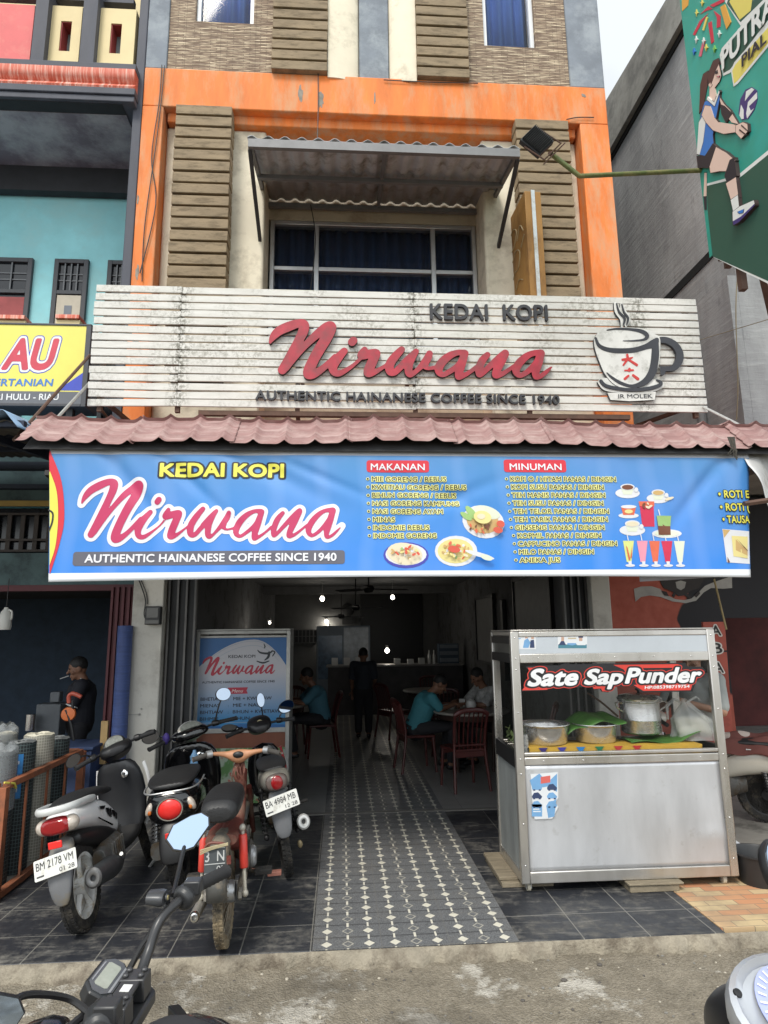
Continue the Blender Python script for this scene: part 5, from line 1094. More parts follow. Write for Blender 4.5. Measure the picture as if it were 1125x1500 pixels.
cpart('front_glass', glass, lambda q: q.bx(CX0+t, CX1-t, CYF+.018, CYF+.022, zC, zB))
blk_al = M('black_anodised', (.02, .02, .021), .4, metal=.3, var=.1)
def side(xs, sgn):
    cpart('side_trim', blk_al, lambda q: [q.bx(xs-.002 if sgn < 0 else xs-.03, xs+.03 if sgn < 0 else xs+.002, CYF+.046, CYB-.046, z0, z1) for z0, z1 in ((CZ1-.09, CZ1-.037), (zA-.065, zA), (zD-.02, zC+.01))])
    cpart('side_panel', M('grey_side_panel', (.30, .32, .32), .5, metal=.3, var=.25, scale=5, stretch=(1, 1, .3)), lambda q: q.bx(xs+.012 if sgn < 0 else xs-.018, xs+.018 if sgn < 0 else xs-.012, CYF+.047, CYB-.047, CZ0+.07, zD-.02))
    cpart('side_glass', glass, lambda q: q.bx(xs+.014 if sgn < 0 else xs-.018, xs+.018 if sgn < 0 else xs-.014, CYF+.047, CYB-.047, zC+.01, zA-.065))
    cpart('side_panel', M('smoked_panel', (.12, .12, .11), .3, metal=.2), lambda q: q.bx(xs+.013 if sgn < 0 else xs-.018, xs+.018 if sgn < 0 else xs-.013, CYF+.047, CYB-.047, zA, CZ1-.09))
side(CX0, -1); side(CX1, 1)
cpart('worktop', st_frame, lambda q: q.bx(CX0+t+.002, CX1-t-.002, CYF+.05, CYB-.045, zC-.075, zC-.045))
cpart('back_panel', st_panel, lambda q: q.bx(CX0+t, CX1-t, CYB-.025, CYB-.015, CZ0+.075, zD))
for x in (CX0+.06, CX1-.09):
    for y in (CYF+.06, CYB-.06):
        o = cpart('caster', M('caster_cream', (.52, .48, .38), .5), lambda q: q.cyl((x-.012, y, .027), (x+.012, y, .027), .027, n=18)); cpart('fork', alu_old, lambda q: (q.bx(x-.02, x-.015, y-.015, y+.02, .02, .056), q.bx(x+.015, x+.02, y-.015, y+.02, .02, .056), q.bx(x-.02, x+.02, y-.02, y+.02, .0565, .061)), o)
# lettering panel stuck on the glass
YG = CYF+.016
gz = lambda x, y: (P(x, y, YG).x, P(x, y, YG).z); fG = lambda u, v, d=0: Vector((u, YG-d, v))
zc4 = lambda L: [gz(740+x/3.409, 910+y/3.409) for x, y in L]
gp_b = M('decal_black', (.012, .012, .014), .4); gp_r = M('decal_red', (.62, .05, .035), .4); gp_w = M('decal_white', (.74, .75, .76), .4)
q = MB()
q.prism(zc4([(80, 350), (100, 318), (128, 300), (108, 292), (128, 255), (100, 228), (118, 222), (270, 220), (300, 208), (330, 215), (520, 210), (900, 208), (905, 225), (985, 228), (1000, 245), (990, 275), (955, 300), (935, 350), (680, 356), (640, 322), (525, 330), (515, 355), (480, 352), (470, 338), (440, 340), (430, 328), (220, 335), (210, 345)]), fG, 0, .0015, 0)
q.prism(zc4([(84, 345), (104, 318), (150, 335), (205, 335), (212, 342)]), fG, .0015, .0022, 1)
q.prism(zc4([(112, 232), (133, 232), (150, 246), (128, 266)]), fG, .0015, .0022, 1)
q.prism(zc4([(540, 218), (865, 214), (858, 232), (628, 234), (608, 262), (590, 240)]), fG, .0015, .0022, 1)
q.prism(zc4([(640, 318), (935, 312), (925, 344), (690, 348)]), fG, .0015, .0022, 1)
q.prism(zc4([(437, 328), (530, 326), (516, 350), (485, 350), (478, 336), (442, 338)]), fG, .0015, .0022, 1)
de = q.build('sign_panel', [gp_b, gp_r], cart, smooth=False)
def dec(s, x0, y0, x1, y1, h, m, off, sh, outl=None, sp=1.0):
    o = Vector((gz(x0, y0)[0], YG, gz(x0, y0)[1])); e = Vector((gz(x1, y1)[0], YG, gz(x1, y1)[1])); hh = o.z-gz(x0, y0+h)[1]; hh = abs(gz(x0, y0-h)[1]-o.z); base = text_mesh(s, off, sh, sp)[3]
    for mm, of, lf in (outl or [])+[(m, off, .0042)]:
        q = MB(); put_text(q, s, plane(o, e-o), (e-o).length, hh, off=of, shear=sh, sp=sp, lift=lf, grow=base, step=.0001); q.build('lettering', mm, de, smooth=False)
ol = [(gp_r, .20, .0025), (gp_b, .155, .0033)]
for s, x0, x1 in (('Sate', 107, 368), ('Sap', 390, 592), ('Punder', 596, 985)):
    dec(s, *(lambda p: p)((740+x0/3.409, 910+(322 if s == 'Sate' else 314 if s == 'Sap' else 308)/3.409)), 740+x1/3.409, 910+(316 if s == 'Sate' else 310 if s == 'Sap' else 302)/3.409, 25 if s == 'Sate' else 22.5, gp_w, .05, .30, ol)
dec('HP:085398719754', 944, 1009.2, 1010, 1007.2, 4.6, gp_w, .03, .1)
# paper notices on the panels
pap = M('paper_white', (.66, .68, .70), .6, var=.05); ppb = M('paper_blue', (.16, .34, .58), .6); ppd = M('paper_dark', (.03, .05, .12), .6); ppr = M('paper_red', (.60, .12, .10), .6); ppk = M('paper_skin', (.50, .32, .24), .6); ppt = M('paper_teal', (.06, .20, .26), .6)
def notice(label, Yn, base, marks, nm='notice'):
    q = MB(); g = lambda L: [(P(x, y, Yn).x, P(x, y, Yn).z) for x, y in L]; ms = [pap]; f = lambda u, v, d: Vector((u, Yn-d, v))
    q.prism(g(base), f, 0, .0012, 0)
    for i, (L, m) in enumerate(marks):
        if m not in ms: ms.append(m)
        q.prism(g(L), f, .0012, .0015+.0002*(i % 4), ms.index(m))
    o = q.build(nm, ms, smooth=False, loc=tuple(P(base[0][0], base[0][1], Yn))); return tag(o, label, 'notice')
def rc(x0, y0, x1, y1): return [(x0, y0), (x1, y0), (x1, y1), (x0, y1)]
mk = [([(776, 1143), (790, 1133), (802, 1146), (816, 1133), (816, 1160), (802, 1152), (780, 1156)], ppb), (rc(779, 1178, 794, 1196), ppb), ([(800, 1180), (815, 1170), (812, 1196), (803, 1198)], ppb), ([(792, 1138), (806, 1136), (806, 1146), (792, 1148)], ppr), (rc(804, 1182, 810, 1186), ppr)]
for i in range(3):
    for x in (779, 801):
        y = 1148+i*12.5; mk += [([(x, y+6), (x+3, y+1), (x+9, y), (x+13, y+4), (x+15, y+6), (x+14, y+9), (x+1, y+9)], (ppb, ppd, ppb)[(i+(x > 790)) % 3]), (rc(x+2, y+8.2, x+5, y+10.2), ppd), (rc(x+10, y+8.2, x+13, y+10.2), ppd), ([(x+4, y+3.5), (x+5.5, y+1.4), (x+9, y+1.2), (x+10.5, y+3.6)], pap)]
for i in range(4): mk.append((rc(781, 1181+i*3.4, 792-i % 2*2, 1182.6+i*3.4), pap))
notice('torn white leaflet with six small blue cars on lower panel', CYF+.0065, [(777, 1134), (817, 1131), (818, 1168), (813, 1176), (818, 1182), (809, 1199), (783, 1200), (779, 1168)], mk)
notice('white sticker with two blue figures on the top panel', CYF+.0095, rc(755, 930, 785, 951), [([(766, 951-2), (768, 938), (773, 935), (777, 941), (774, 949)], ppb), ([(776, 949), (777, 938), (782, 937), (783, 949)], ppd), (rc(769, 931, 773, 935), ppk), (rc(778, 931.5, 782, 936), ppk), (rc(757, 932, 764, 933.2), ppb), (rc(757, 935, 763, 936), ppb)])
notice('sticker with two portrait busts on the top panel', CYF+.0095, rc(817, 931, 860, 950), [(rc(817.5, 944, 859.5, 949.6), ppt), ([(818, 945), (822, 939), (826, 939), (829, 945)], ppd), (rc(822, 933, 826, 939), ppk), ([(845, 945), (848, 939), (854, 939), (858, 945)], pap), (rc(848, 933.4, 853, 939), ppk), (rc(847, 932, 854, 934.2), ppd), ([(831, 942), (844, 942), (844, 944), (838, 945.5), (831, 944)], ppb), (rc(832, 934, 844, 936), M('paper_buff', (.5, .42, .28), .6))])
# loose wooden blocks under the cart
bw = M('weathered_plank', (.24, .20, .14), .9, var=.3, scale=6, stretch=(1, 6, 1), bump=.4)
def block(lab, boxes, loc):
    q = MB()
    for a in boxes: q.bx(*a)
    tag(q.build('wooden_block', bw, bevel=.004, loc=loc), lab, 'block')
cg = G(925, 1318, 0)
block('wooden block stack under the middle front edge of the cart', [(1.98, 2.33, CYF-.05, CYF+.2, .001, .044), (1.97, 2.36, CYF-.06, CYF+.19, .046, .060)], (2.15, CYF+.1, 0))
block('wooden planks under the left corner of the cart', [(1.13, 1.5, CYF+.12, CYB+.02, .001, .034), (1.12, 1.32, CYF+.16, CYB+.03, .036, .060)], (1.2, CYB, 0))
# yellow cloth with little pennants along the worktop
ct = MB(); zt_ = zC-.044
ycl = M('yellow_cloth', (.66, .40, .05), .7, var=.12, scale=6); pcl = M('pale_cloth', (.62, .66, .42), .7, var=.08)
def clf(u, v):
    x = CX0+.12+1.30*u
    if v < .5: return Vector((x, CYF+.075, zt_-.0+.012+.052*v*2+.003*math.sin(u*30)))
    return Vector((x, CYF+.075+.30*(v-.5)*2, zt_+.064+.003*math.sin(u*30)))
ct.grid(clf, 60, 8, lambda i, j: 1 if .06 < i/60 < .9 and j == 0 else 0)
co = ct.build('counter_cloth', [ycl, pcl], solid=.003, loc=(2, CYF+.1, zt_)); tag(co, 'yellow cloth edging with coloured pennants on the cart worktop', 'cloth')
pcs = [(.05, .03, .20), (.06, .06, .40), (.03, .25, .62), (.02, .22, .10), (.55, .04, .04), (.55, .03, .03)]
for i, c in enumerate(pcs):
    x = P(795+i*27.5, 1085, CYF+.07).x; z = zt_+.064; q = MB(); q.prism([(x-.034, z), (x+.034, z), (x, z-.042)], lambda u, v, d: Vector((u, CYF+.070-d, v)), 0, .002); q.build('pennant', M('pennant_%d' % i, c, .6, var=.05), co, smooth=False)
# pots, basins, leaves, bags inside the glass
stl = steel_mat('pot_steel', (.60, .59, .57), (.76, .75, .73), .2, .32, .8, (1, 1, 4))
WZ = zt_+.068
def basin(lab, x, y, r, h):
    q = MB(); q.lathe([(.001, 0), (r*.86, 0), (r*.9, .012), (r*.97, h*.9), (r*1.03, h*.98), (r*1.06, h), (r*1.05, h+.006), (r*.98, h-.002), (r*.93, h*.85), (r*.86, .016), (.001, .014)], (x, y, WZ+.002), n=40)
    return tag(q.build('basin', stl, loc=(x, y, WZ)), lab, 'basin')
b1 = P(800, 1088, -1.86); basin('round stainless steel basin at the left of the cart glass', b1.x-.01, -1.86, .185, .135)
b2 = P(873, 1088, -1.84); basin('stainless steel basin covered with a folded banana leaf', b2.x, -1.84, .165, .125)
px_ = P(940, 1075, -1.74)
pot = thing('stock_pot', 'large lidded steel stock pot on banana leaf in cart', 'pot', (px_.x, -1.74, WZ+.03))
q = MB(); q.lathe([(.001, 0), (.135, 0), (.148, .012), (.150, .10), (.152, .104), (.150, .108), (.150, .235), (.158, .242), (.158, .25), (.001, .25)], (px_.x, -1.74, WZ+.035), n=44); q.build('pot_body', stl, pot)
q = MB(); q.lathe([(.166, .252), (.170, .262), (.15, .285), (.08, .30), (.001, .305)], (px_.x, -1.74, WZ+.035), n=40); lid = q.build('lid', stl, pot)
q = MB(); q.lathe([(.012, .30), (.010, .318), (.026, .326), (.022, .336), (.001, .338)], (px_.x, -1.74, WZ+.035), n=16); q.build('knob', black_pl, lid)
for s in (-1, 1):
    q = MB(); c = Vector((px_.x+s*.148, -1.76, WZ+.20)); q.tube([c, c+Vector((s*.05, -.01, .035)), c+Vector((s*.062, -.015, .065)), c+Vector((s*.03, -.01, .075)), c+Vector((0, 0, .06))], .007, 7); q.build('handle', stl, pot)
leafm = M('banana_leaf', (.07, .20, .035), .5, var=.3, scale=5, stretch=(1, 12, 1)); 
def leaf(lab, f, nu=24, nv=8, loc=(0, 0, 0)):
    q = MB(); q.grid(f, nu, nv); o = q.build('banana_leaf', leafm, solid=.002, loc=loc, ang=80); tag(o, lab, 'leaf'); return o
leaf('green banana leaf folded over the middle basin', lambda u, v: Vector((b2.x-.26+.46*u+.03*v, -1.97+.24*v, WZ+.135+.055*math.sin(u*3.0)*(.3+v)+.012*math.sin(u*13+v*4)-.07*(1-u)**3*(1-v)-.0*v)), loc=(b2.x, -1.84, WZ+.13))
leaf('green banana leaf lying under the big stock pot', lambda u, v: Vector((px_.x-.20+.54*u, -2.0+.30*v, WZ+.006+.01*math.sin(u*9+v*3)+.075*max(0, u-.72)*3.2*(1-v*.3))), loc=(px_.x, -1.85, WZ))
q = MB(); q.tube(spl([(px_.x-.40, -1.70, WZ+.34), (px_.x-.30, -1.72, WZ+.27), (px_.x-.18, -1.74, WZ+.16)], 5), .009, 6); tag(q.build('ladle', rust_iron, loc=(px_.x-.3, -1.72, WZ+.2)), 'dark ladle handle leaning beside the stock pot', 'ladle')
bg_ = P(1028, 1090, -1.86)
bag = thing('plastic_bag', 'clear plastic bag of pale rice cakes at right of cart glass', 'bag', (bg_.x-.06, -1.86, WZ))
plast = M('clear_plastic', (.80, .82, .80), .12, var=.05, alpha=.42, spec=.6)
rr = random.Random(5)
q = MB()
for i in range(8): q.ell((bg_.x-.13+.06*(i % 4)+rr.uniform(-.01, .01), -1.87+.05*(i//4), WZ+.055+.06*(i//4)+rr.uniform(-.01, .02)), (.055, .045, .045), n=12)
q.build('rice_cake', M('rice_cake_white', (.70, .68, .55), .5, var=.12, scale=8), bag)
def bagf(u, v):
    a = 2*math.pi*u; h = v; r = .165*(1-.15*h)*(1 if h < .55 else max(.16, 1-(h-.55)*1.85)); r *= 1+.07*math.sin(a*5+h*6)+.05*math.sin(a*9)
    return Vector((bg_.x-.05-.05*h*h*1.2+r*math.cos(a)*1.05, -1.86+r*.75*math.sin(a), WZ+.004+.27*h+.03*math.sin(a*2)*h))
q = MB(); q.grid(bagf, 40, 16); q.tube([(bg_.x-.11, -1.86, WZ+.26), (bg_.x-.20, -1.88, WZ+.30), (bg_.x-.27, -1.9, WZ+.25), (bg_.x-.26, -1.88, WZ+.15)], [.02, .025, .018, .01], 7, flat=.4); q.tube([(bg_.x-.11, -1.86, WZ+.26), (bg_.x-.02, -1.88, WZ+.315), (bg_.x+.0, -1.9, WZ+.29)], [.02, .025, .012], 7, flat=.4)
q.build('wrap', plast, bag, ang=80)
sl_ = P(748, 1086, -1.86)
q = MB(); rr = random.Random(9)
for i in range(60):
    c = Vector((CX0+.07+rr.uniform(-.03, .05), -1.78+rr.uniform(-.11, .11), WZ+rr.uniform(0, .09))); d = Vector((rr.uniform(-1, 1), rr.uniform(-1, 1), rr.uniform(-.2, 1)))*.03; s = Vector((rr.uniform(-1, 1), rr.uniform(-1, 1), 0))*.012
    q.poly([c-d, c+s, c+d, c-s])
tag(q.build('herb_bunch', M('herb_green', (.12, .17, .06), .7, var=.4, scale=20), loc=(CX0+.08, -1.78, WZ)), 'bunch of leafy herbs inside the left side glass', 'herbs')
q = MB(); q.lathe([(.001, 0), (.03, 0), (.032, .1), (.026, .13), (.001, .132)], (CX0+.10, -2.0, WZ-.05), n=14); tag(q.build('spice_jar', M('speckled_jar', (.42, .42, .40), .5, var=.6, scale=45), loc=(CX0+.1, -2.0, WZ-.05)), 'speckled white jar in the left corner of the cart', 'jar')
# bucket and plastic bag on the ground at the right end
bk = G(1112, 1303, 0); bk = Vector((2.98, -2.08, 0))
q = MB(); q.lathe([(.001, .0), (.135, .0), (.165, .19), (.178, .195), (.178, .205), (.168, .205), (.16, .19), (.13, .02), (.001, .018)], bk, n=40); bo = q.build('bucket', M('black_tub', (.022, .023, .025), .45, var=.15), loc=bk); tag(bo, 'black plastic tub on the pavers beside the cart', 'bucket')
pb_ = Vector((2.98, -1.72, 0))
def pbf(u, v):
    a = 2*math.pi*u; r = .11*math.sin(math.pi*(.08+.84*v))*(1+.12*math.sin(a*5+v*7)+.08*math.sin(a*11+v*3)); return pb_+Vector((r*math.cos(a), r*math.sin(a), .003+.19*v))
q = MB(); q.grid(pbf, 36, 14); tag(q.build('plastic_bag', M('white_film', (.62, .64, .68), .3, var=.1, alpha=.75), loc=pb_), 'crumpled white plastic bag on floor behind the black tub', 'bag')

# ------------------------------------------------------------------ left shop: rust rack with mesh rolls
rk = thing('display_rack', 'rust orange steel rack holding dark wire mesh rolls at left', 'rack', (-2.9, -1.2, 0))
ro = M('rust_orange_paint', (.30, .10, .045), .65, var=.25, scale=9, dirt=(.16, .075, .045), dirt_amt=.45, dirt_scale=7)
c0 = G(2, 1328, 0); RXr = -2.36; ry0, ry1, rzt = -1.93, -.55, P(8, 1153, -1.93).z
q = MB()
for y in (ry0, ry1):
    for x in (RXr, -3.9): q.bx(x-.03, x+.03, y-.03, y+.03, .001, rzt)
    for z in (.035, rzt+.004): q.bx(-3.87, RXr-.031, y-.022, y+.022, z-.02, z+.02)
for x in (RXr, -3.9):
    for z in (.035, rzt+.004): q.bx(x-.026, x+.026, ry0+.031, ry1-.031, z-.022, z+.022)
q.build('frame', ro, rk, bevel=.003)
for i in range(1, 4):
    y = ry0+(ry1-ry0)*i/4; q = MB(); q.bar((RXr, y, .05), (RXr, y, rzt), .016, .016); q.build('bar', ro, rk)
for i in range(1, 6): x = -3.9+(RXr+3.9)*i/6; q = MB(); q.bar((x, ry0, .05), (x, ry0, rzt), .016, .016); q.build('bar', ro, rk)
q = MB(); q.bx(-3.86, RXr-.04, ry0+.04, ry1-.04, .02, .032); q.build('shelf', M('pale_board', (.36, .34, .30), .8, var=.2), rk)
def mesh_mat(name, wire, gap, pit):
    b = NB(name, .6); x, y, z = b.sep(); U = b.math('FRACT', b.math('DIVIDE', b.math('ADD', z, 10.), pit)); ang = b.math('ARCTAN2', y, x); V = b.math('FRACT', b.math('MULTIPLY', ang, .13/pit))
    w_ = b.math('MAXIMUM', b.math('LESS_THAN', U, .16), b.math('LESS_THAN', V, .16)); b.col(b.mix(w_, gap, wire)); b.bump(w_, .5, .004); return b.m
dk = mesh_mat('green_mesh', (.10, .14, .14), (.010, .014, .016), .026); wk = mesh_mat('white_mesh', (.52, .50, .42), (.26, .25, .21), .022)
film = M('shrink_film', (.35, .37, .38), .15, var=.2, alpha=.5)
rolls = [(-2.52, -1.70, .115, .93, dk, 'dark mesh roll wrapped in film at front of rack'), (-2.50, -1.42, .105, .97, dk, 'dark mesh roll carrying a blue printed label'), (-2.50, -1.12, .115, .98, wk, 'cream wire mesh roll standing at the rear of rack'), (-2.50, -.80, .115, .90, dk, 'dark green mesh roll at the far end of rack'),
         (-2.80, -1.45, .115, .99, wk, 'pale cream mesh roll behind the film wrapped dark one'), (-2.80, -1.12, .11, .99, wk, 'pale cream roll in second row with frayed top'), (-2.82, -1.73, .115, .88, dk, 'dark mesh roll in front row behind the rack corner'), (-3.12, -1.7, .115, .9, dk, 'dark mesh roll farther left on the front row')]
for i, (x, y, r, h, m, lab) in enumerate(rolls):
    o = thing('mesh_roll', lab, 'mesh roll', (x, y, .033), 'mesh rolls standing in the rack')
    q = MB(); q.lathe([(r*.5, .004), (r, .004), (r, h-.035), (r*.98, h-.033), (r*.5, h-.033)], (0, 0, 0), n=28); q.build('roll', m, o, local=True)
    q = MB(); sp_ = [((r*(.35+.63*k/90))*math.cos(k*.42), (r*(.35+.63*k/90))*math.sin(k*.42), h-.030+.006*math.sin(k*2.1)) for k in range(91)]; q.tube(sp_, .005, 4); q.build('coil', M('coil_dark', (.16, .17, .17), .6) if m is dk else M('coil_cream', (.60, .57, .46), .6), o, local=True)
    if i in (0, 1):
        q = MB(); a0 = -.55 if i == 0 else -.95; pts = [(a0-.9*k/8) for k in range(9)]
        col_ = M('label_mauve', (.26, .12, .16), .5, var=.4, scale=30) if i == 0 else M('label_blue', (.03, .22, .55), .45, var=.2, scale=20)
        z0, z1 = (.52, .72) if i == 0 else (.54, .86)
        q.loft([[Vector(((r+.004)*math.cos(a), (r+.004)*math.sin(a), z)) for z in (z0, z1)] + [Vector(((r+.002)*math.cos(a), (r+.002)*math.sin(a), z)) for z in (z1, z0)] for a in pts]); lo = q.build('paper_label', col_, o, local=True)
        q = MB(); 
        for z in ([.60, .65, .70, .80] if i else [.58, .63]): q.loft([[Vector(((r+.0062)*math.cos(a), (r+.0062)*math.sin(a), zz_)) for zz_ in (z-.012, z+.012)]+[Vector(((r+.0045)*math.cos(a), (r+.0045)*math.sin(a), zz_)) for zz_ in (z+.012, z-.012)] for a in pts[2:7]])
        q.build('print', M('label_print', (.5, .55, .6), .5, var=.3, scale=60), lo, local=True)
    if i in (0, 5):
        q = MB(); q.grid(lambda u, v: Vector(((r+.008)*math.cos(6.283*u)*(1-.5*max(0, v-.9)*8), (r+.008)*math.sin(6.283*u)*(1-.5*max(0, v-.9)*8), h*.55+.5*h*v+.012*math.sin(u*40)*v)), 40, 10); q.build('film', film, o, local=True)
q = MB(); q.tube([(RXr-.0, -1.93, rzt+.03), (RXr+.035, -1.86, rzt+.01), (RXr+.032, -1.82, rzt-.03), (RXr-.03, -1.8, rzt)], .008, 6); tag(q.build('rope_tie', M('yellow_rope', (.55, .48, .08), .7), loc=(RXr, -1.86, rzt)), 'short yellow rope knotted to the rack top rail', 'rope')
# rolled blue tarpaulin leaning by the maroon doors
q = MB(); a, c = P(173, 1108, -.12), P(184, 917, -.05); a.z = .35; tb = a-(c-a).normalized()*((a.z-.01)/max(.2, (c-a).normalized().z))
q.tube([tb, c], .075, 20); q.tube([tb+Vector((0, -.01, 0))*0, tb+(c-tb)*.001], .076, 20)
o = q.build('tarpaulin_roll', M('blue_tarpaulin', (.05, .085, .24), .5, var=.25, scale=3, stretch=(1, 1, 14), bump=.5, bscale=9), loc=tuple(tb)); tag(o, 'tall rolled blue tarpaulin standing beside the white pillar', 'tarpaulin')
# goods on and around the counter of the left shop
q = MB(); q.bx(-3.6, -2.35, -.35, .10, .02, .72); q.bx(-3.62, -2.33, -.37, .12, .722, .75); tag(q.build('shop_counter', M('blue_counter', (.035, .06, .14), .7, var=.3), bevel=.006, loc=(-3, -.1, 0)), 'dark blue shop counter behind the mesh rolls', 'counter')
sp_ = thing('trimmer_tool', 'orange and black hand tool with curved handle on counter', 'tool', tuple(P(102, 1050, -.15)))
tc_ = P(101, 1046, -.2); om = M('tool_orange', (.62, .15, .03), .4, var=.1)
q = MB(); q.lathe([(.001, 0), (.055, 0), (.068, .02), (.06, .045), (.001, .05)], tc_, (0.2, -1, .1), n=24); q.build('tool_body', om, sp_)
q = MB(); q.tube(spl([tuple(P(x, y, -.2)) for x, y in ((101, 1030), (101, 1020), (106, 1016), (113, 1018), (119, 1021))], 5), .020, 8); q.build('tool_handle', M('tool_red', (.50, .09, .05), .4), sp_)
q = MB(); q.tube(spl([tuple(P(x, y, -.24)) for x, y in ((96, 1040), (104, 1062), (108, 1085))], 5), .012, 7); q.tube([P(106, 1040, -.22), P(107, 1026, -.22)], .014, 7); q.build('tool_shaft', black_pl, sp_)
q = MB(); c = P(46, 1052, .3); q.lathe([(.001, 0), (.05, 0), (.05, .16), (.001, .162)], c+Vector((0, 0, -.12)), n=20); tag(q.build('metal_cup', chrome, loc=tuple(c)), 'shiny metal canister on the dark counter', 'canister')
q = MB(); c = P(83, 1020, .5); q.bx(c.x-.05, c.x+.05, .45, .55, c.z-.06, c.z+.05); q.bx(c.x-.16, c.x+.09, .40, .58, c.z-.4, c.z-.07); tag(q.build('machine_box', M('machine_grey', (.10, .11, .12), .5, var=.2), bevel=.01, loc=tuple(c)), 'grey machine box beside the smoking man', 'machine')
q = MB()
for i, x in enumerate((150, 155)): c = P(x, 1085, -.1); q.bx(c.x-.016, c.x+.016, -.12, -.08, .55, P(x, 1056, -.1).z)
tag(q.build('timber_batten', M('fresh_timber', (.45, .30, .13), .7, var=.2), loc=(-2.2, -.1, .55)), 'two pale timber battens standing by the maroon doors', 'timber')
jr = thing('jerry_can', 'white plastic jug hanging in the left shop opening', 'jug', tuple(P(8, 908, .0)))
c = P(8, 905, .0); jm = M('jug_white', (.62, .62, .58), .45, var=.06)
q = MB(); q.lathe([(.001, -.12), (.055, -.12), (.062, -.09), (.060, .01), (.045, .06), (.022, .09), (.020, .105), (.001, .106)], c, n=20); q.build('jug_body', jm, jr); q = MB(); q.tube(spl([tuple(c+Vector(v)) for v in ((.03, -.01, .08), (.062, -.01, .06), (.066, -.01, .0), (.055, -.01, -.02))], 4), .010, 7); q.build('handle', jm, jr); q = MB(); q.tube([c+Vector((0, 0, .1)), c+Vector((0, .0, .4))], .004, 5); q.build('string', black_pl, jr)
# meter box and wires on the white pillar
mt = thing('electric_meter', 'black electricity meter box with drooping wires on white pillar', 'meter', tuple(P(225, 902, -.06)))
q = MB(); a, c = P(214, 888, -.06), P(235, 915, -.06); q.bx(a.x, c.x, -.09, -.002, c.z, a.z); q.build('box', M('meter_black', (.03, .031, .033), .5, var=.15), mt, bevel=.01)
q = MB(); q.bx(a.x+.02, c.x-.02, -.098, -.091, c.z+.07, a.z-.02); q.bx(a.x+.01, c.x-.01, -.096, -.091, c.z+.01, c.z+.045); q.build('window', M('meter_window', (.09, .09, .085), .2), mt)
q = MB(); q.tube(spl([tuple(P(x, y, -.02)) for x, y in ((202, 846), (208, 862), (213, 880), (211, 900), (216, 912))], 6), .006, 5); q.tube(spl([tuple(P(x, y, -.02)) for x, y in ((205, 846), (214, 868), (216, 885))], 6), .005, 5); q.build('wire', black_pl, mt)
q = MB(); q.tube([P(188, 1047, -.02), P(203, 1046, -.02)], .004, 5); q.ell(P(204, 1046, -.01), (.012, .01, .012)); q.ell(P(207, 1038, -.01), (.008, .008, .008)); tag(q.build('wall_hook', alu_old, loc=tuple(P(200, 1046, 0))), 'small metal latch on the white pillar beside tarpaulin', 'hook')

# grit and small stones on the apron, one mass
q = MB(); rr = random.Random(21)
for i in range(520):
    x, y = rr.uniform(-2.8, 3.4), -2.86-abs(rr.gauss(0, 1.0)); r_ = rr.uniform(.003, .009)*(1.6 if rr.random() < .08 else 1)
    q.ell((x, y, ZG+r_*.3), (r_*rr.uniform(.8, 1.4), r_, r_*.6), n=6, mi=rr.randrange(3))
tag(q.build('gravel', [M('stone_pale', (.42, .38, .31), .9), M('stone_grey', (.20, .19, .17), .9), M('stone_dark', (.10, .09, .08), .9)]), 'loose grit and small stones scattered over the concrete apron', 'gravel', kind='stuff')
# ------------------------------------------------------------------ motorcycles (each built along +y from the rear tyre's contact point)
silver = M('silver_paint', (.42, .43, .44), .35, metal=.6, var=.12, dirt=(.30, .27, .22), dirt_amt=.35, dirt_scale=8)
engine_m = M('engine_alloy', (.12, .12, .115), .6, metal=.5, var=.3, scale=14, dirt=(.10, .075, .05), dirt_amt=.55, dirt_scale=9)
mud_grey = M('grey_mudguard', (.15, .155, .165), .6, var=.2, scale=5, dirt=(.20, .17, .12), dirt_amt=.35, dirt_scale=6)
seatm = M('seat_vinyl', (.016, .016, .017), .5, var=.2, bump=.15, bscale=120)
tail_red = M('tail_lens_red', (.26, .008, .011), .12, var=.15, scale=30, coat=.5)
lens_clear = M('lens_clear', (.50, .44, .38), .1, var=.25, scale=40, coat=.5)
amber = M('lens_amber', (.60, .16, .03), .15, var=.1)
refl_red = M('reflector_red', (.80, .035, .03), .25, var=.05)
bodywhite = M('body_white', (.80, .80, .80), .2, var=.05, scale=4, coat=.5, dirt=(.62, .60, .56), dirt_amt=.15, dirt_scale=5)
plate_w = M('plate_white', (.70, .70, .66), .45, var=.08, dirt=(.42, .40, .35), dirt_amt=.35, dirt_scale=14)
plate_k = M('plate_dark', (.05, .058, .062), .5, var=.25, scale=14)
ink = M('plate_ink', (.06, .06, .062), .6, var=.3, scale=40)
dash_m = M('dial_face', (.20, .21, .19), .2, var=.4, scale=35)
def sell(y, zc, hw, hh, p=2.6, xo=0., n=20, axis='y', top=1.):
    out = []
    for i in range(n):
        a = 2*math.pi*i/n; c, s = math.cos(a), math.sin(a); e = 2/p
        u = hw*math.copysign(abs(c)**e, c); v = hh*math.copysign(abs(s)**e, s)
        if s > 0: u *= top
        out.append(Vector((xo+u, y, zc+v)) if axis == 'y' else Vector((xo+u, zc+v, y)))
    return out
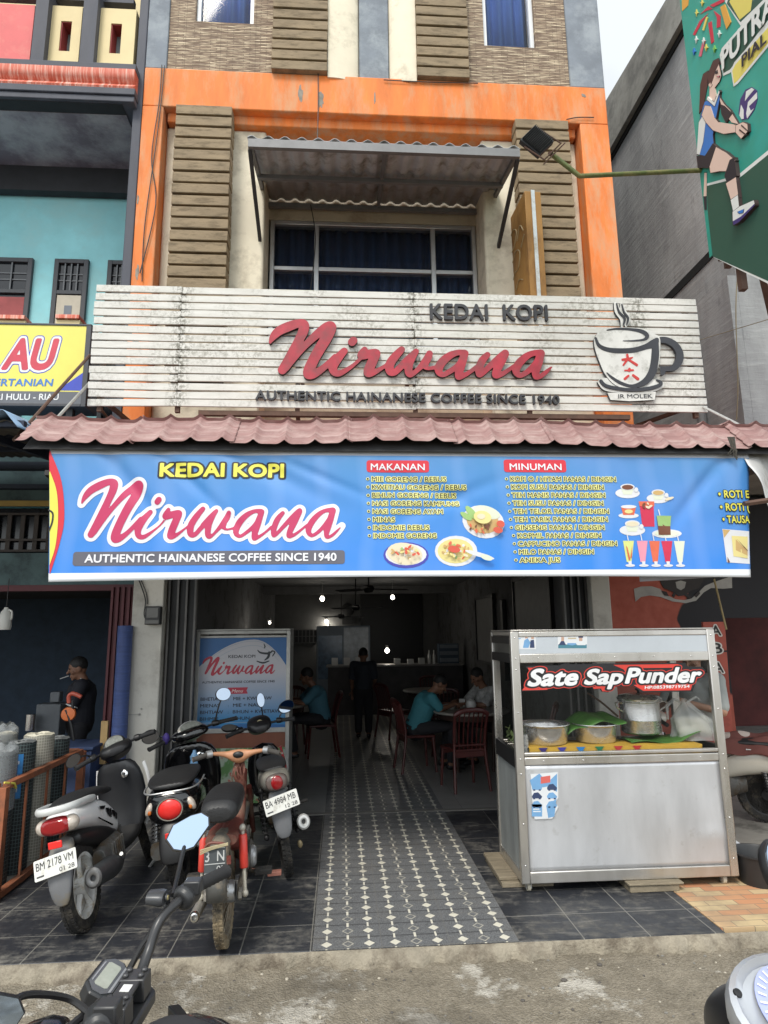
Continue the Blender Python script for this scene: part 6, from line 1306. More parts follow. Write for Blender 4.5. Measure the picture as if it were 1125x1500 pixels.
class Bike:
    def __init__(s, name, label, cat, loc, head, lean, steer=0., group=None, axle_f=1.24):
        s.root = thing(name, label, cat, loc, group, (0, R(lean), R(head))); s.st = R(steer); s.af = axle_f; s.S = Matrix()
    def b(s, nm, mats, fn, parent=None, T=None, **kw):
        q = MB(); fn(q)
        if T: bmesh.ops.transform(q.bm, matrix=T, verts=q.bm.verts[:])
        return q.build(nm, mats, parent or s.root, local=True, **kw)
    def loft(s, nm, mats, st, parent=None, axis='y', sub=1, T=None, **kw): return s.b(nm, mats, lambda q: q.loft([sell(*a, axis=axis) if not isinstance(a, dict) else sell(axis=axis, **a) for a in st]), parent, T, sub=sub, **kw)
    def steer_axis(s, y, z, rake=26):            # transform turning the front end about its steering head
        ax = Vector((0, -math.sin(R(rake)), math.cos(R(rake)))); o = Vector((0, y, z))
        s.S = Matrix.Translation(o) @ Matrix.Rotation(s.st, 4, ax) @ Matrix.Translation(-o)
    def wheel(s, nm, y, r, w, rim_m, spokes=5, T=None, wire=False, hub=.05):
        c = (0, y, r); th = w*.85; ri = r-th
        pr = [(ri, -w*.36), (ri+th*.35, -w*.5), (ri+th*.75, -w*.45), (r-.006, -w*.25), (r, 0), (r-.006, w*.25), (ri+th*.75, w*.45), (ri+th*.35, w*.5), (ri, w*.36), (ri-.004, 0)]
        def ty(q):
            q.lathe(pr+[pr[0]], c, (1, 0, 0), 56)
            for i in range(44):                  # tread blocks
                a = 2*math.pi*i/44
                for sx in (-1, 1):
                    aa = a+(.07 if sx > 0 else 0); T_ = Matrix.Translation(c) @ Matrix.Rotation(aa, 4, 'X')
                    q.bx(sx*w*.30-.011, sx*w*.30+.011, -.012, .012, r-.012, r-.0005, 0, T_)
        t_ = s.b(nm, rubber, ty, T=T)
        def rm(q):
            q.lathe([(ri-.014, -w*.33), (ri+.004, -w*.40), (ri+.006, -w*.36), (ri-.010, -w*.2), (ri-.012, w*.2), (ri+.006, w*.36), (ri+.004, w*.40), (ri-.014, w*.33), (ri-.022, 0), (ri-.014, -w*.33)], c, (1, 0, 0), 48)
            q.lathe([(.001, -.045), (hub, -.045), (hub*1.1, 0), (hub, .045), (.001, .045)], c, (1, 0, 0), 20)
            for i in range(spokes):
                a = 2*math.pi*i/spokes+.3; d = Vector((0, math.cos(a), math.sin(a))); C = Vector(c)
                if wire:
                    for sx in (-1, 1): q.tube([C+Vector((sx*.035, 0, 0))+Vector((0, math.cos(a+.5), math.sin(a+.5)))*hub, C+d*(ri-.012)+Vector((sx*.004, 0, 0))], .0022, 4)
                else:
                    e = Vector((0, math.cos(a+.28), math.sin(a+.28)))
                    q.tube([C+d*hub*.8, C+d*(ri*.5)+e*.01, C+(d*.9+e*.12)*(ri-.012)], [.022, .017, .024], 7, flat=.55)
        s.b('rim', rim_m, rm, t_, T=T); return t_
    def plate(s, c, w, h, tilt, yaw, roll, m, l1, l2, im, parent=None, rows=None):
        T = Matrix.Translation(c) @ Matrix.Rotation(R(yaw), 4, 'Z') @ Matrix.Rotation(R(tilt), 4, 'X') @ Matrix.Rotation(R(roll), 4, 'Y')
        o = s.b('licence_plate', m, lambda q: (q.prism(rrect(-w/2, -h/2, w/2, h/2, .008), lambda u, v, d: Vector((u, d, v)), 0, .003),), parent, T, smooth=False)
        def tx(q):
            f = lambda ou, ov: (lambda u, v, d: Vector((ou+u, -d, ov+v)))
            put_text(q, l1, f(-w*.45, -h*.02), w*.88, h*.40, off=.012, lift=.0012)
            if l2: put_text(q, l2, f(w*.08, -h*.40), w*.36, h*.22, off=.01, lift=.0012)
            if m is plate_w: q.prism([(-w*.45, -h*.36), (-w*.28, -h*.36), (-w*.28, -h*.28), (-w*.45, -h*.28)], f(0, 0), .0008, .0014)
            else:
                for a in (rrect(-w/2+.004, -h/2+.004, w/2-.004, -h/2+.008, .001), rrect(-w/2+.004, h/2-.008, w/2-.004, h/2-.004, .001), rrect(-w/2+.004, -h*.13, w/2-.004, -h*.10, .001)): q.prism(a, f(0, 0), .0006, .0013)
        s.b('lettering', im, tx, o, T, smooth=False); return o
    def mirror(s, base, head, rx, rz, yaw=0, tilt=0, roll=0, m=mirror_m, stalk=black_pl, T=None, shape=None, pts=None):
        T = T or Matrix(); base = Vector(base); head = Vector(head)
        p = pts or [tuple(base), tuple(base*.55+head*.45+Vector((0, -.01, .02))), tuple(head+Vector((0, .02, -.01)))]
        HT = T @ Matrix.Translation(head) @ Matrix.Rotation(R(yaw), 4, 'Z') @ Matrix.Rotation(R(tilt), 4, 'X') @ Matrix.Rotation(R(roll), 4, 'Y')
        sh = shape or [(math.cos(2*math.pi*i/24)*rx, math.sin(2*math.pi*i/24)*rz) for i in range(24)]
        def hs(q):
            q.loft([[Vector((x*k, d, z*k)) for x, z in sh] for k, d in ((1.06, -.001), (1.10, .008), (1.0, .022), (.6, .034))])
        o = s.b('mirror', black_pl, hs, T=HT, ang=50)
        s.b('mirror_glass', m, lambda q: q.prism(sh, lambda u, v, d: Vector((u, d, v)), -.0035, -.0012), o, HT, smooth=False)
        s.b('stalk', stalk, lambda q: q.tube(spl(p, 6), .0065, 7), o, T); return o
    def bars(s, pts, grip=.13, r=.011, m=black_iron, T=None, gm=None, levers=True, gr=.0185):
        T = T or Matrix(); L = spl(pts, 6); hb = s.b('handlebar', m, lambda q: q.tube(L, r, 10), T=T)
        for e, i in ((Vector(pts[0]), Vector(pts[1])), (Vector(pts[-1]), Vector(pts[-2]))):
            d = (i-e).normalized()
            def gf(q):
                k = [e+d*(grip*t/14) for t in range(15)]; q.tube(k, [gr*(1.12 if t in (0, 14) else 1.03 if t % 2 else .93) for t in range(15)], 12)
            s.b('grip', gm or M('grip_rubber', (.02, .02, .021), .8), gf, hb, T)
            if levers:
                s.b('lever', M('lever_alloy', (.55, .55, .55), .35, metal=.8), lambda q: q.tube(spl([tuple(e+d*(grip+.035)+Vector((0, .03, 0))), tuple(e+d*(grip*.6)+Vector((0, .062, -.01))), tuple(e+d*.01+Vector((0, .055, -.02)))], 5), [.009]*5+[.007]*6, 7), hb, T)
                s.b('switchgear', black_pl, lambda q: q.tube([e+d*(grip+.004), e+d*(grip+.02), e+d*(grip+.055), e+d*(grip+.06)], [.020, .026, .026, .018], 12), hb, T, bevel=.003)
        return hb
    def shock(s, a, c, r, m_top, m_low, coil=True):
        a, c = Vector(a), Vector(c); d = c-a
        o = s.b('shock_absorber', m_low, lambda q: (q.tube([a, c], r*.45, 10), q.ell(a, (r*.8,)*3, n=10), q.ell(c, (r*.8,)*3, n=10)))
        if coil: s.b('spring', m_top, lambda q: q.tube([a+d*(.1+.8*k/80)+Vector((math.cos(k*.62)*r, math.sin(k*.62)*r, 0)) for k in range(81)], r*.17, 5), o)
        else: s.b('shock_cover', m_top, lambda q: q.tube([a+d*.10, a+d*.12, a+d*.60, a+d*.62], [r*.8, r, r, r*.8], 16), o)
        return o
    def muffler(s, pts, rr, m, tip=None):
        o = s.b('exhaust', m, lambda q: q.tube(spl(pts, 5), [rr[min(int(i/5), len(rr)-1)]*(1-(i % 5)/5)+rr[min(int(i/5)+1, len(rr)-1)]*(i % 5)/5 for i in range((len(pts)-1)*5+1)], 18))
        e, f = Vector(pts[-1]), (Vector(pts[-1])-Vector(pts[-2])).normalized()
        s.b('exhaust_tip', tip or chrome, lambda q: q.lathe([(.016, -.01), (rr[-1]*.62, -.004), (rr[-1]*.98, .0), (rr[-1]*1.0, .010), (rr[-1]*.8, .022), (rr[-1]*.5, .024), (.018, .018), (.014, -.03)], e, f, 24), o); return o

def engine(B, y, z, w=.13):
    def f(q):
        q.loft([sell(y-.16, z+.01, w*.8, .07), sell(y-.06, z, w, .10), sell(y+.08, z, w, .105), sell(y+.2, z+.02, w*.8, .085)])
        q.lathe([(.001, 0), (.085, 0), (.095, .02), (.07, .035), (.001, .035)], (w-.01, y, z), (1, 0, 0), 20); q.lathe([(.001, 0), (.085, 0), (.095, .02), (.07, .035), (.001, .035)], (-w+.01, y, z), (-1, 0, 0), 20)
        for i in range(6): q.bx(-.075, .075, y+.20+i*.022, y+.212+i*.022, z-.03, z+.10)
    return B.b('engine', engine_m, f, bevel=.003)

def scooter(name, label, loc, head, lean, steer, spec, group):
    B = Bike(name, label, 'scooter' , loc, head, lean, steer, group, spec.get('wb', 1.24)); c1, c2 = spec['body'], spec['trim']; r = .255; k = spec
    B.wheel('rear_wheel', 0, r, .085, k['rim']); B.steer_axis(1.0, .80)
    B.wheel('front_wheel', B.af, r, .08, k['rim'], T=B.S)
    B.loft('front_fender', c2, [(B.af-.27, .42, .045, .02), (B.af-.18, .50, .06, .03), (B.af, .55, .064, .035), (B.af+.16, .50, .06, .03), (B.af+.24, .42, .04, .02)], T=B.S)
    B.b('fork', black_iron, lambda q: [q.tube([(s*.07, B.af, r), (s*.07, B.af-.13, .62)], .016, 8) for s in (-1, 1)], T=B.S)
    engine(B, .32, .33, .10); B.b('crankcase', engine_m, lambda q: q.loft([sell(-.05, .26, .045, .06, xo=-.115), sell(.15, .28, .05, .085, xo=-.12), sell(.4, .31, .05, .08, xo=-.11)]))
    zt = k.get('ztail', .70)
    if k['style'] == 'wedge':
        B.loft('tail_cover', c1, [(-.235, zt-.03, .085, .045), (-.20, zt-.03, .115, .062), (-.05, zt-.045, .128, .075), (.15, zt-.075, .135, .095), (.33, zt-.13, .14, .11), (.47, zt-.22, .13, .09), (.52, zt-.27, .11, .05)])
        B.loft('under_cover', c2, [(-.10, .55, .075, .04), (.1, .52, .10, .07), (.35, .43, .13, .09), (.55, .36, .13, .06)])
        B.loft('tail_light', tail_red, [(-.285, zt-.035, .085, .035), (-.268, zt-.035, .104, .050), (-.20, zt-.034, .120, .058)], sub=1)
        for sx in (-1, 1): B.b('indicator', lens_clear, lambda q: q.ell((sx*.088, -.225, zt-.035), (.056, .052, .047)))
        B.loft('seat', seatm, [(-.17, zt+.045, .095, .02), (-.05, zt+.055, .125, .032), (.15, zt+.05, .13, .036), (.33, zt+.025, .12, .035), (.5, zt-.005, .095, .03), (.57, zt-.02, .07, .02)])
        B.b('grab_rail', k['rail'], lambda q: q.tube(spl([(-.125, .08, zt+.025), (-.142, -.06, zt+.045), (-.125, -.22, zt+.058), (-.06, -.285, zt+.060), (.06, -.285, zt+.060), (.125, -.22, zt+.058), (.142, -.06, zt+.045), (.125, .08, zt+.025)], 6), .017, 9, flat=1.3))
    else:
        B.loft('tail_cover', c1, [(-.235, .57, .085, .075), (-.215, .575, .125, .11), (-.14, .585, .158, .135), (.05, .585, .165, .14), (.25, .56, .165, .15), (.42, .50, .15, .15), (.50, .44, .13, .09)])
        B.loft('seat', seatm, [(-.22, .715, .10, .018), (-.12, .735, .15, .03), (.10, .745, .155, .036), (.30, .735, .14, .036), (.46, .715, .115, .03), (.54, .70, .08, .018)])
        B.b('seat_band', silver, lambda q: q.tube(spl([(-.17, .15, .695), (-.165, -.08, .690), (-.12, -.21, .688), (.0, -.235, .69), (.12, -.21, .688), (.165, -.08, .69), (.17, .15, .695)], 6), .006, 6))
        tl = B.b('tail_light', refl_red, lambda q: q.lathe([(.001, .022), (.03, .02), (.060, .012), (.070, 0), (.001, -.02)], (0, -.235, .575), (0, -1, -.02), 30)); B.b('tail_light_ring', chrome, lambda q: q.lathe([(.070, .0), (.070, .010), (.077, .010), (.079, -.008), (.07, -.01), (.07, 0)], (0, -.235, .575), (0, -1, -.02), 30), tl)
        for sx in (-1, 1):
            io = B.b('indicator', lens_clear, lambda q: q.ell((sx*.122, -.198, .585), (.022, .035, .05), T=Matrix.Rotation(R(-sx*20), 4, 'Y').to_3x3().to_4x4())); B.b('bulb', amber, lambda q: q.ell((sx*.12, -.222, .57), (.012, .012, .02)), io)
        B.b('chrome_accent', chrome, lambda q: [q.tube(spl([(sx*.166, .20, .66), (sx*.172, .30, .62), (sx*.165, .36, .57)], 5), .009, 6, flat=.5) for sx in (-1, 1)])
    if k.get('side_mark'):
        def sm(q):
            rr = random.Random(2)
            for sx in (-1, 1):
                f = lambda u, v, d: Vector((sx*(.1415+d-.02*max(0, .1-u)), .02+u, zt-.10+v-.32*u))
                for L in ([(.10, .09), (.2, .1), (.17, .075), (.11, .07)], [(.2, .085), (.26, .09), (.25, .03), (.22, .06)], [(.27, .085), (.3, .09), (.29, .03), (.275, .03)], [(.31, .08), (.36, .075), (.35, .035), (.32, .05)], [(.37, .07), (.40, .06), (.38, .02), (.36, .03)], [(.06, .02), (.3, -.015), (.28, -.025), (.06, .012)]): q.prism(L, f, 0, .004)
        B.b('side_decal', black_gloss, sm, smooth=False)
    if k.get('word'):
        for sx in (1,): B.b('lettering', M('chrome_letter', (.5, .5, .48), .3, metal=.6), lambda q: put_text(q, k['word'], lambda u, v, d: Vector((.160+d+.004, -.02+u, .60+v+.30*u*.2)), .14, .022, lift=.004), smooth=False)
    # rear mudguard, reflector, plate
    if k.get('flap'):
        B.loft('mudguard', k['flap'], [dict(y=.60, zc=-.16, hw=.075, hh=.05), dict(y=.50, zc=-.235, hw=.085, hh=.045), dict(y=.40, zc=-.275, hw=.085, hh=.03), dict(y=.30, zc=-.285, hw=.065, hh=.018), dict(y=.235, zc=-.275, hw=.035, hh=.01)], axis='z')
        B.b('reflector', refl_red, lambda q: q.bx(-.045, .045, -.295, -.283, .565, .605), bevel=.004)
        B.plate((0, -.315, .485), .275, .11, -14, 0, k.get('roll', 0), plate_w, *k['plate'], ink)
    else:
        B.loft('mudguard', black_pl, [dict(y=.50, zc=-.17, hw=.06, hh=.05), dict(y=.42, zc=-.235, hw=.075, hh=.03), dict(y=.30, zc=-.29, hw=.07, hh=.014), dict(y=.22, zc=-.30, hw=.06, hh=.008)], axis='z')
        B.b('reflector', refl_red, lambda q: q.bx(-.03, .03, -.290, -.278, .395, .43), bevel=.003)
    B.muffler([(.13, .42, .27), (.155, .25, .27), (.165, .12, .29), (.165, -.16, .325)], [.03, .055, .070, .058], M('dull_muffler', (.07, .075, .08), .5, metal=.4, var=.3, scale=12), M('muffler_cap', (.20, .20, .20), .45, metal=.7))
    B.b('engine_cover', engine_m, lambda q: (q.loft([sell(.10, .34, .05, .07, xo=.10), sell(.2, .34, .065, .10, xo=.115), sell(.38, .34, .065, .105, xo=.115), sell(.48, .33, .045, .07, xo=.10)]), [q.bx(.155, .186, .17+i*.04, .185+i*.04, .27, .42) for i in range(6)]), bevel=.004)
    B.shock((-.12, .02, .52), (-.13, -.02, .27), .030, black_iron, silver)
    # floor, leg shield, front
    B.loft('floorboard', c2, [(.45, .30, .13, .04), (.6, .29, .15, .035), (.85, .30, .16, .035), (.95, .36, .15, .04)])
    B.loft('leg_shield', k['shield'], [dict(y=.28, zc=.90, hw=.15, hh=.05), dict(y=.42, zc=.95, hw=.20, hh=.045), dict(y=.62, zc=.955, hw=.215, hh=.055), dict(y=.76, zc=.93, hw=.19, hh=.07), dict(y=.85, zc=.90, hw=.13, hh=.06)], axis='z')
    if k.get('edge'): B.b('shield_edge', k['edge'], lambda q: [q.tube(spl([(sx*.16, .99, .32), (sx*.212, 1.0, .48), (sx*.224, 1.01, .64), (sx*.20, 1.0, .78)], 6), .016, 8, flat=.6) for sx in (-1, 1)])
    kc = B.b('key_switch', chrome, lambda q: q.lathe([(.001, .02), (.018, .02), (.030, .012), (.032, 0), (.001, 0)], (.075, .865, .735), (0, -1, .25), 22)); B.b('key_cap', black_pl, lambda q: q.lathe([(.001, .03), (.012, .03), (.014, .02), (.001, .02)], (.075, .862, .735), (0, -1, .25), 12), kc)
    B.b('step_stand', M('stand_alloy', (.45, .45, .44), .4, metal=.7), lambda q: (q.tube(spl([(-.12, .35, .20), (-.22, .40, .08), (-.27, .42, .012)], 4), .012, 7), q.tube(spl([(.14, .30, .30), (.20, .26, .30), (.215, .22, .33)], 4), .014, 7)))
    S = B.S
    B.loft('headset', c2 if not k.get('hs') else k['hs'], [(.80, .915, .07, .03), (.84, .925, .13, .045), (.93, .925, .145, .06), (1.03, .90, .12, .07), (1.10, .87, .07, .05)], T=S)
    B.b('speedometer', k.get('dash_ring', black_pl), lambda q: q.loft([[Vector((.088*c*(1.05 if d < .01 else .93), .885+(.040*s_)-.55*d, .965+.052*s_+d*.8)) for c, s_ in ((math.cos(2*math.pi*i/24), math.sin(2*math.pi*i/24)) for i in range(24))] for d in (-.01, .006, .012)]), T=S)
    B.b('dial', dash_m, lambda q: q.prism([(.074*math.cos(2*math.pi*i/24), .042*math.sin(2*math.pi*i/24)) for i in range(24)], lambda u, v, d: Vector((u, .876+v*.78-.55*d, .977+v*1.0+d*.8)), 0, .004), T=S, smooth=False)
    B.bars([(-.335, .80, .925), (-.21, .86, .935), (-.10, .92, .93), (.10, .92, .93), (.21, .86, .935), (.335, .80, .925)], T=S)
    for sx in (-1, 1):
        m_ = k['mirrors'].get(sx)
        if m_: B.mirror((sx*.19, .875, .95), m_['head'], m_['rx'], m_['rz'], m_.get('yaw', 0), m_.get('tilt', 12), m_.get('roll', 0), m_.get('m', mirror_m), m_.get('st', black_pl), T=S)
    return B
dim_mirror = M('dim_mirror', (.16, .15, .14), .12, metal=.5, var=.1)
GRP = 'motorcycles and scooters parked nose in on the terrace'
p = G(115, 1362, 0)
b1s = scooter('motor_scooter', 'white tailed black scooter with white plate nearest the orange rack', (p.x+.045, p.y, 0), 1, -11, 24, dict(style='wedge', body=bodywhite, trim=black_pl, rim=M('white_rim', (.80, .80, .78), .35, var=.12, dirt=(.40, .28, .12), dirt_amt=.4, dirt_scale=7), rail=M('rail_white', (.55, .56, .55), .35, var=.15), ztail=.715, flap=mud_grey, plate=('BM 2178 VM', '01 28'), roll=-6, side_mark=True,
    shield=M('satin_black', (.02, .021, .024), .38, var=.15), edge=bodywhite, mirrors={-1: dict(head=(-.33, .80, .985), rx=.058, rz=.040, yaw=10, tilt=16, roll=-18, m=dim_mirror)}), GRP)
q_ = P(249, 1178, -1.92)
b2s = scooter('motor_scooter', 'black scooter with round red tail lamp in front of menu board', (-1.16, -1.70, 0), 5, -7, 24, dict(style='round', body=black_gloss, trim=black_gloss, rim=black_iron, shield=black_gloss, word='SCOOPY', dash_ring=silver, wb=1.2,
    mirrors={-1: dict(head=(-.30, .80, 1.02), rx=.058, rz=.055, tilt=8, m=dim_mirror, st=chrome), 1: dict(head=(.30, .83, 1.16), rx=.055, rz=.055, tilt=-10)}), GRP)
b2s.root.scale = (1.18, 1, 1)
q = MB(); c = Vector((-1.26, -.98, .70)); q.lathe([(.001, -.10), (.033, -.10), (.036, -.07), (.034, 0), (.030, .02), (.036, .05), (.016, .085), (.014, .105), (.001, .106)], c, n=18); bo = q.build('water_bottle', M('bottle_blue', (.22, .42, .66), .15, var=.35, scale=12, alpha=.85), loc=tuple(c)); tag(bo, 'small blue water bottle tucked in the black round lamp scooter', 'bottle')
q = MB(); q.ell((0, 0, 0), (.03, .03, .05), n=10); 
ro_ = q.build('ribbon', M('purple_ribbon', (.05, .03, .20), .7, var=.5, scale=40), loc=(0, 0, 0)); ro_.location = b2s.root.matrix_basis @ (b2s.S @ Vector((-.19, .86, .955))); tag(ro_, 'purple ribbon tied on left handlebar of the round lamp scooter', 'ribbon')

b1s.root.scale = (.87, 1, 1)
# --- old step-through with red shock covers
p = G(322, 1384, 0); B = Bike('step_through_bike', 'worn old step through motorbike with red shocks and thick black seat', 'motorcycle', (p.x+.03, p.y, 0), 2, -2.5, 0, GRP, 1.18)
rustrim = M('old_rim', (.30, .27, .22), .5, metal=.6, var=.3, scale=10, dirt=(.22, .15, .08), dirt_amt=.6)
mudt = M('muddy_tyre', (.05, .043, .034), .9, var=.35, scale=12, dirt=(.24, .19, .12), dirt_amt=.7, dirt_scale=8, bump=.4, bscale=50)
_rub = rubber; rubber = mudt; w3 = B.wheel('rear_wheel', 0, .285, .062, rustrim, 14, wire=True); B.steer_axis(.95, .8); B.wheel('front_wheel', 1.18, .285, .06, rustrim, 14, wire=True, T=B.S); rubber = _rub
oldfr = M('old_fender', (.10, .10, .095), .55, metal=.3, var=.3, scale=7, dirt=(.26, .21, .15), dirt_amt=.55, dirt_scale=6); redfr = M('faded_red_frame', (.16, .035, .025), .55, var=.25, dirt=(.16, .10, .07), dirt_amt=.5)
def fend(q):
    rings = []
    for i in range(13):
        a = R(10+i*13); kf = .33+.05*math.sin(min(a, 1.57)*2)*(a < 1.57); y, z = -kf*math.cos(a), .285+(kf+.02)*math.sin(a); rings.append([Vector((x, y*(1-.05*(1-abs(x)/.06)*0), z)) + Vector((0, -math.cos(a), math.sin(a)))*(-.045*(abs(x)/.062)**2.5) for x in [(-.062+.124*j/10) for j in range(11)]])
    for a, c in zip(rings, rings[1:]):
        pass
    q.loft(rings, cap=False, closed=False)
B.b('rear_fender', oldfr, fend, solid=.003)
B.plate((0, -.345, .565), .13, .135, -8, 0, 0, plate_k, '3  N', '05', M('plate_grey_ink', (.42, .43, .42), .6))
B.b('plate_bracket', redfr, lambda q: (q.tube(spl([(-.06, -.335, .635), (-.03, -.34, .655), (.03, -.34, .65), (.075, -.335, .635)], 5), .008, 6), q.bx(.07, .095, -.345, -.33, .54, .58)))
B.b('twine', M('straw_twine', (.42, .36, .22), .9, var=.3), lambda q: [q.tube(spl([(-.09, -.335, .60+.01*i), (-.02, -.35, .625+.006*i), (.08, -.345, .64+.004*i)], 4), .004, 5) for i in range(3)])
shr, shl = M('red_shock_cover', (.62, .055, .04), .35, var=.12, dirt=(.42, .09, .06), dirt_amt=.3), M('dirty_shock_rod', (.50, .47, .40), .5, metal=.4, var=.2)
for sx in (-1, 1): B.shock((sx*.125, -.02, .635), (sx*.14, -.055, .285), .028, shr, shl, coil=False)
B.loft('seat', seatm, [(-.225, .765, .09, .04), (-.19, .775, .122, .066), (-.05, .785, .13, .072), (.12, .79, .127, .072), (.26, .785, .11, .062), (.36, .77, .07, .045)])
B.b('frame', redfr, lambda q: (q.tube(spl([(0, -.15, .60), (0, .15, .60), (0, .42, .52), (0, .75, .50), (0, .95, .78)], 6), [.035]*8+[.045]*17, 10), q.tube([(0, .3, .55), (0, .32, .30)], .03, 8), q.loft([sell(-.12, .60, .10, .035), sell(.1, .58, .12, .05), sell(.3, .54, .10, .08)])), sub=0)
B.loft('side_cover', redfr, [(.10, .52, .115, .03), (.18, .51, .12, .07), (.32, .50, .115, .08), (.4, .5, .10, .04)])
engine(B, .48, .33, .11)
B.b('chain_case', oldfr, lambda q: q.loft([sell(-.02, .285, .018, .05, xo=.10), sell(.2, .30, .02, .055, xo=.10), sell(.42, .32, .018, .05, xo=.10)]))
B.b('hub_cover', silver, lambda q: (q.lathe([(.001, .07), (.05, .07), (.06, .055), (.06, -.06), (.05, -.07), (.001, -.07)], (0, 0, .285), (1, 0, 0), 24), q.lathe([(.001, .03), (.05, .03), (.062, .015), (.062, 0), (.001, 0)], (.155, .22, .40), (1, 0, 0), 24)))
B.b('swing_arm', M('pale_arm', (.42, .40, .36), .5, metal=.5, var=.2), lambda q: [q.bar((sx*.11, -.08, .285), (sx*.10, .35, .33), .02, .035) for sx in (-1, 1)])
B.muffler([(-.10, .45, .25), (-.13, .25, .22), (-.145, .1, .23), (-.145, -.22, .25)], [.02, .03, .034, .03], M('pale_muffler', (.38, .37, .34), .5, metal=.6, var=.2))
for sx in (-1, 1):
    B.b('foot_peg', rubber, lambda q: (q.tube([(sx*.12, .26, .30), (sx*.22, .24, .30)], .012, 8), q.bx(min(sx*.17, sx*.29), max(sx*.17, sx*.29), .20, .275, .288, .318)), bevel=.004)
B.b('pedal', M('pedal_pink', (.36, .15, .11), .6, var=.2), lambda q: (q.bx(.24, .34, .42, .47, .20, .225), q.tube([(.1, .45, .25), (.26, .45, .22)], .010, 6)), bevel=.003)
orb = M('worn_orange_cover', (.48, .23, .12), .5, var=.25, scale=9, stretch=(1, 1, 1), dirt=(.30, .14, .07), dirt_amt=.5)
B.b('handlebar_cover', orb, lambda q: q.loft([[Vector((x, y+.022*math.cos(2*math.pi*i/14)*k, z+.026*math.sin(2*math.pi*i/14)*k2)) for i in range(14)] for x, y, z, k, k2 in ((-.225, .72, .945, .62, .5), (-.15, .745, .94, .7, .58), (-.085, .76, .925, 1.0, .9), (-.055, .765, .915, 1.6, 1.6), (0, .77, .905, 1.9, 2.1), (.055, .765, .915, 1.6, 1.6), (.085, .76, .925, 1.0, .9), (.15, .745, .94, .7, .58), (.225, .72, .945, .62, .5))]), sub=1)
B.b('speedometer_hole', black_pl, lambda q: q.ell((0, .735, .925), (.044, .016, .024)))
B.bars([(-.34, .66, .925), (-.23, .72, .945), (-.1, .76, .93), (.1, .76, .93), (.23, .72, .945), (.34, .66, .925)], m=orb, gm=M('old_grip', (.055, .05, .045), .85, var=.2), levers=False)
for sx in (-1, 1): B.b('switch_clamp', silver, lambda q: q.tube([(sx*.205, .735, .945), (sx*.245, .715, .943)], .026, 14))
B.b('front_lever', silver, lambda q: q.tube(spl([(.22, .76, .94), (.28, .77, .925), (.35, .74, .91)], 4), .006, 6))
rr = random.Random(4)
B.b('wiring', M('loose_wires', (.16, .06, .04), .7, var=.6, scale=30), lambda q: [q.tube(spl([(rr.uniform(-.04, .04), .80, .88), (rr.uniform(-.06, .06), .76, .80), (rr.uniform(-.08, .06), .78, .72), (rr.uniform(-.05, .05), .82, .62)], 4), .0045, 5) for i in range(11)])
B.b('steering_column', redfr, lambda q: q.tube([(0, .84, .86), (0, .97, .60)], .035, 10)); B.b('fork', redfr, lambda q: [q.tube([(sx*.055, .95, .66), (sx*.055, 1.18, .285)], .022, 8) for sx in (-1, 1)])
B.loft('front_fender', oldfr, [(.88, .42, .05, .02), (1.0, .54, .058, .025), (1.18, .59, .06, .028), (1.34, .52, .055, .02), (1.4, .44, .04, .015)])

B.root.scale = (.90, 1, 1)
# --- black underbone with dusty tail and white plate
p = G(422, 1280, 0); B = Bike('underbone_bike', 'black motorbike with dusty grey tail and white tipped exhaust', 'motorcycle', (p.x, p.y, 0), 11, -10, 3, GRP, 1.23)
dust = M('dusty_tail', (.10, .10, .095), .6, var=.25, scale=6, dirt=(.24, .22, .18), dirt_amt=.6, dirt_scale=4)
B.wheel('rear_wheel', 0, .275, .075, black_iron, 6); B.steer_axis(.95, .8); B.wheel('front_wheel', 1.23, .275, .07, black_iron, 6, T=B.S)
B.loft('tail_cover', dust, [(-.30, .74, .075, .04), (-.26, .735, .115, .075), (-.12, .72, .13, .085), (.1, .69, .13, .09), (.35, .62, .12, .10), (.5, .56, .10, .08)])
B.loft('tail_light', M('smoked_lens', (.13, .10, .09), .2, var=.3, scale=20), [(-.335, .735, .06, .04), (-.32, .735, .085, .058), (-.27, .735, .10, .066)])
B.b('lamp_core', tail_red, lambda q: q.ell((0, -.328, .735), (.05, .016, .05)))
B.loft('seat', seatm, [(-.20, .80, .09, .015), (-.1, .805, .125, .025), (.15, .80, .13, .03), (.4, .775, .11, .03), (.52, .75, .08, .02)])
B.loft('mudguard', mud_grey, [dict(y=.68, zc=-.20, hw=.08, hh=.07), dict(y=.58, zc=-.26, hw=.082, hh=.05), dict(y=.47, zc=-.30, hw=.078, hh=.03), dict(y=.39, zc=-.315, hw=.065, hh=.018), dict(y=.345, zc=-.315, hw=.035, hh=.010)], axis='z')
B.plate((.01, -.352, .60), .275, .11, -12, 0, -6, plate_w, 'BA 4984 MB', '12 28', ink)
for sx in (-1, 1): B.shock((sx*.12, .03, .62), (sx*.13, -.03, .30), .030, black_iron, black_iron)
engine(B, .48, .34, .12)
B.muffler([(.12, .4, .24), (.15, .15, .27), (.17, .0, .33), (.175, -.16, .38)], [.022, .035, .052, .055], M('black_muffler', (.03, .03, .03), .5, var=.3), M('pale_cap', (.62, .62, .60), .4, metal=.4))
for sx in (-1, 1): B.b('foot_peg', rubber, lambda q: (q.tube([(sx*.12, .14, .44), (sx*.27, .12, .45)], .014, 8), q.tube([(sx*.12, .15, .44), (sx*.1, .3, .36)], .012, 6)))
B.b('kick_pad', M('brass_pad', (.35, .28, .16), .5, metal=.5), lambda q: q.ell((.13, -.05, .20), (.022, .012, .03)))
B.loft('frame_cover', black_gloss, [(.45, .58, .10, .08), (.6, .52, .11, .10), (.8, .56, .10, .12), (.98, .68, .08, .12)])
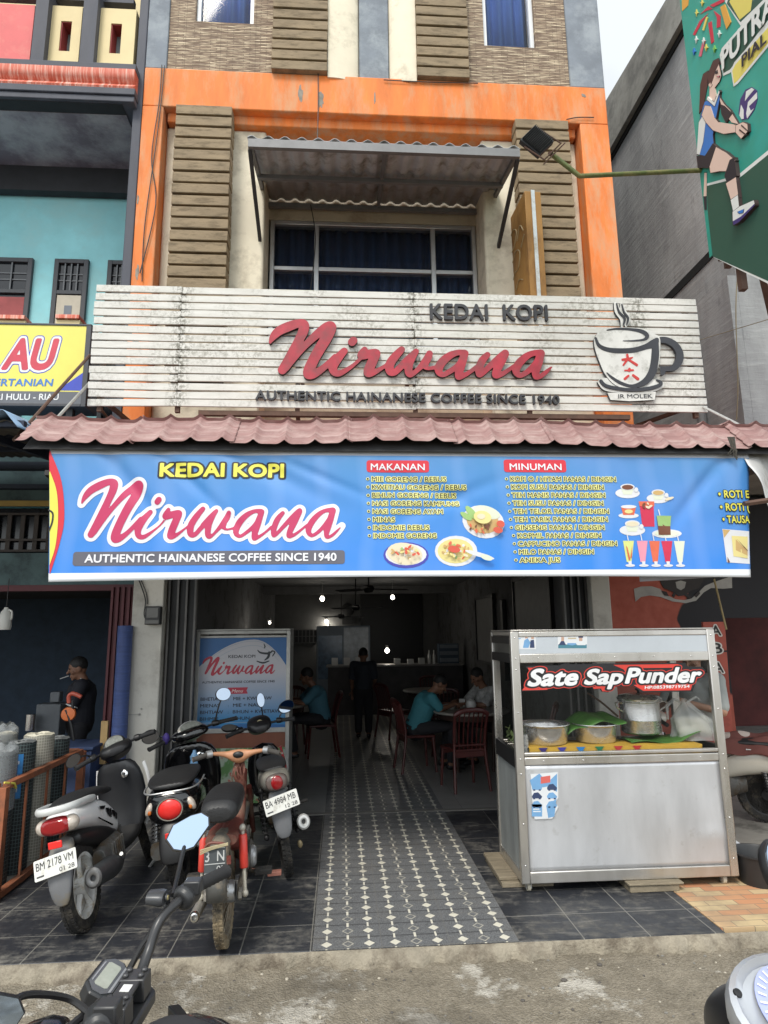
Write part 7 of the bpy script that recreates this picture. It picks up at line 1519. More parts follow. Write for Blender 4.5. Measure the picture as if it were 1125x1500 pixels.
B.loft('leg_shield', black_gloss, [dict(y=.34, zc=.92, hw=.16, hh=.04), dict(y=.5, zc=.98, hw=.19, hh=.05), dict(y=.68, zc=.98, hw=.18, hh=.06), dict(y=.82, zc=.94, hw=.11, hh=.06)], axis='z')
B.b('red_accent', M('accent_red', (.42, .02, .03), .3), lambda q: q.tube(spl([(.17, 1.0, .40), (.195, 1.0, .55), (.175, .99, .74)], 6), .016, 8, flat=.6))
B.loft('front_fender', black_gloss, [(.98, .46, .045, .02), (1.1, .56, .06, .03), (1.25, .585, .06, .032), (1.42, .52, .05, .025), (1.5, .46, .03, .015)], T=B.S)
B.b('fork', black_iron, lambda q: [q.tube([(sx*.075, 1.23, .275), (sx*.075, 1.02, .72)], .02, 8) for sx in (-1, 1)], T=B.S)
B.loft('headset', black_pl, [(.80, .95, .06, .03), (.84, .975, .11, .05), (.94, .985, .13, .08), (1.05, .96, .11, .09), (1.12, .92, .06, .05)], T=B.S)
B.b('badge', M('badge_gold', (.34, .30, .18), .4, metal=.5), lambda q: (q.lathe([(.018, .0), (.032, .006), (.036, 0), (.018, -.004), (.018, 0)], (.0, .845, 1.0), (0, -1, .4), 18)), T=B.S)
B.bars([(-.34, .80, .97), (-.22, .86, .98), (-.1, .9, .975), (.1, .9, .975), (.22, .86, .98), (.34, .80, .97)], T=B.S)
B.mirror((.20, .88, 1.0), (.285, .83, 1.09), .080, .050, 8, -16, -12, T=B.S, stalk=chrome); B.mirror((-.20, .88, 1.0), (-.30, .84, 1.035), .07, .035, 0, -50, 15, m=dim_mirror, T=B.S)
B.mirror((.05, .95, 1.05), (.055, .93, 1.19), .038, .062, 10, -12, 8, T=B.S)

B.root.scale = (.90, 1, 1)
# --- naked motorcycle in the foreground, seen from its right side above the tank
hc_ = Vector((-.49, -5.19, ZG)); hd = 80; yb = .98
hd = 42
f_ = Vector((-math.sin(R(hd)), math.cos(R(hd)), 0)); loc = hc_-f_*yb
B = Bike('naked_motorcycle', 'black naked motorcycle with digital dash in the foreground at left', 'motorcycle', tuple(loc), hd, 0, 43, None, 1.32)
tankm = M('tank_black', (.012, .012, .013), .22, var=.05, coat=.4)
B.wheel('rear_wheel', 0, .30, .11, black_iron, 6); B.steer_axis(1.0, .9, 6); B.wheel('front_wheel', 1.32, .30, .09, black_iron, 6, T=B.S)
B.b('fork', black_iron, lambda q: [q.tube([(sx*.095, 1.32, .30), (sx*.095, 1.03, .98)], [.026, .022], 12) for sx in (-1, 1)], T=B.S)
clamp_m = M('clamp_alloy', (.085, .085, .088), .4, metal=.6, var=.12)
B.b('top_clamp', clamp_m, lambda q: q.prism([(-.11, .97), (-.085, .945), (-.04, .945), (.04, .945), (.085, .945), (.11, .97), (.11, 1.02), (.04, 1.045), (-.04, 1.045), (-.11, 1.02)], lambda u, v, d: Vector((u, v, .985+d)), 0, .03), T=B.S, bevel=.006)
for sx in (-1, 1):
    def cl(q):
        q.bx(sx*.052-.024, sx*.052+.024, .952, 1.012, 1.018, 1.068)
        for y in (.964, 1.0): q.lathe([(.001, .008), (.007, .008), (.009, 0), (.001, 0)], (sx*.052-.01, y, 1.068), n=8); q.lathe([(.001, .008), (.007, .008), (.009, 0), (.001, 0)], (sx*.052+.012, y, 1.068), n=8)
    B.b('bar_clamp', clamp_m, cl, T=B.S, bevel=.004)
B.b('clamp_plate', clamp_m, lambda q: (q.bx(-.030, .030, .960, 1.005, 1.058, 1.066)), T=B.S, bevel=.003); B.b('clamp_emblem', white_p, lambda q: q.prism([(-.014, .970), (.012, .970), (.014, .992), (-.012, .992)], lambda u, v, d: Vector((u, v, 1.0665+d)), 0, .001), T=B.S, smooth=False)
B.bars([(-.405, .86, 1.145), (-.31, .90, 1.155), (-.225, .935, 1.15), (-.165, .965, 1.13), (-.125, .98, 1.075), (-.06, .982, 1.045), (.06, .982, 1.045), (.125, .98, 1.075), (.165, .965, 1.13), (.225, .935, 1.15), (.31, .90, 1.155), (.405, .86, 1.145)], grip=.125, r=.0125, m=M('bar_grey', (.05, .05, .052), .35, metal=.5), T=B.S, levers=False, gr=.0175)
for sx in (-1, 1):
    B.b('switchgear', M('switch_black', (.03, .031, .033), .4), lambda q: (q.tube([(sx*.285, .912, 1.152), (sx*.275, .916, 1.152), (sx*.235, .93, 1.15), (sx*.225, .934, 1.148)], [.02, .030, .032, .024], 14), q.bx(sx*.255-.018, sx*.255+.018, .885, .93, 1.155, 1.19)), T=B.S, bevel=.004)
    B.b('lever', black_iron, lambda q: q.tube(spl([(sx*.22, .965, 1.15), (sx*.28, .98, 1.145), (sx*.40, .935, 1.125)], 6), .0075, 7), T=B.S)
rs_ = B.b('brake_reservoir', M('reservoir_grey', (.06, .062, .066), .35, metal=.3), lambda q: (q.loft([sell(.962, 1.172, .024, .015, xo=.195), sell(.972, 1.172, .027, .018, xo=.195), sell(1.005, 1.174, .024, .015, xo=.195)]), q.lathe([(.001, .004), (.008, .004), (.009, 0), (.001, 0)], (.195, .960, 1.172), (0, -1, 0), 16)), T=B.S)
B.b('sight_glass', M('sight_amber', (.30, .25, .12), .15), lambda q: q.lathe([(.001, .006), (.006, .006), (.007, 0), (.001, 0)], (.195, .960, 1.172), (0, -1, 0), 16), rs_, T=B.S)
B.b('cable', black_pl, lambda q: [q.tube(spl([(.21+i*.012, .955+i*.006, 1.14), (.17-i*.01, 1.02+i*.01, 1.06-i*.02), (.12, 1.05+i*.012, .97), (.08, 1.08, .82)], 7), .0065, 6) for i in range(3)] + [q.tube(spl([(-.2, .955, 1.14), (-.17, 1.02+i*.012, 1.06), (-.12, 1.05, .97), (-.08, 1.08, .82)], 7), .0065, 6) for i in range(2)], T=B.S)
# digital dash: eight-sided, tilted to the rider
DT = B.S @ Matrix.Translation((.035, 1.04, 1.07)) @ Matrix.Rotation(R(28), 4, 'X') @ Matrix.Scale(.80, 4)
octp = lambda w_, h_, c: [(-w_+c, -h_), (w_-c, -h_), (w_, -h_+c), (w_, h_-c), (w_-c, h_), (-w_+c, h_), (-w_, h_-c), (-w_, -h_+c)]
da = B.b('dash', M('dash_black', (.018, .019, .021), .35), lambda q: q.loft([[Vector((x*k, y*k, z)) for x, y in octp(.083, .046, .028)] for k, z in ((.8, -.05), (1, -.035), (1, 0), (.95, .006))]), T=DT, bevel=.003, ang=30)
B.b('dash_face', M('dash_grey', (.10, .105, .115), .25), lambda q: q.prism(octp(.074, .038, .024), lambda u, v, d: Vector((u, v, .0062+d)), 0, .0015), da, DT, smooth=False)
B.b('display', M('lcd', (.36, .38, .33), .2, var=.12, scale=40), lambda q: q.prism(octp(.052, .021, .006), lambda u, v, d: Vector((u, v+.002, .0078+d)), 0, .0012), da, DT, smooth=False)
B.b('dash_stripe', M('dash_silver', (.42, .43, .45), .3, metal=.4), lambda q: (q.prism([(-.055, -.033), (.055, -.033), (.060, -.027), (-.060, -.027)], lambda u, v, d: Vector((u, v, .0078+d)), 0, .0012), q.prism([(-.045, .030), (.045, .030), (.04, .034), (-.04, .034)], lambda u, v, d: Vector((u, v, .0078+d)), 0, .0012)), da, DT, smooth=False)
kt = B.S @ Matrix.Translation((.02, 1.003, 1.045)) @ Matrix.Rotation(R(20), 4, 'X')
kp = B.b('key_panel', M('key_grey', (.06, .062, .066), .45, var=.1), lambda q: q.prism(octp(.078, .026, .014), lambda u, v, d: Vector((u, v, d-.03)), 0, .03), T=kt, bevel=.004); B.b('key_switch', chrome, lambda q: (q.lathe([(.008, .004), (.011, .006), (.014, .003), (.014, 0), (.008, 0), (.008, .004)], (.022, 0, .0), n=18), q.lathe([(.001, .002), (.007, .002), (.001, 0)], (.022, 0, 0), n=10)), kp, kt)
B.b('key_icons', M('icon_grey', (.4, .4, .4), .4), lambda q: (q.bx(-.05, -.03, -.012, -.008, .0005, .0015), q.bx(-.012, .002, -.014, -.010, .0005, .0015), q.lathe([(.010, .001), (.012, .001), (.012, 0), (.01, 0), (.01, .001)], (-.006, .004, 0), n=14)), kp, kt, smooth=False)
B.loft('fuel_tank', tankm, [(.28, .86, .09, .06), (.36, .90, .12, .09), (.52, .94, .15, .105), (.70, .965, .165, .105), (.84, .965, .15, .09), (.93, .94, .11, .06)])
tc2 = B.b('tank_pad', M('tank_pad_grey', (.03, .03, .032), .55, var=.15), lambda q: q.loft([sell(.46, 1.03, .05, .02), sell(.55, 1.047, .075, .02), (sell(.75, 1.055, .08, .02)), sell(.86, 1.035, .05, .02)]), sub=1); B.b('filler_cap', clamp_m, lambda q: q.lathe([(.001, .014), (.045, .014), (.055, .004), (.055, 0), (.001, 0)], (0, .66, 1.068), n=30), tc2)
def wing(q):
    for sx in (-1, 1):
        for i in range(5): q.prism([(.62-i*.010, 1.0-i*.010), (.80-i*.026, 1.017-i*.016), (.79-i*.03, 1.008-i*.017), (.63-i*.010, .993-i*.012)], lambda u, v, d: Vector((sx*(.158-(v-.97)*.55+d-.05*max(0, u-.72)), u, v)), 0, .004)
B.b('wing_decal', M('decal_wing_red', (.55, .02, .03), .35), wing, smooth=False)
for sx in (-1, 1):
    sh_ = B.b('tank_shroud', black_pl, lambda q: q.loft([[Vector((sx*x, y, z)) for x, y, z in ring] for ring in ([(.13, .80, .93), (.17, .80, .90), (.17, .80, .82), (.13, .80, .80)], [(.16, .95, .92), (.205, .95, .89), (.205, .95, .74), (.16, .95, .72)], [(.17, 1.10, .93), (.215, 1.12, .91), (.21, 1.08, .68), (.165, 1.07, .67)])]), bevel=.006)
    B.b('shroud_trim', M('trim_silver', (.5, .5, .5), .35, metal=.6), lambda q: q.prism([(.93, .86), (1.09, .885), (1.075, .84), (.94, .81)], lambda u, v, d: Vector((sx*(.2085+(u-.95)*.06+d), u, v)), 0, .004), sh_, smooth=False)
B.loft('headlight', tankm, [(1.12, .90, .09, .08), (1.18, .90, .11, .10), (1.27, .88, .09, .085), (1.30, .87, .06, .06)], T=B.S); B.b('horn_cover', chrome, lambda q: q.ell((.06, 1.07, .955), (.03, .03, .025)), T=B.S)
B.loft('seat', seatm, [(-.30, .86, .09, .03), (-.1, .85, .12, .04), (.15, .80, .13, .045), (.34, .80, .10, .04)]); B.loft('tail_cover', tankm, [(-.42, .86, .04, .02), (-.3, .82, .08, .05), (0, .76, .10, .07), (.25, .72, .11, .08)])
engine(B, .62, .42, .14); B.b('frame', black_iron, lambda q: [q.tube(spl([(sx*.05, 1.0, .84), (sx*.12, .7, .70), (sx*.13, .4, .60), (sx*.11, .35, .35)], 5), .022, 8) for sx in (-1, 1)]+[q.bar((sx*.1, 0, .30), (sx*.09, .4, .36), .03, .05) for sx in (-1, 1)])
B.muffler([(.10, .85, .32), (.13, .55, .20), (.15, .25, .26), (.18, -.2, .42)], [.02, .03, .05, .05], black_iron); B.shock((-.1, .1, .66), (-.1, .02, .33), .03, red_p, silver)
B.loft('front_fender', tankm, [(1.1, .56, .05, .02), (1.25, .62, .06, .03), (1.45, .58, .055, .025), (1.55, .5, .03, .015)], T=B.S)
MSH = [(-.062, -.018), (-.040, -.046), (-.012, -.052), (.018, -.044), (.060, .012), (.058, .036), (.036, .050), (.005, .044), (-.046, .020)]
MSHR = [(x*1.0, z) for x, z in MSH]
inv = B.root.matrix_basis.inverted()
def fgm(px, py, z, bx_, sgn, yaw, tilt, roll, k=1.):
    h = inv @ G(px, py, z); b_ = B.S @ Vector((sgn*.235, .955, 1.16))
    bk_ = Matrix.Rotation(R(yaw), 3, 'Z') @ Vector((0, .05, 0)); pts = [tuple(b_), tuple(b_*.8+h*.2+bk_*1.2), tuple(b_*.3+h*.7+bk_*1.3), tuple(h+bk_*.5+Vector((0, 0, -.02)))]
    T0 = inv
    B.mirror(b_, h, .06, .05, yaw, tilt, roll, shape=[(x*k*sgn, z_*k) for x, z_ in MSH], pts=pts, m=M('sky_mirror', (.40, .50, .64), .03, metal=1, var=0))
fgm(276, 1218, 1.20, 0, 1, -32, -24, 0, .96); fgm(-4, 1484, 1.18, 0, -1, -10, -8, 0, .62)

# --- scooter at the lower right corner, cream scooter at the red shop
c = G(1205, 1432, 1.0)
b5 = scooter('motor_scooter', 'silver dashed scooter cut off at the lower right corner', (c.x, c.y-.90, ZG), 6, 2, 0, dict(style='wedge', body=black_gloss, trim=black_pl, rim=black_iron, rail=black_pl, flap=black_pl, plate=('BM', ''), shield=black_gloss, hs=black_pl, dash_ring=M('dash_ring_silver', (.52, .54, .57), .3, metal=.5), mirrors={}), None)
h5 = b5.root.matrix_basis.inverted() @ G(1149, 1278, 1.22)
b5.mirror((-.18, .88, .97), h5, .05, .066, 18, -24, 0, m=MC['sky_mirror'], pts=[(.05, .95, .98), (.06, 1.0, 1.08), tuple(h5+Vector((.01, .03, -.03)))])
# big round dial for it
DT = b5.S @ Matrix.Translation((-.03, .87, 1.03)) @ Matrix.Rotation(R(38), 4, 'X') @ Matrix.Scale(1.25, 4)
cl_ = b5.b('cluster', MC['dash_ring_silver'], lambda q: q.loft([[Vector((.125*math.cos(a)*k, .095*math.sin(a)*k*(1.1 if math.sin(a) < 0 else 1), d)) for a in [2*math.pi*i/28 for i in range(28)]] for k, d in ((.9, -.05), (1, -.02), (1.0, .0), (.93, .008), (.80, -.004))]), T=DT)
b5.b('dial_face', M('dial_white_blue', (.34, .38, .62), .2, var=.1), lambda q: q.lathe([(.001, .002), (.074, .002), (.074, 0), (.001, 0)], (0, 0, -.001), n=36), cl_, DT, smooth=False)
b5.b('dial_marks', M('dial_mark', (.8, .82, .88), .3), lambda q: ([q.bx(-.0016, .0016, .056, .070, .003, .0038, 0, Matrix.Rotation(2*math.pi*i/28, 4, 'Z')) for i in range(28)], q.bx(-.001, .001, 0, .05, .004, .005, 0, Matrix.Rotation(R(110), 4, 'Z')), q.bx(-.030, .030, -.022, .022, .003, .0036)), cl_, DT, smooth=False)
b5.b('dial_centre', M('dial_dark', (.05, .055, .08), .2), lambda q: q.bx(-.022, .022, -.016, .016, .0037, .0044), cl_, DT, smooth=False)
for x, y in ((-.105, .03), (-.085, -.06), (.105, .03), (.085, -.06)): b5.b('screw', black_pl, lambda q: q.lathe([(.001, .004), (.007, .003), (.008, 0), (.001, 0)], (x, y, .006), n=12), cl_, DT)
b5.loft('cowl', black_pl, [(.83, .93, .10, .06), (.87, .945, .145, .085), (.98, .94, .15, .10), (1.10, .90, .11, .09), (1.18, .86, .06, .04)], T=b5.S)
v0 = Vector((3.36, -.88, 0))
vs = scooter('motor_scooter', 'cream classic style scooter half hidden behind the food cart', (3.98, -.72, 0), 62, -6, 0, dict(style='round', body=M('cream_gloss', (.64, .62, .54), .2, var=.05, coat=.5), trim=MC['cream_gloss'], rim=black_iron, shield=MC['cream_gloss'], wb=1.25, mirrors={}), None)
for c_ in kids(vs.root):
    if c_.name.split('.')[0] in ('exhaust', 'crankcase', 'engine_cover'):
        for d_ in kids(c_)+[c_]: bpy.data.objects.remove(d_)
def clothf(u, v):
    a = -1.35+2.7*u; x = .185*math.sin(a); z = .60+.20*math.cos(a)-.012*math.sin(u*25+v*8); y = -.30+.75*v+.03*math.sin(u*9)
    return Vector((x*1.08, y, z+.012*math.sin(v*17+u*5)))
q = MB(); q.grid(clothf, 40, 30)
def spotted():
    b = NB('spotted_cloth', .85); v = b.n('ShaderNodeTexVoronoi', Vector=b.tc, Scale=5.).outputs['Distance']; b.col(b.mix(b.math('LESS_THAN', v, .26), (.16, .055, .045), (.55, .46, .40))); return b.m
o = q.build('scooter_cover', spotted(), solid=.004); o.matrix_basis = vs.root.matrix_basis.copy(); tag(o, 'brown cloth with pale spots draped over the cream scooter seat', 'cloth')
# ------------------------------------------------------------------ menu board in the doorway
MY = .30
ml = lambda x, y: (P(x, y, MY).x, P(x, y, MY).z)
X0, Z0 = ml(290, 1068); X1, Z1 = ml(424, 930); X0 = ml(289, 1000)[0]
mb_ = thing('menu_board', 'blue and white coffee shop menu board in a metal frame inside the entrance', 'menu board', ((X0+X1)/2, MY, 0))
q = MB(); q.bx(X0-.03, X0+.012, MY, MY+.45, .02, Z1+.05); q.bx(X1-.03, X1+.012, MY, MY+.45, .02, Z1+.05); q.bx(X0+.012, X1-.03, MY+.002, MY+.04, Z1+.015, Z1+.05); q.bx(X0+.012, X1-.03, MY+.002, MY+.04, Z1-.025, Z1+.0); q.bx(X0+.012, X1-.03, MY+.002, MY+.04, Z0-.05, Z0); q.bx(X0-.03, X1+.012, MY-.01, MY+.46, Z1+.051, Z1+.07)
q.build('frame', alu_old, mb_, bevel=.004)
PX0, PX1, PZ0, PZ1 = X0+.012, X1-.03, Z0, Z1-.026; PW, PH = PX1-PX0, PZ1-PZ0; YM = MY+.006
fM = lambda u, v, d=0: Vector((PX0+u*PW, YM-d, PZ0+v*PH))
def mpm():
    b = NB('menu_print', .4); x, y, z = b.sep(); v = b.rng(z, PZ0, PZ1); c = b.mix(b.rng(v, .1, .62), (.045, .22, .46), (.50, .50, .54)); b.col(c); return b.m
q = MB(); q.prism([(0, 0), (1, 0), (1, 1), (0, 1)], fM, -.01, 0); ps = q.build('poster', mpm(), mb_)
mbl = flatm('menu_blue', (.03, .13, .34)); mln = flatm('menu_line', (.35, .40, .48)); mrd = flatm('menu_red', (.42, .03, .06)); mdk = flatm('menu_dark', (.02, .025, .035))
q = MB(); arc = [(u, .98-.30*((.62-u)/.62)**2 if u < .62 else .98-.30*((u-.62)/.38)**2) for u in [i/24 for i in range(25)]]
q.prism([(0, 1)]+arc+[(1, 1)], fM, 0, .0012, 0); q.prism([(0, 0), (1, 0), (1, .03), (.5, .045), (.3, .02), (0, .055)], fM, 0, .0012, 0)
for k in (0, .05): q.loft([[fM(u, v-.02-k+t, .0014) for t in (0, .006)]+[fM(u, v-.02-k+t, .0004) for t in (.006, 0)] for u, v in arc[2:-2]], 1)
for L in ([(.0, .43), (.96, .43)], [(.955, .43), (.955, .06)], [(0, .06), (.955, .06)]): q.prism([(L[0][0], L[0][1]), (L[1][0]+.004, L[1][1]), (L[1][0]+.004, L[1][1]+.004), (L[0][0], L[0][1]+.004)], fM, 0, .001, 1)
q.prism([(.335, .375), (.565, .375), (.55, .41), (.565, .445), (.335, .445), (.35, .41)], fM, 0, .0015, 2)
q.build('graphics', [mbl, mln, mrd], ps, smooth=False)
u0, v0, uw = .035, .575, .84; sy2 = .225*PH/(uw*PW*WASP)
Wm = [[(PX0+(u0+x*uw)*PW, PZ0+v0*PH+z*uw*PW*sy2, r*uw*PW*.95) for x, z, r in st] for st in WORDN]
q = MB(); sdf_mesh(q, stroke_sdf(Wm), PX0, PX1, PZ0+.5*PH, PZ0+.85*PH, .0065, lambda u, v, d: Vector((u, YM-d, v)), .002); q.build('script_lettering', mrd, ps, smooth=False)
def ml_(s, u, v, w_, h_, m=mdk, off=.02, sh=0):
    q = MB(); put_text(q, s, lambda a, c, d: Vector((PX0+u*PW+a, YM-.0005-d, PZ0+v*PH+c)), w_*PW if w_ else None, h_*PH, off=off, shear=sh, lift=.0018); return q.build('lettering', m, ps, smooth=False)
ml_('KEDAI KOPI', .33, .775, .31, .035); ml_('AUTHENTIC HAINANESE COFFEE SINCE 1940', .04, .495, .83, .026); ml_('Menu', .38, .39, .13, .038, white_p, .0, .3)
for i, (a, c, w1, w2) in enumerate((('BIHETIAW', 'MIE + KWETIAW', .25, .44), ('MIENAS', 'MIE + NASI', .22, .31), ('BIHTIAW', 'BIHUN + KWETIAW', .26, .54), ('BIHMIE', 'BIHUN + MIE', .21, .37))):
    v = .305-i*.072; ml_(a, .03, v, w1, .038); ml_(':', .345, v, None, .03); ml_(c, .40, v, w2, .038)
q = MB(); fc = lambda L: [[(PX0+x*PW, PZ0+z*PH, r*PW) for x, z, r in st] for st in L]
sdf_mesh(q, stroke_sdf(fc([[(.665, .86, .004), (.70, .83, .010), (.78, .82, .012), (.83, .84, .008)], [(.80, .83, .014), (.79, .78, .014), (.75, .745, .006)], [(.66, .735, .006), (.73, .715, .010), (.80, .735, .006)], [(.83, .85, .006), (.865, .835, .008), (.84, .79, .006)], [(.735, .93, .003), (.75, .90, .008), (.74, .88, .004)]])), PX0+.6*PW, PX0+.9*PW, PZ0+.68*PH, PZ0+.96*PH, .005, lambda u, v, d: Vector((u, YM-d, v)), .002); q.build('cup_drawing', mdk, ps, smooth=False)
q = MB(); q.bx(X0+.013, X1-.031, MY+.008, MY+.02, Z0-.20, Z0-.051); q.build('lower_panel', M('terracotta_panel', (.20, .07, .04), .6, var=.15), mb_)
def pale():
    b = NB('painted_plants', .6); n = b.noise(9, 4); n2 = b.noise(22, 3); x, y, z = b.sep(); c = b.mix(b.rng(n, .45, .55), (.34, .42, .34), (.10, .22, .08)); b.col(b.mix(b.rng(n2, .6, .66), c, (.40, .12, .10))); return b.m
q = MB(); q.bx(X0+.013, X1-.031, MY+.008, MY+.02, .05, Z0-.201); q.build('picture_panel', pale(), mb_)

# ------------------------------------------------------------------ inside the coffee shop
wood_c = M('maroon_chair', (.085, .018, .016), .35, var=.2); woodt = M('dark_table', (.04, .022, .016), .45, var=.2); top_m = M('marble_top', (.34, .32, .28), .3, var=.2, scale=5)
def make_chair():
    r_ = thing('dining_chair', 'x', 'chair', (0, 0, 0), 'maroon dining chairs in the coffee shop')
    def pt(nm, fn, **kw): q = MB(); fn(q); return q.build(nm, wood_c, r_, local=True, **kw)
    pt('seat', lambda q: q.prism([(-.20, -.20), (.20, -.20), (.22, .20), (.1, .225), (-.1, .225), (-.22, .20)], lambda u, v, d: Vector((u, v, .43+d)), 0, .03), bevel=.008)
    for sx in (-1, 1):
        pt('leg', lambda q: q.tube([(sx*.185, .18, .43), (sx*.205, .21, .0)], [.02, .015], 8))
        pt('leg', lambda q: q.tube(spl([(sx*.215, -.25, .0), (sx*.19, -.19, .43), (sx*.19, -.21, .65), (sx*.20, -.27, .86)], 5), .018, 8))
    pt('backrest', lambda q: (q.tube(spl([(-.205, -.27, .84), (-.1, -.295, .89), (.1, -.295, .89), (.205, -.27, .84)], 6), .022, 8, flat=1.3), [q.tube(spl([(x, -.19, .46), (x*1.05, -.22, .66), (x*1.12, -.285, .87)], 4), .009, 6) for x in (-.13, -.078, -.026, .026, .078, .13)], q.tube([(-.19, -.195, .50), (.19, -.195, .50)], .013, 8)))
    pt('apron', lambda q: (q.bx(-.18, .18, .165, .185, .37, .43), q.bx(-.18, .18, -.19, -.17, .37, .43)))
    return r_
def place(o, x, y, rz, label): o.location = (x, y, 0); o.rotation_euler = (0, 0, R(rz)); o['label'] = label; return o
ch0 = make_chair()
chs = [(1.42, .92, 12, 'front maroon chair nearest the cart with its back to street'), (.98, 1.95, -80, 'maroon chair holding the diner in the blue shirt'), (2.35, 1.2, 75, 'maroon chair against the right wall beyond the front table'), (1.55, 3.0, 170, 'maroon chair on the far side of the front table'),
       (-.30, 3.1, 98, 'dark chair by the path beside the left table'), (-.85, 3.9, 170, 'dark chair behind the seated guest at left'), (.9, 4.6, -60, 'dark chair at the second table on the right'), (1.75, 5.9, 180, 'dark chair farthest back on the right'), (-1.5, 1.75, -20, 'dark chair half hidden behind the menu board')]
for i, (x, y, rz, lab) in enumerate(chs): place(ch0 if i == 0 else copy_tree(ch0), x, y, rz, lab)
def make_table(nm, x, y, r, lab):
    t_ = thing(nm, lab, 'table', (x, y, 0), 'round dining tables')
    def pt(n_, m, fn): q = MB(); fn(q); return q.build(n_, m, t_, local=True, bevel=.003)
    pt('table_top', top_m, lambda q: q.lathe([(.001, .715), (r-.02, .715), (r, .725), (r, .74), (r-.01, .75), (.001, .75)], n=40)); pt('apron', woodt, lambda q: q.lathe([(r*.8, .64), (r*.84, .64), (r*.86, .714), (r*.82, .714), (r*.8, .64)], n=32))
    for a in range(4): c, s = math.cos(a*1.571+.785), math.sin(a*1.571+.785); pt('leg', woodt, lambda q: q.tube([(c*r*.7, s*r*.7, .70), (c*r*.62, s*r*.62, 0)], [.03, .022], 8))
make_table('round_table', 1.72, 1.95, .52, 'round pale topped table the blue shirt diner eats at'); make_table('round_table', -1.0, 3.1, .5, 'round table at left where a guest in blue sits'); make_table('round_table', 1.6, 5.0, .5, 'second round table farther back on the right')
china = M('china_white', (.62, .62, .60), .25, var=.05); 
def item(nm, lab, cat, c, prof, m=china, n=18, grp=None): q = MB(); q.lathe(prof, c, n=n); return tag(q.build(nm, m, loc=c), lab, cat, grp)
cupp_ = [(.001, 0), (.024, 0), (.036, .03), (.038, .055), (.034, .055), (.03, .02), (.001, .012)]
item('bowl', 'white bowl in front of the blue shirt diner', 'bowl', (1.45, 2.0, .752), [(.001, 0), (.05, 0), (.09, .05), (.095, .06), (.085, .055), (.045, .012), (.001, .01)])
item('tea_pot', 'white pot on the front table between the diners', 'pot', (1.75, 2.05, .752), [(.001, 0), (.06, 0), (.075, .05), (.06, .10), (.03, .115), (.012, .13), (.001, .132)])
item('glass_jar', 'clear glass jar on the front table near the cart', 'jar', (1.92, 1.8, .752), [(.001, 0), (.04, 0), (.042, .10), (.03, .13), (.001, .13)], glass)
item('coffee_cup', 'white cup on the left table near the menu board', 'cup', (-.85, 2.9, .752), cupp_); item('coffee_cup', 'white cup on the left table nearer the wall', 'cup', (-1.2, 3.05, .752), cupp_)
q = MB(); q.bx(1.62, 1.70, 2.2, 2.26, .752, .86); tag(q.build('tissue_box', china, bevel=.006, loc=(1.66, 2.23, .752)), 'white tissue holder at the far edge of front table', 'tissue box')
# counter at the back with cups, jars and a glass front
kc_ = thing('serving_counter', 'long dark serving counter across the back of the shop', 'counter', (1.1, 8, 0))
q = MB(); q.bx(-.3, 2.7, 7.7, 8.3, 0, 1.02); q.build('counter_body', M('counter_dark', (.06, .055, .055), .5, var=.3), kc_); q = MB(); q.bx(-.34, 2.74, 7.66, 8.34, 1.022, 1.06); q.build('counter_top', M('counter_top', (.20, .19, .18), .35), kc_, bevel=.005)
for i, (x, h, lab) in enumerate(((-.15, .16, 'white carton at the left end of back counter'), (.12, .16, 'second white carton on back counter'), (.38, .17, 'third white carton beside the standing person'), (1.25, .12, 'pale cup stack on the counter under the dark doorway'), (1.55, .11, 'low white bowl stack along the back counter'), (1.8, .13, 'white tin on the counter right of the bowls'))):
    q = MB(); q.bx(x-.07, x+.07, 7.8, 7.94, 1.061, 1.061+h); tag(q.build('carton', china, bevel=.008, loc=(x, 7.87, 1.061)), lab, 'carton')
for i, (x, lab) in enumerate(((1.98, 'tall pale bottle left of its twin on the counter'), (2.09, 'tall pale bottle nearest the small shelf on counter'))): item('bottle', lab, 'bottle', (x, 7.88, 1.061), [(.001, 0), (.035, 0), (.037, .18), (.015, .24), (.014, .30), (.001, .30)])
q = MB(); q.bx(2.2, 2.65, 7.85, 8.1, 1.061, 1.5); 
for z in (1.15, 1.3, 1.45): q.bx(2.22, 2.63, 7.835, 7.849, z-.05, z+.03, 1)
tag(q.build('display_case', [M('case_blue', (.07, .10, .14), .3), M('case_pale', (.22, .26, .3), .4)], loc=(2.4, 7.95, 1.061)), 'small glass display case at the right end of counter', 'display case')
fr = thing('drinks_fridge', 'blue and white drinks fridge against the back wall', 'fridge', (.05, 10.4, 0))
q = MB(); q.bx(-.65, .75, 10.2, 10.8, 0, 1.95); q.build('cabinet', M('fridge_body', (.16, .2, .25), .4), fr, bevel=.01); q = MB(); q.bx(-.6, .02, 10.185, 10.199, .6, 1.7); q.build('door', M('fridge_blue', (.10, .16, .24), .15, var=.5, scale=5), fr); q = MB(); q.bx(.06, .70, 10.185, 10.199, .6, 1.9); q.build('door', M('fridge_white', (.42, .46, .5), .2, var=.3, scale=6), fr)
q = MB(); q.bx(-1.9, -1.45, 4.4, 7.2, 0, 1.05); sh = q.build('side_counter', M('side_dark', (.05, .045, .04), .6), loc=(-1.7, 6, 0)); tag(sh, 'dark sideboard along the left wall with jars', 'sideboard')
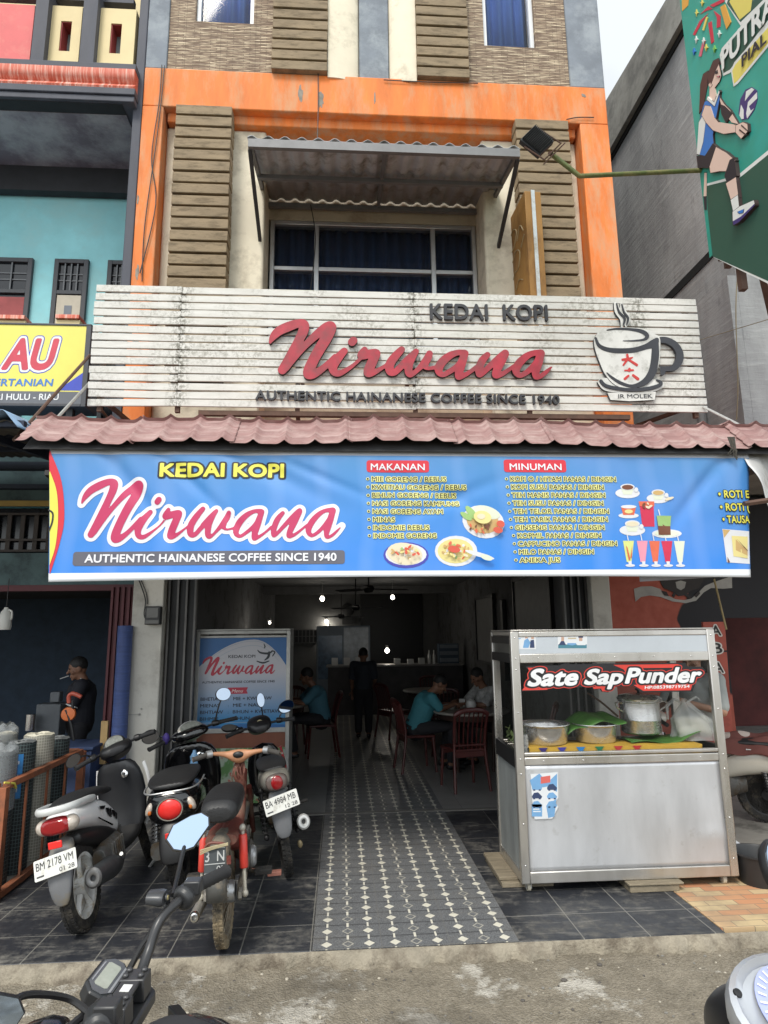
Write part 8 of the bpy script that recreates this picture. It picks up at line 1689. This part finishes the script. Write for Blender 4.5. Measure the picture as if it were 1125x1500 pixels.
for i in range(7): item('jar', ['dark jar nearest the street on the left sideboard', 'short pale jar second on the sideboard', 'tall dark jar third on the sideboard', 'pale jar fourth on the sideboard', 'squat dark jar fifth on the sideboard', 'tall pale jar sixth on the sideboard', 'dark jar at the far end of the sideboard'][i], 'jar', (-1.62, 4.6+i*.36, 1.052), [(.001, 0), (.06, 0), (.062, .16+.05*(i % 3)), (.04, .2+.05*(i % 3)), (.001, .2+.05*(i % 3))], M('jar_dark', (.06, .05, .045), .3) if i % 2 == 0 else china, grp='jars on the sideboard')
# framed panels and pipes on the right wall, clock and vent on the back wall, fans, lamps
for (y0, y1, z0, z1, lab) in ((1.6, 3.4, 1.25, 2.55, 'large dark framed board on the right wall near the entrance'), (4.9, 6.4, 1.2, 2.4, 'second framed board farther back on the right wall')):
    t_ = thing('wall_board', lab, 'wall board', (2.8, (y0+y1)/2, z0)); q = MB(); q.bx(2.785, 2.81, y0, y1, z0, z1); q.build('board', M('board_grey', (.20, .20, .195), .5, var=.15), t_)
    q = MB(); q.bx(2.76, 2.815, y0-.05, y0-.001, z0-.05, z1+.05); q.bx(2.76, 2.815, y1+.001, y1+.05, z0-.05, z1+.05); q.bx(2.765, 2.815, y0, y1, z0-.05, z0-.001); q.bx(2.765, 2.815, y0, y1, z1+.001, z1+.05); q.build('frame', black_pl, t_)
q = MB(); q.bx(2.74, 2.815, 4.05, 4.2, .95, 2.3); tag(q.build('wall_speaker', black_pl, bevel=.01, loc=(2.78, 4.1, .95)), 'tall narrow black cabinet on wall between the two boards', 'speaker')
q = MB(); q.lathe([(.001, .02), (.16, .02), (.19, .0), (.001, 0)], (.18, 11.98, 2.42), (0, -1, 0), 28); q.bx(.02, .34, 11.96, 11.99, 2.0, 2.17); tag(q.build('wall_clock', M('clock_dark', (.07, .07, .07), .5), loc=(.18, 11.98, 2.2)), 'round dark clock above a small plaque on the back wall', 'clock')
for a, c, lab in ((-1.55, -.70, 'barred vent opening left on the back wall'), (-.35, .95, 'wide dark grid panel behind the standing person')):
    q = MB(); q.bx(a, c, 11.96, 11.99, 1.5, 1.86); 
    for i in range(9): x = a+(c-a)*i/8; q.bx(x-.012, x+.012, 11.94, 11.955, 1.5, 1.86, 1)
    for z in (1.5, 1.68, 1.86): q.bx(a, c, 11.935, 11.939, z-.01, z+.01, 1)
    tag(q.build('wall_vent', [black_pl, M('vent_grey', (.12, .12, .12), .6)], loc=((a+c)/2, 11.97, 1.5)), lab, 'vent')
bulb_m = M('bulb_glow', (1., .93, .80), .4, var=0, emit=9)
def lamp(px, py, Y, lab, r=.05, cord=True):
    c = P(px, py, Y); t_ = thing('ceiling_lamp', lab, 'lamp', tuple(c), 'lit bulbs under the shop ceiling')
    q = MB(); q.ell((0, 0, 0), (r, r, r*1.1), n=16); q.build('bulb', bulb_m, t_, local=True); q = MB(); q.lathe([(.02, r), (.035, r+.02), (.03, r+.07), (.001, r+.072)], n=14); cord and q.tube([(0, 0, r+.07), (0, 0, max(r+.1, 2.895-c.z))], .006, 5); q.build('holder', china, t_, local=True)
    l = bpy.data.lights.new('bulb_light', 'POINT'); l.energy = 2.5; l.color = (1, .93, .82); l.shadow_soft_size = .05; o = bpy.data.objects.new('bulb_light', l); COL.objects.link(o); o.location = c+Vector((0, 0, -r-.03))
lamp(472, 877, 7.6, 'largest lit bulb left of the ceiling fan'); lamp(575, 875, 7.4, 'lit bulb right of the ceiling fan', .045); lamp(478, 910, 11.85, 'lit bulb above the back left doorway', .05, False); lamp(482, 920, 11.85, 'lit bulb just below another on back wall', .045, False); lamp(567, 953, 8.2, 'lit bulb low over the counter at centre', .05, False); lamp(352, 941, 4.4, 'lit bulb seen above the menu board', .025) if False else None
lamp(395, 912, 6.5, 'small lit bulb above the menu board', .025, False)
fan0 = thing('ceiling_fan', 'dark ceiling fan hanging between the two front bulbs', 'fan', (0, 0, 0), 'ceiling fans')
q = MB(); q.tube([(0, 0, .05), (0, 0, .55)], .012, 8); q.build('rod', black_pl, fan0, local=True); q = MB(); q.lathe([(.001, -.06), (.06, -.05), (.09, 0), (.07, .05), (.001, .06)], n=20); q.build('motor', black_pl, fan0, local=True)
for i in range(3): q = MB(); T_ = Matrix.Rotation(2.094*i+.3, 4, 'Z'); q.bx(.1, .62, -.06, .06, -.004, .004, 0, T_ @ Matrix.Rotation(R(10), 4, 'X')); q.build('blade', M('fan_blade', (.05, .05, .052), .5), fan0, local=True)
def put_fan(o, px, py, Y, lab): o.location = P(px, py, Y); o['label'] = lab
put_fan(fan0, 521, 890, 5.6, 'dark ceiling fan hanging between the two front bulbs'); put_fan(copy_tree(fan0), 500, 903, 9.0, 'dark ceiling fan deeper in the shop at left'); put_fan(copy_tree(fan0), 540, 863, 2.6, 'ceiling fan nearest the entrance just under the banner')

# ------------------------------------------------------------------ people (one fused body each; clothes and hair are parts)
skin_d = M('skin_brown', (.23, .115, .07), .55, var=.1); skin_l = M('skin_tan', (.40, .22, .145), .55, var=.08); hair_m = M('black_hair', (.012, .011, .011), .6, var=.3, bump=.3, bscale=90)
class Cap:                                      # union of tapered limbs, fused by a voxel remesh
    def __init__(s): s.q = MB()
    def limb(s, pts, rs, n=14, flat=1.):
        s.q.tube(pts, rs, n, flat=flat)
        for p_, r_ in zip(pts, rs): s.q.ell(p_, (r_*.99, r_*.99, r_*.99), n=12)
        return s
    def ell(s, c, r, T=None): s.q.ell(c, r, n=16, T=T); return s
    def done(s, nm, mat, parent, vox=.008, it=4, T=None):
        if T: bmesh.ops.transform(s.q.bm, matrix=T, verts=s.q.bm.verts[:])
        o = s.q.build(nm, mat, parent, local=True); md = o.modifiers.new('fuse', 'REMESH'); md.mode = 'VOXEL'; md.voxel_size = vox; md.use_smooth_shade = True
        sm = o.modifiers.new('smooth', 'SMOOTH'); sm.factor = .5; sm.iterations = it; return o
def V3(*a): return Vector(a)
def hand(B, w_, d, up, side_, curl=.5, k=1.):
    """palm from the wrist w_ along d, back of the hand up, thumb on side_; five bent fingers"""
    d = d.normalized(); s = up.cross(d).normalized()*side_; up = d.cross(s).normalized()*(1 if d.cross(s).dot(up) > 0 else -1)
    pm = w_+d*.045*k; B.ell(pm, (.001, .001, .001)); M3 = Matrix((s, d, up)).transposed().to_4x4()
    B.ell(w_+d*.048*k, (.040*k, .050*k, .017*k), M3)
    for i, (o_, L) in enumerate(((.030, .078), (.010, .088), (-.011, .082), (-.030, .064))):
        a = w_+d*.085*k+s*o_*k; c1 = curl*(.9+.1*i); p1 = a+(d*math.cos(c1)-up*math.sin(c1))*L*.45*k; p2 = p1+(d*math.cos(c1*2)-up*math.sin(c1*2))*L*.32*k; p3 = p2+(d*math.cos(c1*2.7)-up*math.sin(c1*2.7))*L*.25*k
        B.limb([a, p1, p2, p3], [.0095*k, .0088*k, .008*k, .0068*k], 10)
    t0 = w_+d*.03*k+s*.034*k; t1 = t0+(s*.6+d*.6-up*.4).normalized()*.036*k; t2 = t1+(d*.8+s*.15-up*.5).normalized()*.032*k; B.limb([t0, t1, t2], [.013*k, .0105*k, .008*k], 10)
def person(label, loc, rot, J, shirt, trouser, skin, hair_len=0, trim=None, vox=.008, group=None, shoe=None, skirt=None, sleeve=.55, body_hands=(.5, .5)):
    """J: joints in local metres; facing +y. keys pel, chest, neck, head, (sh, el, wr)L/R, (hip, kn, an)L/R, look"""
    R_ = thing('person', label, 'person', loc, group, (0, 0, R(rot))); j = {k: Vector(v) for k, v in J.items()}
    B = Cap(); look = j['look'].normalized(); up = (j['head']-j['neck']).normalized(); rt = look.cross(up).normalized(); up = rt.cross(look).normalized()
    HM = Matrix((rt, look, up)).transposed().to_4x4(); hd_ = j['head']; tw = lambda x, y, z: hd_+rt*x+look*y+up*z
    B.limb([j['pel'], (j['pel']+j['chest'])/2, j['chest']], [.135, .125, .145], 18); B.limb([j['shL'], j['chest'], j['shR']], [.062, .11, .062], 14)
    B.limb([j['chest']+V3(0, 0, .05), j['neck'], hd_-up*.05], [.075, .055, .055], 14)
    B.ell(hd_+up*.012, (.075, .094, .108), HM); B.ell(tw(0, .03, -.062), (.052, .058, .050), HM)            # skull, jaw
    B.limb([tw(0, .088, .018), tw(0, .112, -.018)], [.010, .016], 10)                                          # nose
    B.ell(tw(0, .088, -.058), (.026, .014, .007), HM); B.ell(tw(0, .087, -.070), (.022, .014, .008), HM); B.ell(tw(0, .076, -.098), (.022, .018, .014), HM)
    for sx in (-1, 1): B.ell(tw(sx*.078, -.008, -.008), (.012, .022, .034), HM); B.ell(tw(sx*.030, .083, .038), (.024, .010, .007), HM); B.ell(tw(sx*.045, .06, -.025), (.026, .026, .022), HM)
    for s in 'LR':
        B.limb([j['sh'+s], j['el'+s], j['wr'+s]], [.052, .041, .029], 14)
        fd = j.get('fd'+s, j['wr'+s]-j['el'+s]); hand(B, j['wr'+s], fd, j.get('hu'+s, V3(0, 0, 1)), (1 if s == 'L' else -1), body_hands[0 if s == 'L' else 1])
        B.limb([j['hip'+s], j['kn'+s], j['an'+s]], [.088, .060, .042], 14)
        ft = j.get('ft'+s, V3(0, .16, -.05)); B.limb([j['an'+s]-V3(0, .03, .035), j['an'+s]+ft*.55, j['an'+s]+ft], [.036, .036, .026], 12)
    body = B.done('body', skin, R_, vox)
    H = Cap(); H.ell(tw(0, -.016, .040), (.084, .098, .096), HM)
    if hair_len: H.limb([tw(0, -.06, .02), tw(0, -.08, -.12), tw(0, -.07, -.12-hair_len)], [.085, .075, .045], 14)
    hm_ = H.done('hair', hair_m, R_, vox*1.2, 3)
    md = hm_.modifiers.new('cut', 'BOOLEAN') if False else None
    e = MB()
    for sx in (-1, 1): e.ell(tw(sx*.030, .0875, .020), (.0125, .006, .0075), n=10, T=HM)
    e.build('eye', M('eye_dark', (.05, .04, .04), .2), R_, local=True)
    S = Cap(); S.limb([j['pel']+(j['chest']-j['pel'])*.02, (j['pel']+j['chest'])/2, j['chest']], [.155, .148, .162], 20); S.limb([j['shL'], j['chest']+V3(0, 0, .02), j['shR']], [.078, .125, .078], 16)
    for s in 'LR':
        e_ = j['sh'+s]+(j['el'+s]-j['sh'+s])*sleeve*1.5 if sleeve < .66 else j['el'+s]+(j['wr'+s]-j['el'+s])*.8
        S.limb([j['sh'+s], e_] if sleeve < .66 else [j['sh'+s], j['el'+s], e_], [.072, .064] if sleeve < .66 else [.07, .056, .044], 14)
    so = S.done('shirt', shirt, R_, vox*1.1)
    if trim:
        t_ = MB()
        for s in 'LR': c_ = j['sh'+s]+(j['el'+s]-j['sh'+s])*sleeve*1.62; d_ = (j['el'+s]-j['sh'+s]).normalized(); t_.tube([c_-d_*.006, c_+d_*.006], .066, 20)
        for sx in (-1, 1): t_.tube(spl([tuple(j['neck']+rt*sx*.055+look*.02+V3(0, 0, .012)), tuple(j['neck']+rt*sx*.085+look*.045-V3(0, 0, .035)), tuple(j['neck']+rt*sx*.06+look*.105-V3(0, 0, .065))], 4), .006, 6)
        t_.build('trim', trim, so, local=True)
    L = Cap()
    L.limb([j['pel']+V3(0, 0, .04), j['pel']-V3(0, 0, .02)], [.145, .15], 18)
    for s in 'LR': L.limb([j['pel'], j['hip'+s], j['kn'+s], j['an'+s]+(j['kn'+s]-j['an'+s])*.12], [.11, .102, .075, .062], 16)
    L.done('trousers', trouser, R_, vox*1.15)
    if skirt:
        K = Cap(); K.limb([j['pel'], (j['knL']+j['knR'])/2+V3(0, 0, .1), (j['anL']+j['anR'])/2+V3(0, 0, .16)], [.17, .19, .21], 20); K.done('skirt', skirt, R_, vox*1.3)
    for s in 'LR':
        F = Cap(); ft = j.get('ft'+s, V3(0, .16, -.05)); F.limb([j['an'+s]-V3(0, .035, .04), j['an'+s]+ft*.6-V3(0, 0, .006), j['an'+s]+ft*1.04-V3(0, 0, .002)], [.038, .041, .031], 12); F.done('shoe', shoe or black_pl, R_, vox*1.2)
    return R_, j
STAND = dict(pel=(0, 0, .93), chest=(0, 0, 1.28), neck=(0, 0, 1.45), head=(0, .02, 1.58), shL=(-.19, 0, 1.38), elL=(-.23, -.02, 1.10), wrL=(-.22, .10, .87), shR=(.19, 0, 1.38), elR=(.23, -.02, 1.10), wrR=(.22, .08, .87), hipL=(-.09, 0, .88), knL=(-.10, .03, .48), anL=(-.10, 0, .085), hipR=(.09, 0, .88), knR=(.10, .03, .48), anR=(.10, 0, .085), look=(0, 1, -.1))
SIT = dict(pel=(0, 0, .53), chest=(0, .08, .86), neck=(0, .15, 1.03), head=(0, .22, 1.14), shL=(-.19, .10, .95), elL=(-.24, .28, .78), wrL=(-.12, .50, .80), shR=(.19, .10, .95), elR=(.24, .28, .78), wrR=(.10, .50, .82), hipL=(-.09, .05, .53), knL=(-.12, .46, .54), anL=(-.13, .40, .085), hipR=(.09, .05, .53), knR=(.12, .46, .54), anR=(.13, .44, .085), look=(0, 1, -.55))
def pose(base, **kw): d = dict(base); d.update(kw); return d
def scl(d, k): return {a: tuple(x*k for x in v) if a != 'look' else v for a, v in d.items()}
# smoking man in the left shop
polo = M('navy_polo', (.012, .013, .02), .8, var=.15); dkt = M('dark_trousers', (.02, .02, .024), .85, var=.2)
mp_ = P(120, 1010, .75)
man, mj = person('man in dark polo with white trim smoking behind the mesh rolls', (mp_.x, .75, 0), 108, scl(pose(STAND, head=(0, .06, 1.575), look=(-.1, 1, -.28), elR=(.25, -.02, 1.09), wrR=(.25, .06, .84), elL=(-.22, .10, 1.12), wrL=(-.10, .34, 1.02)), .90), polo, dkt, skin_d, trim=white_p)
q = MB(); m0 = Vector((0, .06+.10, 1.575-.085))*.90; q.tube([man.matrix_basis @ (m0+Vector((0, .0, .0))), man.matrix_basis @ (m0+Vector((-.01, .085, -.028)))], .0042, 8); tag(q.build('cigarette', white_p, loc=tuple(man.matrix_basis @ m0)), 'white cigarette in the mouth of the man in dark polo', 'cigarette')
# diners and the person standing inside
teal_s = M('teal_shirt', (.05, .23, .28), .8, var=.12); blue_s = M('pale_blue_shirt', (.07, .20, .27), .8, var=.12); wh_s2 = M('white_check_shirt', (.45, .45, .44), .8, var=.4, scale=20); dk_s = M('dark_grey_shirt', (.03, .035, .045), .85)
person('diner in teal blue shirt bent over a bowl at the front table', (.98, 1.95, 0), -84, pose(SIT, chest=(0, .14, .84), neck=(0, .25, .99), head=(0, .34, 1.08), shL=(-.19, .18, .92), shR=(.19, .18, .92), look=(0, 1, -.8)), teal_s, dkt, skin_d)
person('diner with dark hair and white shirt facing the teal shirt diner', (2.12, 2.45, 0), 112, pose(SIT, look=(0, 1, -.6)), wh_s2, dkt, skin_d)
person('guest in pale blue shirt seated at the left table', (-.30, 3.1, 0), 98, pose(SIT, look=(.2, 1, -.3)), blue_s, dkt, skin_d)
person('person in dark clothes standing in the aisle facing the counter', (.38, 4.7, 0), -5, scl(pose(STAND, wrR=(.22, .20, 1.0), head=(0, .04, 1.57), look=(0, 1, -.2)), .88), dk_s, dkt, skin_d)
# satay seller behind the cart, looking at a phone
vs_ = M('grey_tee', (.34, .36, .35), .85, var=.12); skm = M('red_print_skirt', (.30, .07, .06), .8, var=.6, scale=14)
vc = P(1000, 1000, -1.02)
vend, vj = person('satay seller in grey top holding a phone behind the cart', (3.10, -1.25, 0), 122, scl(pose(STAND, elL=(-.27, .10, 1.13), wrL=(-.09, .30, 1.20), elR=(.27, .10, 1.13), wrR=(.08, .30, 1.20), fdL=(.35, .8, .3), fdR=(-.35, .8, .3), huL=(-.6, .3, .7), huR=(.6, .3, .7), anR=(.14, .02, .085), look=(0, 1, -.6)), .97), vs_, dkt, skin_l, hair_len=.16, skirt=skm, shoe=M('tan_shoe', (.42, .31, .19), .7), body_hands=(.75, .75))
ph = vend.matrix_basis @ (Vector((0, .385, 1.265))*.97); T_ = Matrix.Translation(ph) @ vend.matrix_basis.to_3x3().to_4x4() @ Matrix.Rotation(R(-50), 4, 'X'); q = MB(); q.bx(-.036, .036, -.075, .075, -.004, .004, 0, T_); tag(q.build('phone', black_gloss, bevel=.003, loc=tuple(ph)), "black phone in the satay seller's hands", 'phone')
